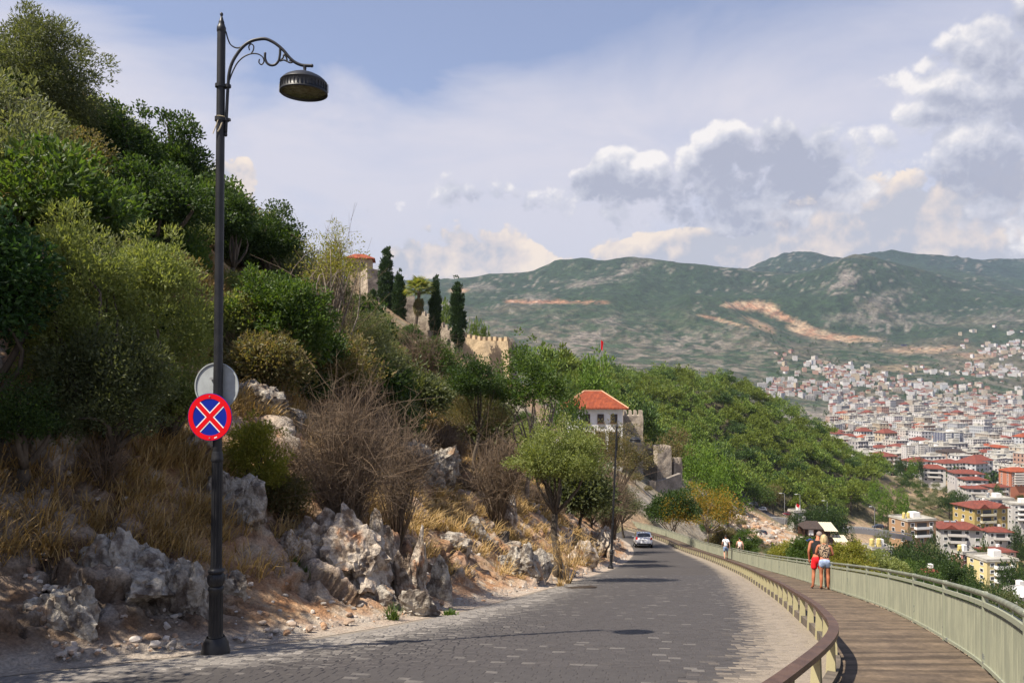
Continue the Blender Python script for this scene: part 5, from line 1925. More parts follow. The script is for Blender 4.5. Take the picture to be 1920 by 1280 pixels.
def white_house():
    d = 133
    a, b = P(1066, 765, d), P(1170, 765, d)
    w, dep = b[0] - a[0], 10.5
    c = (a + b) / 2
    zb = c[2] - 10.2
    root = empty('white_house', (c[0], d + dep / 2, zb), 'white two storey house with an orange hipped tile roof beside the castle tower', 'house', None, -.05)
    mb = MB()
    hh = 10.2
    mb.box((0, 0, hh / 2 - 2), (w, dep, hh + 4))
    mb.build('wall', M['plaster'], root)
    mb = MB()
    mb.box((0, 0, hh - .28), (w + .3, dep + .3, .16))
    mb.box((0, 0, hh - .12), (w + .7, dep + .7, .16))
    mb.build('cornice', M['plaster'], root)
    rf = obj('roof', (lambda m_: (hip_roof(m_, w, dep, hh, 2.9, .95, .27), m_.mesh('roof', M['tile']))[1])(MB()), root)
    # tile courses: half round ribs running down the front and side slopes
    hw, hd, rx, rh = w / 2 + .95, dep / 2 + .95, (w / 2 + .95) * .27, 2.9
    rib = MB()
    for x in np.arange(-hw + .12, hw - .05, .24):
        t = min(1.0, (hw - abs(x)) / (hw - rx))
        for s in (-1, 1):
            p0, p1 = np.array([x, s * hd, hh + .03]), np.array([x, s * hd * (1 - t), hh + rh * t + .03])
            rib.tube([p0, p1], .075, 5, cap=False)
    for y in np.arange(-hd + .12, hd - .05, .24):
        t = (hd - abs(y)) / hd
        for s in (-1, 1):
            p0, p1 = np.array([s * hw, y, hh + .03]), np.array([s * (hw - (hw - rx) * t), y, hh + rh * t + .03])
            rib.tube([p0, p1], .075, 5, cap=False)
    tag(rib.build('tile', M['tile'], rf), kind='stuff')
    rd = MB()
    for (p0, p1) in (((-rx, 0, hh + rh), (rx, 0, hh + rh)), ((rx, 0, hh + rh), (hw, -hd, hh)), ((-rx, 0, hh + rh), (-hw, -hd, hh)), ((rx, 0, hh + rh), (hw, hd, hh)), ((-rx, 0, hh + rh), (-hw, hd, hh))):
        rd.tube([np.array(p0) + [0, 0, .07], np.array(p1) + [0, 0, .07]], .12, 6)
    rd.build('ridge_tile', M['tile_pale'], rf)
    s = d / FPX

    def window(px, py0, py1, wpx, nm='window'):
        p = P(px, (py0 + py1) / 2, d)
        x, z = p[0] - c[0], p[2] - zb
        ww, wh = wpx * s, (py1 - py0) * s
        f = MB()
        t = .14
        for (cx, cz, sx, sz) in ((-ww / 2 + t / 2, 0, t, wh), (ww / 2 - t / 2, 0, t, wh), (0, wh / 2 - t / 2, ww - 2 * t, t), (0, -wh / 2 + t / 2, ww - 2 * t, t), (0, 0, .06, wh - 2 * t)):
            f.box((cx, 0, cz), (sx, .16, sz))
        o = obj(nm, f.mesh(nm, M['wood']), root, loc=(x, -dep / 2 - .05, z))
        g = MB().box((0, .03, 0), (ww - t * 2 + .02, .06, wh - t * 2 + .02))
        obj('pane', g.mesh('pane', M['glass']), o)
        obj('sill', MB().box((0, -.12, -wh / 2 - .05), (ww + .2, .26, .1)).mesh('sill', M['wood']), o)
    for px in (1103, 1129, 1154):
        window(px, 776, 793, 12)
    for px in (1104, 1128, 1153):
        window(px, 809, 848, 18)


white_house()


def small_tower_house():
    d = 158
    a, b = P(646, 484, d), P(694, 484, d)
    w = b[0] - a[0]
    c = (a + b) / 2
    root = empty('stone_house', (c[0], d + 2.5, c[2] - 6), 'small stone house with an orange roof on the ridge top above the broken tower', 'house', None, .15)
    MB().box((0, 0, 2), (w, 5, 8)).build('wall', M['stone_ochre'], root)
    mb = MB()
    hip_roof(mb, w, 5, 6, 1.3, .6, .3)
    mb.build('roof', M['tile'], root)
    wm = MB().box((0, 0, 0), (.8, .12, 1.0)).mesh('window', M['glass'])
    for x in (-1.6, -.4, .8):
        obj('window', wm, root, loc=(x, -2.53, 4.6))


small_tower_house()


def flag(px, py, py0, d, label, fw=.9, fh=2.4):
    b = ground_at(px, d)
    top = P(px, py, d)[2]
    root = empty('flagpole', b, label, 'flag')
    MB().tube([(0, 0, -.5), (0, 0, top - b[2])], .05, 8).build('pole', M['steel'], root)
    mb = MB()
    u, v = np.meshgrid(np.linspace(0, 1, 7), np.linspace(0, 1, 9), indexing='ij')
    X = u * fw * .5 * (1 - .45 * v) + .06
    Y = np.sin(u * 9 + v * 2) * .12 * u
    Z = top - b[2] - .1 - v * fh - u * .5
    mb.grid(np.stack([X.ravel(), Y.ravel(), Z.ravel()], 1), 7, 9)
    mb.build('flag_cloth', M['flag'], root, True)


flag(1126, 636, 672, 182, 'red flag hanging from a pole above the pines behind the white house', 1.3, 2.2)
flag(1493, 943, 960, 262, 'small red flag among the trees above the restaurant', 2.4, 1.0)


# ------------------------------------------------------------------ cypresses, palm, pines
def cypress(px0, px1, py0, py1, d, label, seed):
    c = P((px0 + px1) / 2, (py0 + py1) / 2, d)
    rx, rz = (px1 - px0) / 2 * d / FPX, (py1 - py0) / 2 * d / FPX
    g = min(Hs(c[0], d), c[2] - rz)
    root = empty('cypress', (c[0], d, g), label, 'tree', 'cypresses on the ridge')
    mb, cl = crown(rx * .86, rx * .86, rz, 210, 60, .42, .42, .2, seed, up=1.1, rnd=.5, shell=.8, taper=[(0, .75), (.25, 1.05), (.7, .9), (.92, .6), (1, .45)], squash=1.3)
    out = MB()
    out.merge(mb, TM((0, 0, c[2] - g)))
    out.build('crown', M['leaf_cypress'], root)
    MB().tube([(0, 0, -.5), (0, 0, c[2] - g)], [.2, .12], 8).build('trunk', M['bark'], root)


cypress(709, 741, 466, 610, 140, 'tallest cypress on the ridge left of the palm', 51)
cypress(737, 760, 515, 618, 138, 'shorter cypress leaning against the tallest one', 52)
cypress(807, 825, 526, 632, 139, 'narrow cypress just right of the palm', 53)
cypress(844, 872, 530, 655, 134, 'dense column cypress in front of the crenellated wall', 54)
cypress(694, 705, 548, 592, 143, 'very small cypress at the foot of the broken tower', 55)


def palm():
    d = 136
    head = P(786, 545, d)
    base = ground_at(778, d)
    root = empty('palm_tree', base, 'fan palm with a skirt of dead fronds among the cypresses on the ridge', 'palm')
    h = head - base
    MB().tube([(0, 0, -.5), h * .5 + [.15, 0, 0], h], [.34, .28, .3], 10).build('trunk', M['bark'], root)
    rg = np.random.default_rng(9)

    def frond(L, m):
        mb = MB()
        mb.tube([(0, 0, 0), (L * .5, 0, .03), (L * .62, 0, -.02)], [.035, .025, .02], 5)
        n = 20
        for k in range(n):
            a = (k / (n - 1) - .5) * 3.6
            ll = L * .62 * (1 - .18 * abs(a) / 1.8)
            e = np.array([math.cos(a), math.sin(a), 0])
            s = np.array([-math.sin(a), math.cos(a), 0]) * ll * .055
            o = np.array([L * .6, 0, 0])
            dz = np.array([0, 0, -.28 * ll])
            mb.add([o, o + e * ll * .6 - s, o + e * ll + dz, o + e * ll * .6 + s + np.array([0, 0, .05])], [[0, 1, 2, 3]])
        return mb.mesh('frond', M[m])
    g, dr = frond(2.6, 'leaf_palm'), frond(2.1, 'leaf_brown')
    for k in range(34):
        an, el = k * 2.4 + rg.random() * .3, 1.25 - 1.65 * (k / 34) + rg.normal() * .1
        obj('frond', g, root, M=TM(h, an, (1, 1, 1), rg.normal() * .3, -el))
    for k in range(26):
        obj('dead_frond', dr, root, M=TM(h - h / np.linalg.norm(h) * (.3 + 2.2 * rg.random()), k * 2.4, (1, 1, 1), rg.normal() * .3, 1.25 + .2 * rg.normal() * .5))


palm()


def tree_kind(name, crown_mb, m, trunk_h, r):
    cm = crown_mb.mesh('crown', M[m])
    tm = MB().tube([(0, 0, -1.5), (.1, .05, trunk_h * .6), (0, 0, trunk_h)], [r, r * .8, r * .5], 7).mesh('trunk', M['bark'])
    return cm, tm


def lift(mb, z):
    o = MB()
    o.merge(mb, TM((0, 0, z)))
    return o


PINES = []
for k in range(5):
    hgt = 9 + k * .6
    mb, cl = crown(3.7 + .3 * k, 3.7 + .3 * (k % 3), 3.6, 34, 48, 1.35, .85, .30, 400 + k, up=.8, rnd=.6, top=.1, shell=.8, squash=.6, taper=[(0, .7), (.3, 1.1), (.7, .8), (1, .3)])
    PINES.append((lift(mb, hgt - 3.4), hgt))
PINE_MESH = [tree_kind('pine', mb, ('leaf_pine', 'leaf_pine_light', 'leaf_pine', 'leaf_pine_dark', 'leaf_pine_light')[i], h - 3, .22) for i, (mb, h) in enumerate(PINES)]


def pine_wood():
    rg = np.random.default_rng(77)
    pos = []
    tries = 0
    cell = {}
    N = 60000
    D = 175 + 300 * rg.random(N)
    PXs = 1000 + 690 * rg.random(N)
    X = (PXs - 960) / FPX * D
    front = np.interp(PXs, [1000, 1100, 1200, 1280, 1330, 1400, 1450, 1500, 1560, 1610, 1650, 1690], [178, 180, 205, 225, 250, 283, 300, 300, 312, 335, 375, 400])
    back = np.interp(PXs, [1000, 1280, 1500, 1690], [470, 470, 455, 430])
    right = np.interp(D, [300, 340, 380, 420, 460], [1575, 1610, 1640, 1655, 1650])
    ok = (D > front) & (D < back) & (PXs < right)
    Z = H(X, D)
    for i in np.nonzero(ok)[0]:
        x, y = X[i], D[i]
        c = (int(x // 6.3), int(y // 6.3))
        if any((x - q[0]) ** 2 + (y - q[1]) ** 2 < 6.3 ** 2 for dx in (-1, 0, 1) for dy in (-1, 0, 1) for q in cell.get((c[0] + dx, c[1] + dy), ())):
            continue
        cell.setdefault(c, []).append((x, y))
        pos.append((x, y, Z[i]))
    pos = np.array(pos)
    # those that show largest: the nearest, and the crest
    px = pos[:, 0] / pos[:, 1] * FPX + 960
    top = HOR - (pos[:, 2] + 9) / pos[:, 1] * FPX
    # hidden behind nearer crowns?
    vis = np.ones(len(pos))
    for i in range(len(pos)):
        m = (pos[:, 1] < pos[i, 1] - 2) & (np.abs(px - px[i]) < 10)
        if m.any():
            vis[i] = np.clip((top[m].min() - top[i]) / 14, 0, 1)
    score = vis * 1000 / pos[:, 1]
    order = np.argsort(-score)
    names = ['green pine in the dense wood on the hill beyond the castle', 'tall pine with a rounded crown in the wood on the hill', 'yellow green pine in the wood on the hill', 'dark green broadleaf tree among the pines on the hill', 'broad pine in the wood on the hill']
    rest = MB()
    thin = []
    for k in range(5):
        V, q, t, qm, tm = PINES[k][0].arrays()
        keep = np.random.default_rng(k).random(len(q)) < .4
        m = MB()
        vv = V.reshape(-1, 4, 3)[keep].reshape(-1, 3)
        i = np.arange(len(vv) // 4) * 4
        m.add(vv, np.stack([i, i + 1, i + 2, i + 3], 1))
        thin.append(m)
    for n, i in enumerate(order):
        x, y, z = pos[i]
        k = int(rg.choice(5, p=[.28, .25, .2, .1, .17]))
        s = .84 + .62 * rg.random() ** 1.4
        rz = rg.random() * 6.28
        if n < 300:
            r = empty('pine_tree', (x, y, z - 2.0), 'green pine in the dense wood on the hill beyond the castle', 'tree', 'pines of the wood on the hill', rz)
            r.scale = (s, s, s)
            obj('crown', PINE_MESH[k][0], r)
            obj('trunk', PINE_MESH[k][1], r)
        elif vis[i] > .02 or n % 3 == 0:
            rest.merge(thin[k], TM((x, y, z - 2.0), rz, (s, s, s)))
    tag(rest.build('pine_wood', M['leaf_pine']), kind='stuff')


pine_wood()


def far_tree(name, label, px, py0, py1, d, k, wide=1.0, group=None, mset=None):
    """single far tree: top at py0, foot at py1"""
    b = P(px, py1, d)
    h0 = (py1 - py0) * d / FPX
    zt = b[2] + h0
    b[2] = min(b[2], Hs(b[0], d)) - .2
    h = zt - b[2]
    r = empty(name, b, label, 'tree', group, (px * 1.7) % 6.28)
    cm, tm = mset
    s = h0 / 10.0
    r.scale = (s * wide, s * wide, h / 10.0)
    obj('crown', cm, r)
    obj('trunk', tm, r)


def kind10(m, seed, ln=.55, wd=.28, **kw):
    """10 m tall model tree"""
    mb, cl = crown(4.2, 4.2, 4.7, 64, 44, 1.3, ln, wd, seed, top=.4, up=.4, **kw)
    return tree_kind('t', lift(mb, 5.1), m, 5.0, .28)


K_BRIGHT = kind10('leaf_bright', 601, taper=[(0, 1.1), (.5, 1), (1, .45)])
K_DARK = kind10('leaf_dark', 602)
K_OLIVE = kind10('grey_olive', 603)
K_BROWN = kind10('leaf_brown', 604)
K_MID = kind10('leaf_mid', 605)
K_YEL = kind10('leaf_yellow', 606)
for (px, py0, py1, d, wide, lab) in ((1300, 838, 905, 196, 1.0, 'bright green pine right beside the ruined castle teeth'), (1330, 848, 925, 190, 1.0, 'bright green pine in the middle of the light green group'), (1365, 868, 950, 186, 1.0, 'rightmost bright green pine of the light green group'), (1345, 880, 960, 182, .8, 'low bright green pine above the yellow tree')):
    far_tree('bright_pine', lab, px, py0, py1, d, 0, wide, 'bright green pines below the dark wood', K_BRIGHT)
far_tree('brown_tree', 'large brownish tree between the lower tower and the pine wood', 1262, 803, 875, 180, 0, 1.05, None, K_BROWN)
far_tree('green_tree', 'leafy green tree covering the left end of the white house', 1062, 722, 800, 122, 0, 1.0, None, K_MID)
far_tree('green_tree', 'dark green tree in front of the lower left wall of the white house', 1085, 790, 870, 112, 0, 1.0, None, K_DARK)
far_tree('brown_tree', 'brownish round tree above the car park', 1450, 908, 948, 285, 0, 1.1, None, K_BROWN)
far_tree('bright_pine', 'bright pine standing high behind the white house roof', 1115, 668, 745, 178, 0, 1.25, None, K_BRIGHT)
for (px, py0, py1, d, lab) in ((832, 560, 612, 168, 'pine behind the castle wall between the two right cypresses'), (888, 595, 630, 165, 'small pine showing over the crenellated wall'), (905, 600, 632, 167, 'pine tip behind the right end of the crenellated wall'), (1070, 690, 735, 172, 'pine right of the loose green tree on the crest')):
    far_tree('pine_tree', lab, px, py0, py1, d, 0, 1.0, 'pines behind the castle wall', (PINE_MESH[0][0], PINE_MESH[0][1]))
# trees along the foot of the wood, by the restaurant and among the houses
for i, (px, py0, py1, d, kk, wide, lab) in enumerate([
        (1425, 905, 960, 283, 'M', 1.1, 'green tree beside the parked cars'), (1525, 948, 995, 268, 'D', 1.2, 'dark tree right of the restaurant flag'), (1550, 948, 1000, 262, 'D', 1.1, 'dark tree behind the restaurant roof'),
        (1570, 950, 1003, 258, 'D', 1.0, 'dark tree right of the restaurant roof'), (1490, 960, 1000, 262, 'D', .8, 'dark shrub by the white shed'), (1665, 918, 958, 330, 'B', 1.0, 'left of the two bright round trees by the olive slope'),
        (1693, 924, 962, 328, 'B', 1.0, 'right of the two bright round trees by the olive slope'), (1640, 905, 950, 345, 'B', .9, 'bright tree at the right end of the wood'), (1725, 858, 890, 470, 'D', .5, 'small dark cypress like tree beside the white house on the crest'),
        (1690, 860, 885, 460, 'D', 1.2, 'dark tree at the tip of the wood'), (1710, 862, 888, 465, 'B', 1.0, 'bright tree behind the tip of the wood'), (1660, 995, 1030, 215, 'O', 1.2, 'grey green tree left of the ochre house'),
        (1600, 1000, 1045, 200, 'D', .4, 'thin dark cypress on the bare ochre slope'), (1690, 1020, 1075, 178, 'D', 1.2, 'dark tree below the ochre flat roofed house'), (1720, 1015, 1075, 172, 'D', 1.4, 'big dark tree in the middle of the valley'),
        (1750, 1020, 1080, 176, 'O', 1.3, 'olive tree below the big red roofed house'), (1775, 1030, 1090, 168, 'D', 1.2, 'dark tree left of the pink house'), (1700, 1050, 1095, 150, 'M', 1.2, 'mid green tree above the brown roof'),
        (1730, 1040, 1090, 160, 'D', 1.2, 'dark tree right of the brown roof'), (1790, 1060, 1110, 155, 'D', 1.2, 'dark tree below the pink house'), (1815, 1062, 1105, 160, 'M', 1.1, 'mid green tree left of the yellow house'),
        (1840, 1088, 1135, 150, 'D', 1.3, 'dark tree below the yellow house'), (1880, 1095, 1150, 140, 'D', 1.2, 'dark tree left of the white dish roof'), (1770, 1085, 1125, 140, 'Y', 1.0, 'yellow green tree by the red roofs'),
        (1800, 1095, 1140, 135, 'M', 1.2, 'mid green tree above the railing'), (1640, 1040, 1085, 150, 'Y', 1.1, 'yellow green tree right of the couple'), (1610, 1020, 1070, 160, 'O', 1.1, 'grey green tree below the restaurant awning'),
        (1670, 1050, 1090, 140, 'Y', 1.1, 'yellow green tree below the cream house'), (1845, 985, 1015, 305, 'D', 1.1, 'dark tree between the yellow and the red roofed house'), (1750, 1000, 1035, 265, 'D', .8, 'dark tree at the corner of the ochre house'),
        (1780, 925, 960, 390, 'D', 1.2, 'dark tree on the olive slope'), (1800, 920, 950, 400, 'D', 1.2, 'dark tree beside the red roofed white house'), (1830, 960, 985, 345, 'D', 1.2, 'dark tree above the yellow apartment house'),
        (1872, 908, 930, 405, 'M', 1.0, 'round green tree between red roofs'), (1905, 985, 1020, 300, 'D', 1.1, 'dark tree at the right edge by the white house'), (1840, 1015, 1050, 240, 'M', 1.1, 'mid green tree behind the pink house'),
        (1705, 990, 1025, 262, 'O', .7, 'little olive tree in front of the ochre house'), (1895, 1050, 1095, 190, 'D', 1.2, 'dark tree at the right edge below the yellow house'), (1760, 930, 955, 400, 'O', 1.3, 'grey olive tree on the slope'),
        (1585, 1030, 1075, 150, 'D', 1.0, 'dark tree right behind the couple'), (1540, 1025, 1065, 165, 'Y', 1.1, 'yellow tree behind the couple'), (1470, 1045, 1075, 140, 'Y', 1.0, 'yellow green tree left of the couple')]):
    far_tree('valley_tree', lab, px, py0, py1, d, 0, wide, 'trees among the valley houses', {'M': K_MID, 'D': K_DARK, 'B': K_BRIGHT, 'O': K_OLIVE, 'Y': K_YEL}[kk])


def garden_trees():
    """trees between the near houses"""
    rg = np.random.default_rng(66)
    N = 400
    PXs, D = 1670 + 290 * rg.random(N), 150 + 310 * rg.random(N)
    X = (PXs - 960) / FPX * D
    Z = H(X, D)
    n = 0
    for i in range(N):
        py = HOR - Z[i] / D[i] * FPX
        if py < 905 or py > 1150 or PXs[i] < 1710 and D[i] > 300:
            continue
        k, nm = [(K_DARK, 'dark green tree'), (K_DARK, 'dark green tree'), (K_MID, 'mid green tree'), (K_OLIVE, 'grey green tree')][rg.integers(4)]
        s = .5 + .4 * rg.random()
        r = empty('garden_tree', (X[i], D[i], Z[i] - .3), nm + ' in the gardens between the valley houses', 'tree', nm + 's between the valley houses', rg.random() * 6)
        r.scale = (s, s, s)
        obj('crown', k[0], r)
        obj('trunk', k[1], r)
        n += 1
        if n >= 70:
            break


garden_trees()


def olive_slope():
    rg = np.random.default_rng(12)
    N = 4000
    PXs, D = 1590 + 330 * rg.random(N), 150 + 330 * rg.random(N)
    X = (PXs - 960) / FPX * D
    Z = H(X, D)
    PY = HOR - Z / D * FPX
    n = 0
    taken = []
    for i in range(N):
        inside = (PXs[i] > np.interp(D[i], [150, 290, 330, 380, 420, 460], [1640, 1640, 1650, 1668, 1672, 1690])) and PY[i] > 868
        if not inside or any((X[i] - a) ** 2 + (D[i] - b) ** 2 < 5.5 ** 2 for a, b in taken):
            continue
        taken.append((X[i], D[i]))
        dark = rg.random() < (.3 if D[i] > 320 else .65)
        k = (K_DARK if rg.random() < .5 else K_MID) if dark else K_OLIVE
        s = (.28 + .25 * rg.random()) * (1.25 if dark else 1)
        nm = 'dark green bush on the slope above the valley houses' if dark else 'grey green olive on the slope above the valley houses'
        r = empty('olive_tree' if not dark else 'dark_bush', (X[i], D[i], Z[i] - .3), nm, 'tree' if not dark else 'bush', 'olives on the slope' if not dark else 'dark bushes on the slope', rg.random() * 6)
        r.scale = (s * 1.1, s * 1.1, s)
        obj('crown', k[0], r)
        obj('trunk', k[1], r)
        n += 1
        if n > 300:
            break


olive_slope()


def hill_scrub():
    """dry scrub over the bare ochre slope and the near valley side: low bushes, copied"""
    rg = np.random.default_rng(13)
    N = 3000
    PXs, D = 1190 + 460 * rg.random(N), 120 + 150 * rg.random(N)
    X = (PXs - 960) / FPX * D
    Z = H(X, D)
    n = 0
    for i in range(N):
        och = math.hypot((PXs[i] - 1450) / 80, (D[i] - 235) / 38) < 1
        if och and rg.random() < .85:
            continue
        k, nm = [(K_BROWN, 'brown scrub'), (K_OLIVE, 'grey green scrub'), (K_MID, 'green scrub')][rg.integers(3)]
        s = .13 + .16 * rg.random()
        r = empty(nm.replace(' ', '_'), (X[i], D[i], Z[i] - .2), nm + ' on the dry slope below the pine wood', 'bush', nm + ' on the dry slope', rg.random() * 6)
        r.scale = (s * 1.3, s * 1.3, s)
        obj('crown', k[0], r)
        obj('trunk', k[1], r)
        n += 1
        if n >= 150:
            break


hill_scrub()

# ------------------------------------------------------------------ houses of the valley
def near_house(label, px0, px1, py0, py1, d, floors, wall, roof='hip', roofm='tile_red', yaw=0.0, dep=.8, name='apartment_house', balc=True, tanks=0, group='houses in the valley below the railing', cols=None, trim=None):
    """house filling the photo box; every window is a part with a pane, balconies have slab and parapet"""
    a, b = P(px0, py1, d), P(px1, py1, d)
    w = (b[0] - a[0]) / (math.cos(yaw) + dep * abs(math.sin(yaw)))
    dp = w * dep
    ht = (py1 - py0) * d / FPX
    rh = ht * .2 if roof in ('hip', 'cross') else 0
    hh = ht - rh
    root = empty(name, ((a[0] + b[0]) / 2, d + dp / 2, a[2]), label, 'house', group, yaw)
    mb = MB()
    mb.box((0, 0, hh / 2 - 4), (w, dp, hh + 8))
    o = mb.build('wall', M['wall_obj'], root)
    o.color = (*wall, 1)
    if roof in ('hip', 'cross'):
        mb = MB()
        hip_roof(mb, w, dp, hh, rh, w * .06, .4)
        if roof == 'cross':
            for sx in (-.27, .27):
                gw, gd = w * .34, dp * .5
                V = np.array([[sx * w - gw / 2, -dp / 2 - w * .09, hh + .02], [sx * w + gw / 2, -dp / 2 - w * .09, hh + .02], [sx * w, -dp / 2 - w * .09, hh + rh * .85], [sx * w - gw / 2, 0, hh + .02], [sx * w + gw / 2, 0, hh + .02], [sx * w, .3, hh + rh * .85]])
                mb.add(V, [[1, 4, 5, 2], [3, 0, 2, 5]])
                mb.add(V, [[0, 1, 2]])
        rf = mb.build('roof', M[roofm], root)
        obj('chimney', MB().box((0, 0, 0), (.8, .8, 1.6)).mesh('chimney', M['plaster']), rf, loc=(w * .2, dp * .12, hh + rh * .9))
        for k in range(tanks):
            t = MB()
            t.tube([(-.9, 0, 0), (.9, 0, 0)], .4, 8)
            t.box((0, -.9, -.45), (1.9, 1.5, .08), M=TM(rx=.5))
            obj('water_heater', t.mesh('water_heater', M['steel']), rf, loc=(-w * .25 + k * 2.4, -dp * .1, hh + rh * .95))
    else:
        mb = MB()
        mb.box((0, 0, hh + .06), (w + .5, dp + .5, .24))
        for s in (-1, 1):
            mb.box((0, s * dp / 2, hh + .45), (w + .3, .15, .55))
            mb.box((s * w / 2, 0, hh + .45), (.15, dp - .16, .55))
        rf = mb.build('roof', M['pale_roof'], root)
        tm = MB().lathe([(0.01, 0), (.55, 0), (.55, 1.0), (.3, 1.25), (.01, 1.3)], 12)
        tm.box((0, 0, -.5), (.9, .9, 1.0))
        tmm = tm.mesh('water_tank', M['tank'] if tanks < 9 else M['steel'])
        for k in range(tanks % 9):
            obj('water_tank', tmm, rf, loc=(-w * .3 + k * 1.9, 0, hh + 1.15))
        obj('stair_head', MB().box((0, 0, .9), (w * .25, dp * .3, 1.9)).mesh('stair_head', M['plaster']), rf, loc=(w * .2, dp * .2, hh + .17))
    fh = hh / floors
    ww, wh = min(1.5, w / 8), min(1.45, fh * .5)
    f = MB()
    for (cx, cz, sx, sz) in ((-ww / 2, 0, .12, wh + .12), (ww / 2, 0, .12, wh + .12), (0, wh / 2, ww - .12, .12), (0, -wh / 2, ww - .12, .12)):
        f.box((cx, 0, cz), (sx, .14, sz))
    fm = f.mesh('window', M['white_paint'])
    pm = MB().box((0, 0, 0), (ww - .1, .06, wh - .1)).mesh('pane', M['glass'])
    n = cols or max(3, int(w / 3.4))
    for k in range(floors):
        z = k * fh + fh * .52
        for i in range(n):
            x = -w / 2 + w * (i + .5) / n
            if balc and i % 3 == 1 and k > 0:
                continue
            q = obj('window', fm, root, loc=(x, -dp / 2 - .02, z))
            obj('pane', pm, q)
        for s in (-1, 1):
            if s * yaw <= 0 and abs(yaw) < .05 and s * ((px0 + px1) / 2 - 960) > 0:
                continue
            for i in range(max(2, int(dp / 4))):
                y = -dp / 2 + dp * (i + .5) / max(2, int(dp / 4))
                q = obj('window', fm, root, loc=(s * (w / 2 + .02), y, z))
                q.rotation_euler = (0, 0, math.pi / 2)
                obj('pane', pm, q)
    if balc:
        bw = w / n * 1.7
        bm = MB().box((0, 0, 0), (bw, 1.5, .18)).mesh('balcony', M['slab'])
        pr = MB().box((0, -.7, .5), (bw, .08, .85))
        for s in (-1, 1):
            pr.box((s * (bw / 2 - .04), 0, .5), (.08, 1.3, .85))
        prm = pr.mesh('parapet', M[trim or 'slab'])
        dm = MB().box((0, 0, 0), (bw * .6, .08, fh * .68)).mesh('balcony_door', M['glass'])
        for k in range(1, floors):
            for i in range(1, n, 3):
                x = -w / 2 + w * (i + .5) / n
                q = obj('balcony', bm, root, loc=(x, -dp / 2 - .75, k * fh))
                obj('parapet', prm, q)
                obj('balcony_door', dm, root, loc=(x, -dp / 2 - .02, k * fh + fh * .4))
    return root


YEL, WHT, OCH, CRM, PNK, ORG, GRY = (.40, .30, .11), (.50, .48, .45), (.34, .215, .125), (.42, .385, .29), (.42, .22, .18), (.40, .155, .09), (.34, .345, .35)
near_house('yellow apartment house with a red tiled roof on the right side of the valley', 1816, 1893, 942, 992, 330, 3, YEL, 'cross', yaw=.15, trim='awning')
near_house('white house under a large red roof with two gables', 1768, 1850, 982, 1030, 290, 3, WHT, 'cross', yaw=-.2, tanks=2)
near_house('ochre and white flat roofed house with water tanks on top', 1688, 1759, 976, 1020, 280, 3, OCH, 'flat', yaw=.22, tanks=2, trim='white_paint')
near_house('cream flat roofed house with two yellow tanks just right of the couple', 1632, 1676, 1030, 1058, 190, 2, CRM, 'flat', yaw=.1, tanks=2, balc=False)
near_house('pink flat roofed house among dark trees', 1795, 1834, 1038, 1068, 220, 2, PNK, 'flat', yaw=.3, tanks=1, balc=False)
near_house('pale yellow stepped apartment house with white balconies at the right edge', 1842, 1912, 1052, 1102, 210, 4, (.66, .54, .27), 'flat', yaw=.12, trim='white_paint')
near_house('low house with a dark red brown roof half hidden by trees', 1730, 1764, 1068, 1090, 150, 1, CRM, 'hip', yaw=.05, balc=False)
near_house('white house with a red roof right of the large gabled one', 1854, 1902, 990, 1024, 300, 2, WHT, 'hip', yaw=-.1)
near_house('terracotta coloured terrace of low roofs above the stepped yellow house', 1850, 1908, 1030, 1052, 238, 2, (.56, .38, .28), 'hip', yaw=.15, balc=False)
near_house('white house with an orange roof on the crest at the tip of the pine wood', 1733, 1781, 872, 903, 470, 3, WHT, 'hip', 'tile_red', yaw=-.35)
near_house('dark windowed house with a red roof behind the white crest house', 1794, 1850, 882, 910, 452, 3, (.50, .47, .46), 'hip', yaw=-.2)
near_house('white house with a pale red roof in the row of red roofs', 1812, 1855, 895, 917, 430, 2, WHT, 'hip', 'tile_red', yaw=-.1)
near_house('low white house with a dark red roof below the row of red roofs', 1814, 1855, 911, 934, 402, 2, WHT, 'hip', yaw=-.15, tanks=2)
near_house('brown walled house with a red roof next to the round green tree', 1856, 1896, 908, 931, 412, 2, (.40, .30, .24), 'hip', yaw=.1)
near_house('tall orange apartment block at the right edge', 1893, 1935, 877, 912, 480, 6, ORG, 'hip', 'tile', yaw=.05)
near_house('grey white terraced flats above the yellow apartment house', 1852, 1903, 936, 966, 362, 3, GRY, 'flat', yaw=.1, trim='white_paint', tanks=10)
near_house('white flats with many balconies cut by the right edge', 1900, 1945, 946, 984, 342, 4, WHT, 'flat', yaw=-.1, trim='white_paint')
near_house('small red roofed hut just over the railing', 1768, 1800, 1095, 1112, 125, 1, CRM, 'hip', 'tile', yaw=.2, balc=False)
near_house('white house behind the restaurant flag', 1484, 1512, 960, 985, 268, 1, WHT, 'flat', yaw=.2, balc=False, name='shed')


def dish_house():
    r = near_house('white rounded roof terrace with a big white dish at the right edge', 1899, 1945, 1112, 1142, 160, 2, WHT, 'flat', yaw=.2, balc=False)
    d = 159
    p = P(1909, 1107, d)
    root = empty('satellite_dish', p + np.array([0, 0, -2.6]), 'large round white satellite dish on the roof terrace at the right edge', 'dish')
    MB().tube([(0, 0, 0), (0, 0, 2.4)], .08, 8).build('mast', M['steel'], root)
    mb = MB()
    prof = [(.01, 0), (.5, .06), (1.0, .22), (1.35, .42), (1.36, .36), (1.0, .14), (.5, -.02), (.01, -.08)]
    mb.lathe(prof, 24)
    o = obj('reflector', mb.mesh('reflector', M['dish']), root, M=TM((0, -.2, 2.6), -.3, rx=1.2))
    MB().tube([(0, 0, 0), (0, 0, .9)], .03, 6).build('feed', M['steel'], o)


dish_house()


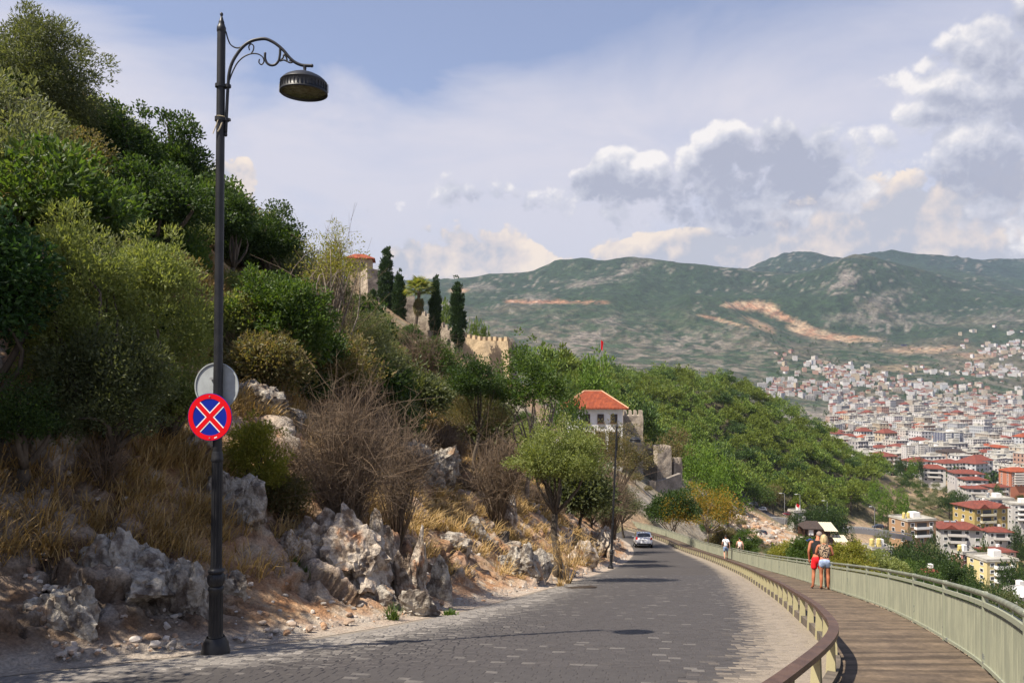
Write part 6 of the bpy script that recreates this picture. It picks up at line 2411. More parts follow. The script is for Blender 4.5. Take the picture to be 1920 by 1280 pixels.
def restaurant():
    d = 250
    s = d / FPX
    c = P(1532, 1010, d)
    root = empty('restaurant', c, 'open terrace restaurant with a dark brown roof and beige awnings below the pine wood', 'restaurant', None, -.12)
    X = lambda px: (px - 1532) * s
    Z = lambda py: (1010 - py) * s
    MB().box((0, 0, -2), (11.5, 8, 4)).box((0, -4.3, -.6), (13, 1.5, .25)).build('terrace', M['dark_roof'], root)
    mb = MB()
    V = np.array([[X(1502), -4, Z(987)], [X(1538), -4, Z(987)], [X(1538), 4, Z(987)], [X(1502), 4, Z(987)], [X(1512), 0, Z(976)], [X(1532), 0, Z(976)]])
    mb.add(V, [[0, 1, 5, 4], [2, 3, 4, 5]])
    mb.add(V, [[1, 2, 5], [3, 0, 4]])
    mb.box((X(1520), 0, Z(987) - .1), (X(1538) - X(1502) - .1, 7.9, .18))
    mb.build('roof', M['dark_roof'], root)

    def awning(x0, x1, z0, z1, y0, y1):
        aw = empty('awning', (0, 0, 0), None, None)
        aw.parent = root
        n = 6
        for i in range(n):
            a, b = x0 + (x1 - x0) * i / n, x0 + (x1 - x0) * (i + .88) / n
            m = MB()
            m.add([[a, y0, z0], [b, y0, z0], [b, y1, z1], [a, y1, z1], [a, y0, z0 - .08], [b, y0, z0 - .08], [b, y1, z1 - .08], [a, y1, z1 - .08]], [[0, 1, 2, 3], [7, 6, 5, 4], [0, 4, 5, 1], [1, 5, 6, 2], [2, 6, 7, 3], [3, 7, 4, 0]])
            m.build('awning_strip', M['awning'], aw)
    awning(X(1538), X(1562), Z(989), Z(981), -5, 3)
    awning(X(1553), X(1577), Z(1006), Z(999), -7, -2)
    MB().box((X(1516), -3.4, Z(994)), (1.8, .1, 1.8)).build('white_panel', M['white_paint'], root)
    MB().box((0, 3.6, 1.8), (10.5, .3, 3.2)).build('back_wall', M['wood'], root)
    pm = MB().box((0, 0, 1.9), (.16, .16, 3.8)).mesh('post', M['wood'])
    for px in (1503, 1511, 1520, 1529, 1538, 1546, 1554, 1561):
        obj('post', pm, root, loc=(X(px), -4.0, 0))
    rl = MB()
    rl.box((0, -4.1, .95), (11, .1, .1))
    for i in range(28):
        rl.box((-5.4 + i * .4, -4.1, .45), (.05, .05, .9))
    rl.build('balustrade', M['wood'], root)
    for i, (px, py, m, lb) in enumerate(((1519, 1010, 'blue_parasol', 'dark blue parasol below the restaurant terrace'), (1527, 1012, 'blue_parasol', 'second dark blue parasol right of the first one'), (1541, 1012, 'white_paint', 'white parasol right of the blue parasols'))):
        q = P(px, py, 240)
        r = empty('parasol', q + np.array([0, 0, -2.3]), lb, 'parasol', 'parasols at the restaurant')
        MB().tube([(0, 0, -2), (0, 0, 2.3)], .05, 6).build('pole', M['steel'], r)
        MB().lathe([(.02, 2.5), (.7, 2.25), (1.35, 1.95), (1.36, 1.8), (1.3, 1.9), (.65, 2.18), (.02, 2.4)], 8).build('canopy', M[m], r)


restaurant()


# ------------------------------------------------------------------ the town
def town_kinds():
    kinds = []
    rg = np.random.default_rng(8)
    for k in range(10):
        w, dp, fl = [(16, 13, 4), (22, 14, 5), (14, 12, 3), (26, 14, 6), (18, 15, 5), (13, 11, 3), (20, 16, 7), (30, 15, 5), (15, 14, 6), (12, 12, 2)][k]
        hh = fl * 3.0
        wall, roof, win, bal = MB(), MB(), MB(), MB()
        wall.box((0, 0, hh / 2 - 3), (w, dp, hh + 6))
        hip = k in (0, 2, 5, 9, 4)
        if hip:
            hip_roof(roof, w, dp, hh, 2.6, .7, .4)
        else:
            roof.box((0, 0, hh + .15), (w + .6, dp + .6, .3))
            roof.box((w * .2, 0, hh + 1.4), (w * .25, dp * .35, 2.2))
            for i in range(3):
                roof.box((-w * .3 + i * 2.5, dp * .2, hh + .9), (1.3, 1.0, 1.2))
        n = max(3, int(w / 3.6))
        def pane(x, y, z, nx, ny, ww):
            c, t = np.array([x + nx * .05, y + ny * .05, z]), np.array([-ny, nx, 0]) * ww / 2
            u = np.array([0, 0, .75])
            win.add([c - t - u, c + t - u, c + t + u, c - t + u], [[0, 1, 2, 3]])
        for f in range(fl):
            z = f * 3 + 1.6
            for i in range(n):
                x = -w / 2 + w * (i + .5) / n
                for s in (-1, 1):
                    pane(x, s * dp / 2, z, 0, s, 1.5)
            m = max(2, int(dp / 4))
            for i in range(m):
                y = -dp / 2 + dp * (i + .5) / m
                for s in (-1, 1):
                    pane(s * w / 2, y, z, s, 0, 1.4)
            if f:
                for i in range(0, n, 2):
                    x = -w / 2 + w * (i + .5) / n
                    bal.box((x, -dp / 2 - .7, f * 3 + .45), (w / n * 1.25, 1.4, 1.05))
                bal.box((w / 2 + .6, 0, f * 3 + .45), (1.2, dp * .5, 1.05))
        kinds.append((wall, roof, win, bal, hip, w, hh))
    return kinds


def town():
    K = town_kinds()
    rg = np.random.default_rng(44)
    B = []
    wallc = [(.52, .50, .47), (.46, .42, .37), (.43, .36, .28), (.42, .34, .24), (.40, .28, .23), (.31, .29, .28), (.56, .54, .52), (.50, .47, .44), (.38, .24, .18), (.41, .42, .43)]
    # plain: regular blocks; hillside: looser terraces
    for d in np.arange(600, 1960, 25):
        for x in np.arange(.26 * d, .84 * d, 24):
            xx, dd = x + rg.normal() * 4, d + rg.normal() * 5
            px = xx / dd * FPX + 960
            if px < 1560 or px > 2130 or rg.random() < .12:
                continue
            B.append((xx, dd, 'plain'))
    for d in np.arange(1960, 3250, 23):
        for x in np.arange(.25 * d, .84 * d, 20):
            xx, dd = x + rg.normal() * 8, d + rg.normal() * 9
            px = xx / dd * FPX + 960
            nz = vnoise(np.array([[xx / 210, dd / 160, 0.]]), 71)[0]
            dens = .92 * math.exp(-((px - 1560) / 190) ** 2 - ((dd - 2120) / 420) ** 2) + .16 + (.55 if dd < 2150 else 0) + (.25 if px > 1800 and 2500 < dd < 3200 else 0)
            if px < 1800 and dd > 2620 + 160 * (nz - .5):
                continue
            if px < 1425 + (dd - 2000) * .05 or px > 2130 or dd > 3000 and rg.random() < .6:
                continue
            if rg.random() < .8 * dens * (.15 + 1.35 * sst(nz, .38, .6)):
                B.append((xx, dd, 'hill'))
    B = [b for b in B]
    X, D = np.array([b[0] for b in B]), np.array([b[1] for b in B])
    Z = H_far(X, D)
    PX = X / D * FPX + 960
    kind = [int(rg.choice(10, p=[.13, .13, .12, .10, .12, .1, .08, .08, .08, .06])) if b[2] == 'plain' else int(rg.choice(10, p=[.13, .12, .14, .04, .08, .12, .10, .09, .12, .06])) for b in B]
    top = HOR - (Z + np.array([K[k][6] for k in kind])) / D * FPX
    sil = np.interp(PX, [1370, 1440, 1500, 1560, 1640, 1670, 1690, 1720, 1900], [700, 738, 762, 788, 828, 862, 880, 888, 900])
    seen = (PX > 1400) & (PX < 1930) & (top < sil)
    score = np.where(seen, np.array([K[k][5] for k in kind]) / D, -1 / D)
    order = np.argsort(-score)
    mw = [[k[0].mesh('apartment_block', M['wall_obj']) for k in K]]
    roofm = [M['tile_red'], M['pale_roof'], M['tile']]
    mr = [[k[1].mesh('roof', m) for m in roofm] for k in K]
    mwin = [k[2].mesh('window_rows', M['glass']) for k in K]
    mb_ = [k[3].mesh('balcony_rows', M['slab']) for k in K]
    bulk, roofs = MB(), [MB(), MB(), MB()]
    wins, bals = MB(), MB()
    cols = []
    for n, i in enumerate(order):
        k = kind[i]
        hipk = K[k][4]
        rm = (0 if rg.random() < .86 else 2) if hipk else 1
        ci = int(rg.integers(len(wallc))) if rg.random() < .78 else 6
        rz = (.25 + .12 * rg.normal() + (math.pi / 2 if rg.random() < .3 else 0)) * (1 if B[i][2] == 'plain' else -.6)
        s = (.85 + .3 * rg.random()) * (1 if B[i][2] == 'plain' else .72)
        loc = (X[i], D[i], Z[i] - .6)
        tall = 1.0 + (.7 * rg.random() if rg.random() < .18 and B[i][2] == 'plain' else 0)
        M4 = TM(loc, rz, (s, s, s * tall))
        if n < 300 and seen[i]:
            warm = ('white', 'pale', 'beige', 'yellowish', 'pinkish', 'grey', 'white', 'white', 'terracotta', 'pale grey')[ci]
            lab = warm + (' house with a red roof' if hipk else ' flat roofed block') + ' in the crowded town below the mountains'
            o = obj('apartment_block', mw[0][k], M=M4)
            o.color = (*wallc[ci], 1)
            tag(o, lab, 'building', warm + (' red roofed houses' if hipk else ' flat roofed blocks') + ' of the town')
            obj('roof', mr[k][rm], o)
            tag(obj('window_rows', mwin[k], o), kind='stuff')
            tag(obj('balcony_rows', mb_[k], o), kind='stuff')
        else:
            bulk.merge(K[k][0], M4)
            cols.append(np.repeat([wallc[ci]], 8, 0))
            roofs[rm].merge(K[k][1], M4)
            (wins.merge(K[k][2], M4) if D[i] < 2100 else None)
            if D[i] < 1500:
                bals.merge(K[k][3], M4)
    far = bulk.build('far_town', M['wall_attr'], None, False, {'col': np.concatenate(cols)})
    tag(far, kind='stuff')
    for r, m in zip(roofs, roofm):
        tag(r.build('far_roofs', m, far), kind='stuff')
    tag(wins.build('far_windows', M['glass'], far), kind='stuff')
    if bals.n:
        tag(bals.build('far_balconies', M['slab'], far), kind='stuff')



def town_trees():
    rg = np.random.default_rng(91)
    N = 1200
    D = 560 + 2500 * rg.random(N) ** 1.25
    PXs = 1420 + 640 * rg.random(N)
    X = (PXs - 960) / FPX * D
    Z = H(X, D)
    q, _ = crown(1, 1, .9, 9, 7, .45, .5, .35, 990)
    V, Q, t_, qm, tm = q.arrays()
    mb = MB()
    for x, y, z in zip(X, D, Z):
        s = 2.6 + 3.6 * rg.random()
        mb.add((V @ TM(rz=rg.random() * 6)[:3, :3].T) * np.array([s, s, s]) + np.array([x, y, z + s * .7]), Q)
    tag(mb.build('town_trees', M['leaf_dark']), kind='stuff')


town()
town_trees()
G2 = 'tall blocks standing out of the town'
near_house('white slab block of flats standing left in the town behind the pine wood', 1697, 1717, 836, 866, 640, 9, WHT, 'flat', yaw=.1, group=G2, name='apartment_tower', cols=4)
near_house('white slab block of flats right beside the first white slab', 1719, 1741, 833, 864, 645, 9, WHT, 'flat', yaw=.1, group=G2, name='apartment_tower', cols=4)
near_house('dark grey unfinished concrete block in the town', 1747, 1767, 838, 862, 655, 8, (.13, .13, .15), 'flat', yaw=0, group=G2, name='apartment_tower', balc=False, cols=4)
near_house('dark blue grey tower with white balconies in the middle of the town', 1766, 1808, 811, 835, 800, 8, (.10, .11, .16), 'flat', yaw=.1, group=G2, name='apartment_tower', trim='white_paint', cols=7)
near_house('wide brown block with a dark roof in the town', 1771, 1812, 842, 868, 640, 6, (.46, .33, .25), 'hip', 'dark_roof', yaw=.1, group=G2, name='apartment_tower', cols=6)


def quarry_panels():
    mb = MB()
    d = 3000
    for r in range(4):
        for k in range(13):
            p = P(1688 + k * 3.4 + r * 1.2, 660 - r * 3.4, d + r * 12)
            mb.box(p + np.array([0, 0, 6]), (6.4, 10, 6), M=None)
    o = mb.build('terrace_building', M['black_cloth'])
    o.data.materials[0] = mat('dark_violet_roof', (.05, .05, .10), .5)
    tag(o, 'dark violet stepped complex on the bare terrace under the mountain', 'building')


quarry_panels()

# ------------------------------------------------------------------ street lamps
def street_lamp(label, base, lean):
    root = empty('street_lamp', base, label, 'street lamp', 'black ornamental street lamps')
    root.rotation_euler = (0, lean, 0)
    W = lambda pts: [((x - 180) / 784, 0, (1225 - (30 + y / 5.335)) / 147) for x, y in pts]
    m = MB()
    m.lathe([(.01, -.3), (.175, -.3), (.175, .02), (.165, .05), (.155, .12), (.125, .17), (.11, .20)], 28)
    m.build('base', M['iron'], root, True)
    m = MB()
    fl = [(.092, .20), (.090, .21), (.088, .24), (.086, .5), (.084, .74), (.086, .77), (.092, .79)]
    m.lathe(fl, 96, flute=(12, .16, .23, .75))
    m.lathe([(.094, .79), (.1, .80), (.098, .83), (.078, .845)], 28)
    bul = [(.078, .845), (.096, .87), (.110, .91), (.112, .94), (.108, .97), (.09, 1.0), (.08, 1.01)]
    m.lathe(bul, 72, flute=(18, .07, .86, .99))
    m.lathe([(.08, 1.01), (.10, 1.02), (.104, 1.035), (.1, 1.05), (.08, 1.06), (.074, 1.08)], 28)
    m.lathe([(.072, 1.08), (.070, 1.12), (.068, 1.6), (.066, 2.3), (.068, 2.42)], 96, flute=(12, .16, 1.11, 2.38))
    m.lathe([(.068, 2.42), (.075, 2.43), (.075, 2.47), (.068, 2.49), (.066, 2.53), (.056, 2.56)], 28)
    m.lathe([(.058, 2.55), (.058, 3.6), (.056, 3.62), (.054, 5), (.051, 7.9)], 24)
    m.build('pole', M['iron'], root, True)
    m = MB()
    m.lathe([(.052, 7.88), (.056, 7.885), (.056, 7.94), (.05, 7.95), (.046, 7.96), (.034, 8.0), (.036, 8.01), (.03, 8.02), (.015, 8.07), (.011, 8.08), (.02, 8.10), (.018, 8.12), (.002, 8.135)], 20)
    m.build('finial', M['iron'], root, True)
    # bracket
    def spl(pts, n=6):
        return catmull(np.array(W(pts)), n)
    m = MB()
    m.tube(spl([(233, 1195), (240, 1000), (252, 720), (262, 600), (290, 500), (340, 410), (400, 335), (470, 285), (550, 262), (620, 258), (690, 285), (750, 325), (810, 380), (860, 440), (920, 490), (980, 515), (1040, 521), (1085, 521)]), .0195, 10)
    m.lathe([(.001, -.03), (.018, -.02), (.022, 0), (.018, .02), (.001, .03)], 10, c=W([(233, 1215)])[0])
    m.lathe([(.001, -.025), (.018, -.015), (.022, 0), (.018, .015), (.001, .025)], 10, c=W([(1085, 521)])[0])
    arm = m.build('bracket_arm', M['iron'], root, True)
    m = MB()
    m.tube(spl([(768, 335), (765, 420), (750, 480), (715, 515), (675, 520), (640, 500), (620, 460), (618, 395)]), .016, 8)
    m.build('hook_scroll', M['iron'], arm, True)
    m = MB()
    m.tube(spl([(262, 680), (300, 580), (350, 490), (420, 430), (500, 405), (560, 415), (600, 450), (605, 490), (580, 515), (558, 495), (562, 460)]), .0085, 6)
    m.tube(spl([(480, 405), (500, 370), (500, 325), (475, 310), (455, 335), (462, 372)]), .0085, 6)
    m.build('thin_scroll', M['iron'], arm, True)
    m = MB()
    m.tube(spl([(226, 190), (245, 260), (275, 320), (330, 350), (390, 340)]), .009, 6)
    m.build('stay', M['iron'], arm, True)
    m = MB()
    for pts in ([(765, 475), (800, 440), (806, 412), (830, 440), (840, 482)], [(765, 478), (805, 468), (840, 482)], [(840, 482), (870, 494), (895, 485), (860, 470)], [(806, 412), (820, 408), (840, 430)]):
        m.tube(spl(pts, 4), .011, 5)
    m.build('leaf_ornament', M['iron'], arm, True)
    for zy in (732, 1068):
        z = (1225 - (30 + zy / 5.335)) / 147
        m = MB()
        m.lathe([(.054, -.02), (.070, -.02), (.070, .02), (.054, .02)], 20, c=(0, 0, z))
        m.box((.075, 0, z), (.10, .035, .032))
        xx = (250 - 180) / 784 if zy < 900 else (238 - 180) / 784
        m.lathe([(.02, -.02), (.036, -.02), (.036, .02), (.02, .02)], 14, c=(xx, 0, z))
        m.build('collar', M['iron'], root)
    # lamp head
    hx, _, hz = W([(1015, 520)])[0]
    m = MB()
    m.lathe([(.02, .0), (.022, -.03), (.018, -.06), (.024, -.075)], 12, c=(hx, 0, hz))
    m.build('stem', M['iron'], root, True)
    hd = obj('lamp_head', (lambda q: (q.lathe([(.022, -.07), (.05, -.075), (.055, -.09), (.10, -.105), (.17, -.125), (.235, -.16), (.27, -.19), (.283, -.21), (.292, -.215), (.292, -.225), (.286, -.23), (.288, -.335), (.298, -.34), (.298, -.355), (.285, -.36), (.275, -.34), (.26, -.28), (.10, -.2), (.01, -.2)], 48), q.mesh('lamp_head', M['iron']))[1])(MB()), root, loc=(hx - .01, 0, hz))
    for p in hd.data.polygons:
        p.use_smooth = True
    m = MB()
    for k in range(40):
        a = 2 * math.pi * k / 40
        m.box((.289 * math.cos(a), .289 * math.sin(a), -.283), (.012, .006, .075), rz=a)
    m.build('louvre', M['iron'], hd)
    m = MB()
    for a in (0, math.pi):
        m.box((.306 * math.cos(a), .306 * math.sin(a), -.29), (.012, .03, .10), rz=a)
    m.build('latch', M['steel'], hd)
    m = MB()
    m.lathe([(.27, -.335), (.2, -.345), (.1, -.355), (.005, -.358)], 32)
    m.build('lens', M['lens'], hd, True)
    return root


lp = np.array([P(404, 1225, 9.5)[0], 9.5, 0])
lp[2] = P(404, 1222, 9.5)[2]
lamp = street_lamp('black ornamental street lamp carrying round road signs in front of the bank', lp, R(.55))
m_ = MB()
zt = (1225 - (30 + 1068 / 5.335)) / 147
m_.lathe([(.058, -.006), (.072, 0), (.058, .008)], 16, c=(0, 0, zt + .03))
m_.tube([(.0, -.06, zt), (-.03, -.07, zt - .1), (-.07, -.065, zt - .2)], .006, 5)
m_.tube([(.04, -.05, zt - .05), (.02, -.07, zt - .13), (-.01, -.06, zt - .17)], .008, 5)
m_.build('cable_tie', M['tie'], lamp)
lamp2 = copy_tree(lamp)
p2 = P(1145, 1066, 41.5)
lamp2.location = p2
lamp2.rotation_euler = (0, R(2.5), 0)
lamp2['label'] = 'second black ornamental street lamp farther down at the road bend, leaning slightly'
for c_ in list(lamp2.children):
    if c_.name.startswith('cable_tie'):
        bpy.data.objects.remove(c_)


def disc(mb, r0, r1, y0, y1, n=48, mi=0):
    """ring or disc facing -y"""
    a = np.linspace(0, 2 * math.pi, n, endpoint=False)
    ca, sa = np.cos(a), np.sin(a)
    z = np.zeros(n)
    rows = [np.column_stack([r0 * ca, z + y0, r0 * sa]), np.column_stack([r1 * ca, z + y0, r1 * sa]), np.column_stack([r1 * ca, z + y1, r1 * sa]), np.column_stack([r0 * ca, z + y1, r0 * sa])]
    V = np.concatenate(rows)
    k = np.arange(n)
    for i in range(4 if r0 > 0 else 3):
        j = (i + 1) % 4
        mb.add(V if i == 0 else np.zeros((0, 3)), np.stack([i * n + k, i * n + (k + 1) % n, j * n + (k + 1) % n, j * n + k], 1) - (0 if i == 0 else 4 * n) + (0 if i == 0 else 0), mi)


def signs():
    dp = lp[1]
    pole_x = lambda z: lp[0] + math.tan(R(.55)) * (z - lp[2])
    # no stopping sign: faces the viewer, turned a little to the right
    z = P(0, 781, dp)[2]
    yaw = R(-9)
    c = np.array([P(398, 781, dp)[0], dp - .075, z])
    root = empty('no_stopping_sign', c, 'round red and blue no stopping sign with a red cross on the lamp post', 'road sign', None, yaw)
    mb = MB()
    disc(mb, 0, .300, 0, .006, 64)
    mb.build('plate', M['sign_blue'], root)
    mb = MB()
    disc(mb, .232, .294, -.004, -.0005, 64)
    mb.build('red_ring', M['sign_red'], root)
    for nm, w, y, L, mt in (('white_cross', .088, -.002, .226, 'white_paint'), ('red_cross', .060, -.0035, .233, 'sign_red')):
        mb = MB()
        for k, a in enumerate((math.pi / 4, -math.pi / 4)):
            ca, sa = math.cos(a), math.sin(a)
            V = []
            for yy in (y - .0004 * k, y + .0015 - .0004 * k):
                for (u, v) in ((-L, -w / 2), (L, -w / 2), (L, w / 2), (-L, w / 2)):
                    V.append((u * ca - v * sa, yy, u * sa + v * ca))
            mb.add(V, [[0, 1, 2, 3], [7, 6, 5, 4], [0, 4, 5, 1], [1, 5, 6, 2], [2, 6, 7, 3], [3, 7, 4, 0]])
        mb.build(nm, M[mt], root)
    mb = MB()
    for zz in (.262, -.262):
        mb.box((.0, -.007, zz), (.014, .008, .014))
    mb.build('bolt', M['steel'], root)
    mb = MB()
    mb.box((0, -.0045, 0), (.04, .002, .014))
    o = mb.build('sticker', M['white_paint'], root)
    o.location = (.08, 0, -.255)
    o.rotation_euler = (0, -.4, 0)
    mb = MB()
    mb.box((-.02, .03, .1), (.05, .05, .03))
    mb.box((-.02, .03, -.1), (.05, .05, .03))
    mb.build('clamp', M['steel'], root)
    # back of the other sign
    z = P(0, 724, dp)[2]
    c = np.array([P(406.5, 724, dp + .08)[0], dp + .08, z])
    root = empty('road_sign', c, 'grey back of a round road sign behind the lamp post above the no stopping sign', 'road sign', None, R(-9))
    mb = MB()
    disc(mb, 0, .300, 0, .005, 64)
    disc(mb, .288, .303, -.012, .006, 64)
    mb.build('plate', M['sign_grey'], root)
    mb = MB()
    mb.box((.0, -.02, .1), (.16, .03, .03))
    mb.box((.0, -.02, -.1), (.16, .03, .03))
    mb.build('clamp', M['steel'], root)


signs()

# slender modern light poles by the car park
for i, (px, py0, py1, d, lb) in enumerate(((1471, 924, 975, 272, 'tall grey light pole left of the restaurant flag'), (1500, 926, 972, 275, 'grey light pole behind the white shed'), (1551, 938, 985, 268, 'grey light pole in front of the pines right of the restaurant'), (1640, 949, 992, 262, 'grey light pole on the bare slope beside the mountain road'))):
    b = P(px, py1, d)
    h = (py1 - py0) * d / FPX
    r = empty('light_pole', b, lb, 'light pole', 'grey light poles on the valley road')
    MB().tube([(0, 0, -2), (0, 0, h - .4), (-.3, 0, h - .05), (-1.1, 0, h)], [.09, .07, .06, .05], 8).build('pole', M['steel'], r)
    MB().box((-1.5, 0, h - .02), (.9, .3, .12)).build('lamp_head', M['white_paint'], r)

# drain grating at the road edge
pd = P(1089, 1100, 24.2)
pd[2] = float(z_road(24.2)) + .03
sl_ = -.22
gr = empty('drain_grate', pd, 'rusty drain grating set into the cobbles at the road edge before the second lamp', 'drain', None, 1.2)
gr.rotation_euler = (math.atan(-.21), 0, .25)
m_ = MB()
for s in (-1, 1):
    m_.box((0, s * .28, 0), (.9, .05, .03))
    m_.box((s * .43, 0, 0), (.05, .51, .03))
m_.box((0, 0, -.02), (.82, .52, .01))
m_.build('frame', M['drain'], gr)
bm_ = MB().box((0, 0, 0), (.03, .5, .025)).mesh('bar', M['drain'])
for k in range(11):
    obj('bar', bm_, gr, loc=(-.36 + k * .072, 0, .0))


# ------------------------------------------------------------------ cars
def car_parts(paint):
    """hatchback, front towards +y, 3.95 m long; returns Empty with parts"""
    L, Wd = 3.95, 1.70
    # side profile stations along y: (y, half width low, half width belt, z bottom, z belt, )
    ys = np.array([-1.97, -1.93, -1.8, -1.3, -.6, .2, .9, 1.4, 1.75, 1.93, 1.97])
    hw = np.array([.70, .78, .83, .85, .85, .85, .85, .84, .80, .72, .62])
    zb = np.array([.42, .30, .24, .22, .20, .20, .20, .22, .24, .28, .38])
    zt = np.array([.78, .90, .96, .97, .96, .95, .93, .88, .80, .70, .58])
    n = 14
    V = []
    for y, w, b, t in zip(ys, hw, zb, zt):
        row = []
        for k in range(n):
            a = math.pi * 2 * k / n
            cx, cz = math.cos(a), math.sin(a)
            ex = np.sign(cx) * abs(cx) ** .5
            ez = np.sign(cz) * abs(cz) ** .55
            row.append((w * ex, y, (b + t) / 2 + (t - b) / 2 * ez))
        V.append(row)
    mb = MB()
    V = np.array(V)
    Vc = np.concatenate([V, V[:, :1]], 1)
    mb.grid(Vc.reshape(-1, 3), len(ys), n + 1)
    for e, f in ((0, 1), (-1, -1)):
        r = V[e]
        c = r.mean(0)
        o = np.vstack([r, c])
        k = np.arange(n)
        mb.add(o, np.stack([np.full(n, n), k, (k + 1) % n] if f > 0 else [np.full(n, n), (k + 1) % n, k], 1))
    body = mb
    # greenhouse
    gy0 = np.array([-1.86, -1.55, -.9, .1, .75])      # roof line y at belt/roof
    gh = MB()
    prof = [(-1.86, .93), (-1.62, 1.34), (-1.35, 1.46), (-.5, 1.50), (.25, 1.44), (1.05, .91)]
    rows = []
    for (y, z) in prof:
        f = (z - .9) / .6
        w = .80 - .17 * f
        rows.append([(-w, y, z), (-w * .5, y, z + .015), (w * .5, y, z + .015), (w, y, z)])
    gh.grid(np.array(rows).reshape(-1, 3), len(prof), 4)
    # sides
    for s in (-1, 1):
        top = [(s * (.80 - .17 * ((z - .9) / .6)), y, z) for y, z in prof]
        bot = [(s * .81, y, .90) for y, z in prof]
        VV = np.array(top + bot)
        m = len(prof)
        gh.add(VV, [[i, i + 1, m + i + 1, m + i] for i in range(m - 1)])
    glass = MB()
    # rear window, windscreen, side windows (proud 6 mm)
    def quad(p, th=.006):
        p = np.array(p, float)
        nn = np.cross(p[1] - p[0], p[2] - p[0])
        nn /= np.linalg.norm(nn)
        c = p.mean(0)
        if np.dot(nn, c - np.array([0, -.3, 1.0])) < 0:
            nn = -nn
        glass.add(np.vstack([p + nn * th, p - nn * .004]), [[0, 1, 2, 3], [7, 6, 5, 4], [0, 4, 5, 1], [1, 5, 6, 2], [2, 6, 7, 3], [3, 7, 4, 0]])
    quad([(-.66, -1.80, 1.03), (.66, -1.80, 1.03), (.56, -1.64, 1.32), (-.56, -1.64, 1.32)], .02)
    quad([(-.70, .93, .98), (.70, .93, .98), (.58, .35, 1.38), (-.58, .35, 1.38)], .02)
    for s in (-1, 1):
        quad([(s * .785, -1.35, .97), (s * .785, -.35, .97), (s * .665, -.42, 1.38), (s * .675, -1.28, 1.34)], .012)
        quad([(s * .785, -.28, .97), (s * .785, .82, .97), (s * .668, .28, 1.36), (s * .665, -.34, 1.38)], .012)
    return body, gh, glass


CARBODY = car_parts(None)


def car(label, p, yaw, paint, group=None, pitch=0.0):
    root = empty('car', p, label, 'car', group, yaw)
    root.rotation_euler = (pitch, 0, yaw)
    b, g, gl = CARBODY
    bm_ = b.mesh('body', M[paint])
    o = obj('body', bm_, root)
    for q in bm_.polygons:
        q.use_smooth = True
    obj('greenhouse', g.mesh('greenhouse', M[paint]), root)
    obj('windows', gl.mesh('windows', M['glass']), root)
    tm = MB().lathe([(.20, -.1), (.29, -.1), (.305, -.05), (.305, .05), (.29, .1), (.20, .1)], 20).mesh('tyre', M['rubber'])
    rm = MB().lathe([(.01, .07), (.07, .085), (.19, .07), (.205, .1), (.21, -.1), (.01, -.1)], 16).mesh('rim', M['steel'])
    for sx in (-1, 1):
        for y in (-1.25, 1.25):
            w = empty('wheel', (sx * .76, y, .305), None, None)
            w.parent = root
            w.rotation_euler = (0, sx * math.pi / 2, 0)
            obj('tyre', tm, w)
            obj('rim', rm, w)
        t = MB().box((sx * .70, -1.90, .90), (.17, .14, .26), taper=.8)
        t.build('tail_light', M['tail'], root)
        h = MB().box((sx * .62, 1.86, .66), (.3, .16, .12))
        h.build('headlight', M['white_paint'], root)
        mr = MB().box((sx * .92, .55, .99), (.18, .1, .13), taper=.8)
        mr.build('mirror', M[paint], root)
    MB().box((0, -1.955, .72), (.52, .03, .11)).build('number_plate', M['plate'], root)
    MB().box((0, -1.93, .36), (1.36, .1, .16)).build('bumper_trim', M['rubber'], root)
    MB().box((0, -1.66, 1.45), (.9, .22, .03)).build('spoiler', M[paint], root)
    return root


cy = 74.5
cx = P(1205, 0, cy)[0]
car('white hatchback driving away down the cobbled road', (cx, cy, float(z_road(cy)) + .01), R(-6), 'car_white', None, math.atan(-.17))
for (px, py, d, yaw, pt, lb) in ((1411, 966, 284, 1.2, 'car_silver', 'silver car parked left of the white one below the wood'), (1428, 968, 282, 1.2, 'car_white', 'white car parked at the roadside below the wood'), (1400, 962, 286, 1.2, 'car_dark', 'dark car parked behind the silver one'), (1478, 966, 270, 1.4, 'car_red', 'dark red car parked among trees left of the restaurant'), (1646, 990, 262, 1.5, 'car_dark', 'dark car on the mountain road above the bare slope'), (1426, 1004, 225, .6, 'car_dark', 'dark wreck like car in the rubble of the ochre slope')):
    p = P(px, py, d)
    p[2] = max(p[2], Hs(p[0], d))
    car(lb, p, yaw, pt, 'cars parked in the valley')


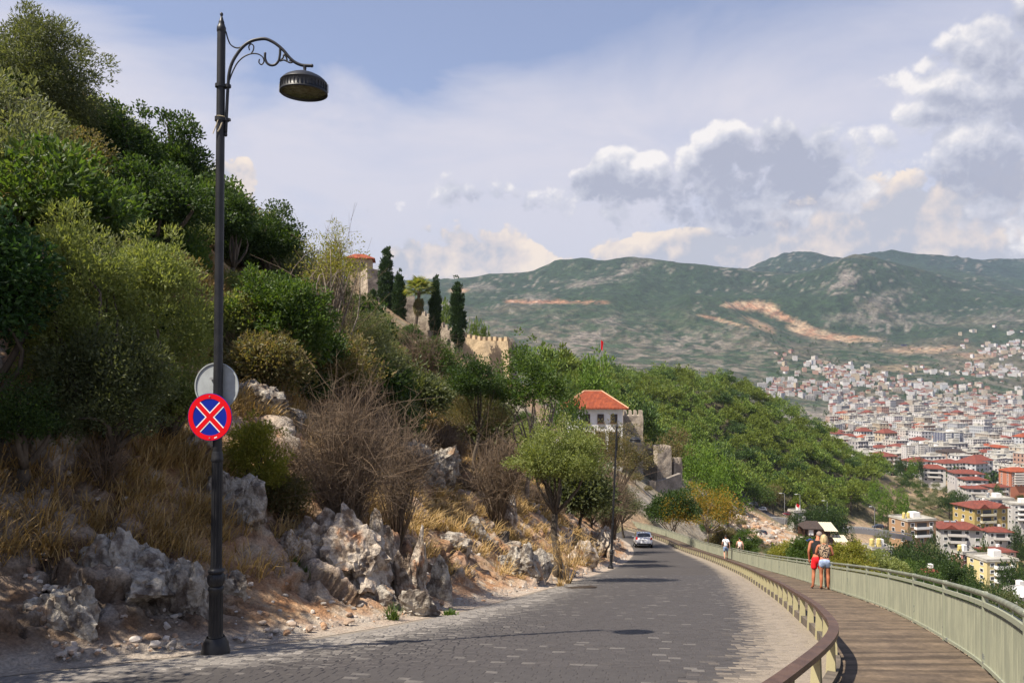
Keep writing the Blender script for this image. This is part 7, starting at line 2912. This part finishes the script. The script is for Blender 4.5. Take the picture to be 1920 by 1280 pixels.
def valley_road():
    c = []
    for (px, py, d) in ((1375, 958, 292), (1400, 965, 286), (1435, 972, 281), (1470, 972, 275), (1520, 982, 272), (1580, 988, 268), (1620, 990, 264), (1660, 996, 260), (1700, 1003, 262)):
        c.append(P(px, py, d))
    c = catmull(c, 8)
    c[:, 2] = np.maximum(H(c[:, 0], c[:, 1]) + .35, c[:, 2])
    tg = np.gradient(c[:, :2], axis=0)
    tg /= np.linalg.norm(tg, axis=1, keepdims=True)
    nr = np.stack([-tg[:, 1], tg[:, 0]], 1)
    mb = MB()
    V = np.stack([np.column_stack([c[:, :2] + nr * a, c[:, 2] + z]) for a, z in ((-2.6, -1.5), (-2.2, 0), (2.2, 0), (2.6, -1.5))], 1).reshape(-1, 3)
    mb.grid(V, len(c), 4)
    o = mb.build('valley_road', mat('far_asphalt', (.11, .105, .11), .9))
    tag(o, kind='structure')
    root = empty('crash_barrier', c[20], 'grey crash barrier along the mountain road above the bare slope', 'barrier')
    q = c[20:] - c[20]
    mb = MB()
    sweep(mb, np.column_stack([q[:, :2] - nr[20:] * 2.1, q[:, 2] + .75]), .08, .3)
    mb.build('rail', M['steel'], root)
    pm = MB().box((0, 0, .3), (.1, .1, .9)).mesh('post', M['steel'])
    for i in range(0, len(q), 2):
        obj('post', pm, root, loc=(*(q[i, :2] - nr[20 + i] * 2.1), q[i, 2]))


valley_road()


# ------------------------------------------------------------------ people
def skin_mesh(name, verts, edges, radii, m, parent, sub=2, root_i=0):
    me = bpy.data.meshes.new(name)
    me.from_pydata([tuple(v) for v in verts], edges, [])
    me.materials.append(m)
    o = obj(name, me, parent)
    md = o.modifiers.new('skin', 'SKIN')
    md.use_smooth_shade = True
    sv = me.skin_vertices[0].data
    for i, r in enumerate(radii):
        rr = r if isinstance(r, tuple) else (r, r)
        sv[i].radius = rr
        sv[i].use_root = (i == root_i)
    sb = o.modifiers.new('sub', 'SUBSURF')
    sb.levels = sub
    sb.render_levels = sub
    return o


def person(label, p, yaw, ht, J, skin, clothes, hair, group):
    """J: joint dict in a 1.75 m figure, x right, y forward, z up; feet at z 0"""
    root = empty('person', p, label, 'person', group, yaw)
    s = ht / 1.75
    root.scale = (s, s, s)
    names = ['pelvis', 'waist', 'chest', 'neck0', 'neck1', 'head', 'crown']
    base = {'pelvis': (0, 0, .93), 'waist': (0, 0, 1.08), 'chest': (0, .0, 1.30), 'neck0': (0, -.01, 1.45), 'neck1': (0, .01, 1.52), 'head': (0, .03, 1.62), 'crown': (0, .02, 1.71)}
    base.update({'hipR': (.09, 0, .90), 'kneeR': (.10, .02, .49), 'ankR': (.10, -.02, .09), 'toeR': (.12, .13, .035), 'hipL': (-.09, 0, .90), 'kneeL': (-.10, .02, .49), 'ankL': (-.10, -.02, .09), 'toeL': (-.12, .13, .035),
                 'shR': (.17, -.01, 1.41), 'elR': (.24, -.03, 1.13), 'wrR': (.24, .06, .90), 'shL': (-.17, -.01, 1.41), 'elL': (-.24, -.03, 1.13), 'wrL': (-.24, .06, .90)})
    base.update(J)
    rad = {'pelvis': .118, 'waist': .105, 'chest': .122, 'neck0': .07, 'neck1': .05, 'head': (.076, .092), 'crown': (.058, .066), 'hipR': .092, 'kneeR': .056, 'ankR': .038, 'toeR': .034,
           'shR': .058, 'elR': .040, 'wrR': .027}
    for k in list(rad):
        if k.endswith('R'):
            rad[k[:-1] + 'L'] = rad[k]
    V, E, Rr, ix = [], [], [], {}

    def add(n, pos, r, par=None):
        ix[n] = len(V)
        V.append(np.array(pos, float)); Rr.append(r)
        if par:
            E.append((ix[par], ix[n]))
    add('pelvis', base['pelvis'], rad['pelvis'])
    for a, b in (('waist', 'pelvis'), ('chest', 'waist'), ('neck0', 'chest'), ('neck1', 'neck0'), ('head', 'neck1'), ('crown', 'head')):
        add(a, base[a], rad[a], b)
    for S in 'RL':
        add('hip' + S, base['hip' + S], rad['hip' + S], 'pelvis')
        k0, k1 = np.array(base['hip' + S]), np.array(base['knee' + S])
        add('th' + S, k0 * .5 + k1 * .5, .075, 'hip' + S)
        add('knee' + S, base['knee' + S], .054, 'th' + S)
        a1 = np.array(base['ank' + S])
        add('calf' + S, k1 * .68 + a1 * .32 + np.array([0, -.02, 0]), .058, 'knee' + S)
        add('ank' + S, a1, .036, 'calf' + S)
        add('toe' + S, base['toe' + S], .033, 'ank' + S)
        add('sh' + S, base['sh' + S], .058, 'chest')
        add('el' + S, base['el' + S], .041, 'sh' + S)
        add('wr' + S, base['wr' + S], .027, 'el' + S)
        w, e = np.array(base['wr' + S]), np.array(base['el' + S])
        dr = (w - e) / np.linalg.norm(w - e)
        sd = np.array([1 if S == 'L' else -1, 0, 0]) * 1.0
        fw = np.cross(dr, sd)
        fw /= np.linalg.norm(fw)
        add('palm' + S, w + dr * .075, (.036, .02), 'wr' + S)
        for k in range(4):
            o = fw * (.027 - .018 * k)
            q = w + dr * .10 + o
            add('f%d%s' % (k, S), q, .0095, 'palm' + S)
            ln = (.066, .074, .07, .055)[k]
            add('g%d%s' % (k, S), q + dr * ln * .6 + sd * .01, .0085, 'f%d%s' % (k, S))
            add('h%d%s' % (k, S), q + dr * ln * .95 + sd * .026, .007, 'g%d%s' % (k, S))
        add('t0' + S, w + dr * .045 + fw * .035, .011, 'palm' + S)
        add('t1' + S, w + dr * .085 + fw * .052 + sd * .012, .009, 't0' + S)
    body = skin_mesh('body', V, E, Rr, M[skin], root)
    B = {k: np.array(v, float) for k, v in base.items()}

    def garment(nm, kind, m):
        v, e, r = [], [], []

        def ad(pos, rr, par=None):
            v.append(np.array(pos, float)); r.append(rr)
            if par is not None:
                e.append((par, len(v) - 1))
            return len(v) - 1
        if kind in ('tshirt', 'tank'):
            a = ad(B['waist'] + [0, -.02, -.13], .150)
            b = ad(B['waist'], .140, a)
            c = ad(B['chest'], .160, b)
            ad(B['neck0'] + [0, 0, -.01], .098, c)
            for S in 'RL':
                q = ad(B['sh' + S] * np.array([.92, 1, 1]), .078, c)
                if kind == 'tshirt':
                    ad(B['sh' + S] * .45 + B['el' + S] * .55, .066, q)
        elif kind in ('shorts', 'short_shorts', 'trousers'):
            a = ad(B['pelvis'] + [0, 0, .09], .140)
            b = ad(B['pelvis'] + [0, -.01, -.03], .150, a)
            f = {'shorts': .80, 'short_shorts': .52, 'trousers': 1}[kind]
            for S in 'RL':
                h, k = B['hip' + S], B['knee' + S]
                q = ad(h + [0, 0, -.06], .105, b)
                q = ad(h * (1 - f) + k * f, .100 if kind != 'trousers' else .085, q)
                if kind == 'trousers':
                    ad(B['ank' + S] + [0, 0, .06], .082, q)
        skin_mesh(nm, v, e, r, M[m], root)
    for nm, kind, m in clothes:
        garment(nm, kind, m)
    # hair
    hc = (B['head'] + B['crown']) / 2
    Vh, Fh = ICO[3]
    hm, style = hair
    if style == 'long':
        W = Vh * np.array([.115, .13, .20]) + np.array([0, -.045, -.085])
        W[:, 1] = np.where((W[:, 2] < 0) & (W[:, 1] > 0), W[:, 1] * .2, W[:, 1])
        W[:, 0] += .012 * np.sin(W[:, 2] * 90 + W[:, 1] * 60)
    elif style == 'bun':
        W = np.vstack([Vh * np.array([.088, .104, .098]) + np.array([0, -.02, .01])])
    else:
        W = Vh * np.array([.084, .102, .092]) + np.array([0, -.012, .012])
    keep = W
    if style != 'long':
        W = np.where((W[:, 2:3] < -.03) & (W[:, 1:2] > .02), W * np.array([.85, .6, .85]), W)
    mb = MB()
    mb.add(W + hc, Fh)
    if style == 'bun':
        mb.add(Vh * .045 + hc + np.array([0, -.10, .06]), Fh)
    mb.build('hair', M[hm], root, True)
    fc = MB()
    for sx in (-1, 1):
        fc.add(ICO[1][0] * np.array([.012, .018, .028]) + B['head'] + np.array([sx * .082, -.005, .0]), ICO[1][1])
    fc.add(ICO[1][0] * np.array([.012, .02, .02]) + B['head'] + np.array([0, .098, -.01]), ICO[1][1])
    fc.build('ears_and_nose', M[skin], root, True)
    ey = MB()
    for sx in (-1, 1):
        ey.add(ICO[1][0] * .009 + B['head'] + np.array([sx * .032, .086, .018]), ICO[1][1])
    ey.build('eyes', M['black_cloth'], root)
    for S in 'RL':
        a, t = B['ank' + S], B['toe' + S]
        c = (a + t) / 2
        an = math.atan2(t[1] - a[1], t[0] - a[0])
        mb = MB()
        L = .27
        poly = [(-.115, -.035), (-.06, -.04), (.06, -.05), (.13, -.03), (.145, 0), (.13, .03), (.06, .05), (-.06, .04), (-.115, .035)]
        mb.prism(poly, 0, .022)
        o = mb.build('sandal', M['sole'], root)
        o.location = (c[0], c[1], min(a[2], t[2]) - .055)
        o.rotation_euler = (0, 0, an)
    return root


def deck_z(d):
    return float(z_road(d)) + WALK_DZ + .003


PG = 'people walking on the boardwalk'
d1 = 22.5
LEAN = {'pelvis': (0, -.06, .92), 'waist': (0, .0, 1.07), 'chest': (0, .09, 1.27), 'neck0': (0, .14, 1.41), 'neck1': (.0, .19, 1.47), 'head': (.0, .24, 1.55), 'crown': (0, .25, 1.64)}
w_ = person('blond woman in a leopard print top and pale denim shorts leaning on the railing', (P(1546, 0, d1)[0], d1, deck_z(d1)), R(-18), 1.66,
            {**LEAN, 'hipR': (.095, -.06, .89), 'hipL': (-.095, -.06, .89), 'kneeR': (.10, -.04, .49), 'kneeL': (-.10, -.05, .49), 'ankR': (.10, -.08, .09), 'ankL': (-.10, -.09, .09), 'toeR': (.12, .07, .035), 'toeL': (-.12, .06, .035),
             'shR': (.18, .09, 1.36), 'elR': (.255, .10, 1.10), 'wrR': (.20, .31, 1.03), 'shL': (-.18, .09, 1.36), 'elL': (-.245, .12, 1.10), 'wrL': (-.17, .33, 1.03)},
            'skin', [('shorts', 'short_shorts', 'denim'), ('top', 'tank', 'leopard')], ('hair_blond', 'long'), PG)
d2 = 23.0
person('grey haired man in a black shirt and red shorts bending beside the blond woman', (P(1533, 0, d2)[0], d2, deck_z(d2)), R(-22), 1.78,
       {**{k: (v[0] - (.0 if v[2] < 1.1 else .0), v[1] + .02, v[2]) for k, v in LEAN.items()}, 'head': (.04, .28, 1.53), 'crown': (.06, .30, 1.62), 'hipR': (.09, -.05, .89), 'hipL': (-.09, -.05, .89), 'kneeR': (.10, .0, .49), 'kneeL': (-.11, -.06, .49),
        'ankR': (.10, -.06, .09), 'ankL': (-.13, -.14, .09), 'toeR': (.12, .09, .035), 'toeL': (-.17, .0, .035), 'shR': (.19, .11, 1.38), 'elR': (.27, .2, 1.13), 'wrR': (.2, .36, 1.05), 'shL': (-.19, .11, 1.38), 'elL': (-.25, .03, 1.10), 'wrL': (-.24, .08, .86)},
       'skin', [('shorts', 'shorts', 'red_cloth'), ('shirt', 'tank', 'black_cloth')], ('hair_grey', 'short'), PG)
WALK = {'kneeR': (.10, .12, .50), 'ankR': (.10, .14, .10), 'toeR': (.12, .30, .06), 'kneeL': (-.10, .04, .49), 'ankL': (-.10, -.20, .11), 'toeL': (-.11, -.07, .035), 'elR': (.25, -.10, 1.14), 'wrR': (.26, -.06, .90), 'elL': (-.25, -.0, 1.14), 'wrL': (-.26, .14, .92)}
d3 = 53.0
m3 = person('man in white t-shirt and blue grey shorts with a black shoulder strap', (P(1361, 0, d3)[0], d3, deck_z(d3)), R(-10), 1.72, WALK, 'skin_fair', [('shorts', 'shorts', 'blue_cloth'), ('shirt', 'tshirt', 'white_cloth')], ('hair_dark', 'short'), PG)
mb_ = MB()
mb_.tube([(-.16, -.03, 1.46), (-.06, -.135, 1.36), (.07, -.135, 1.2), (.17, -.08, 1.05), (.19, .02, .98)], .016, 6)
mb_.box((.2, .03, .94), (.08, .2, .15))
mb_.build('shoulder_bag', M['black_cloth'], m3)
d4 = 53.6
person('dark haired woman in a pale pink top and patterned loose trousers', (P(1387, 0, d4)[0], d4, deck_z(d4)), R(-10), 1.58, {**WALK, 'kneeR': (.09, .06, .49), 'ankR': (.10, .02, .09), 'toeR': (.11, .17, .035)}, 'skin_fair', [('trousers', 'trousers', 'print_cloth'), ('top', 'tank', 'pink_cloth')], ('hair_dark', 'bun'), PG)


# ------------------------------------------------------------------ the air
def haze():
    x0, x1, y0, y1, z0, z1 = -8300, 9600, -60, 7050, -330, 760
    mb = MB()
    mb.box(((x0 + x1) / 2, (y0 + y1) / 2, (z0 + z1) / 2), (x1 - x0, y1 - y0, z1 - z0))
    m = bpy.data.materials.new('air')
    m.use_nodes = True
    t = NT(m.node_tree)
    t.n.clear()
    out = t.new('ShaderNodeOutputMaterial')
    v = t.new('ShaderNodeVolumePrincipled')
    v.inputs['Color'].default_value = (.62, .77, 1.0, 1)
    v.inputs['Density'].default_value = .000042
    v.inputs['Anisotropy'].default_value = .1
    t.l.new(v.outputs[0], out.inputs['Volume'])
    o = mb.build('haze', m)
    tag(o, kind='stuff')


haze()
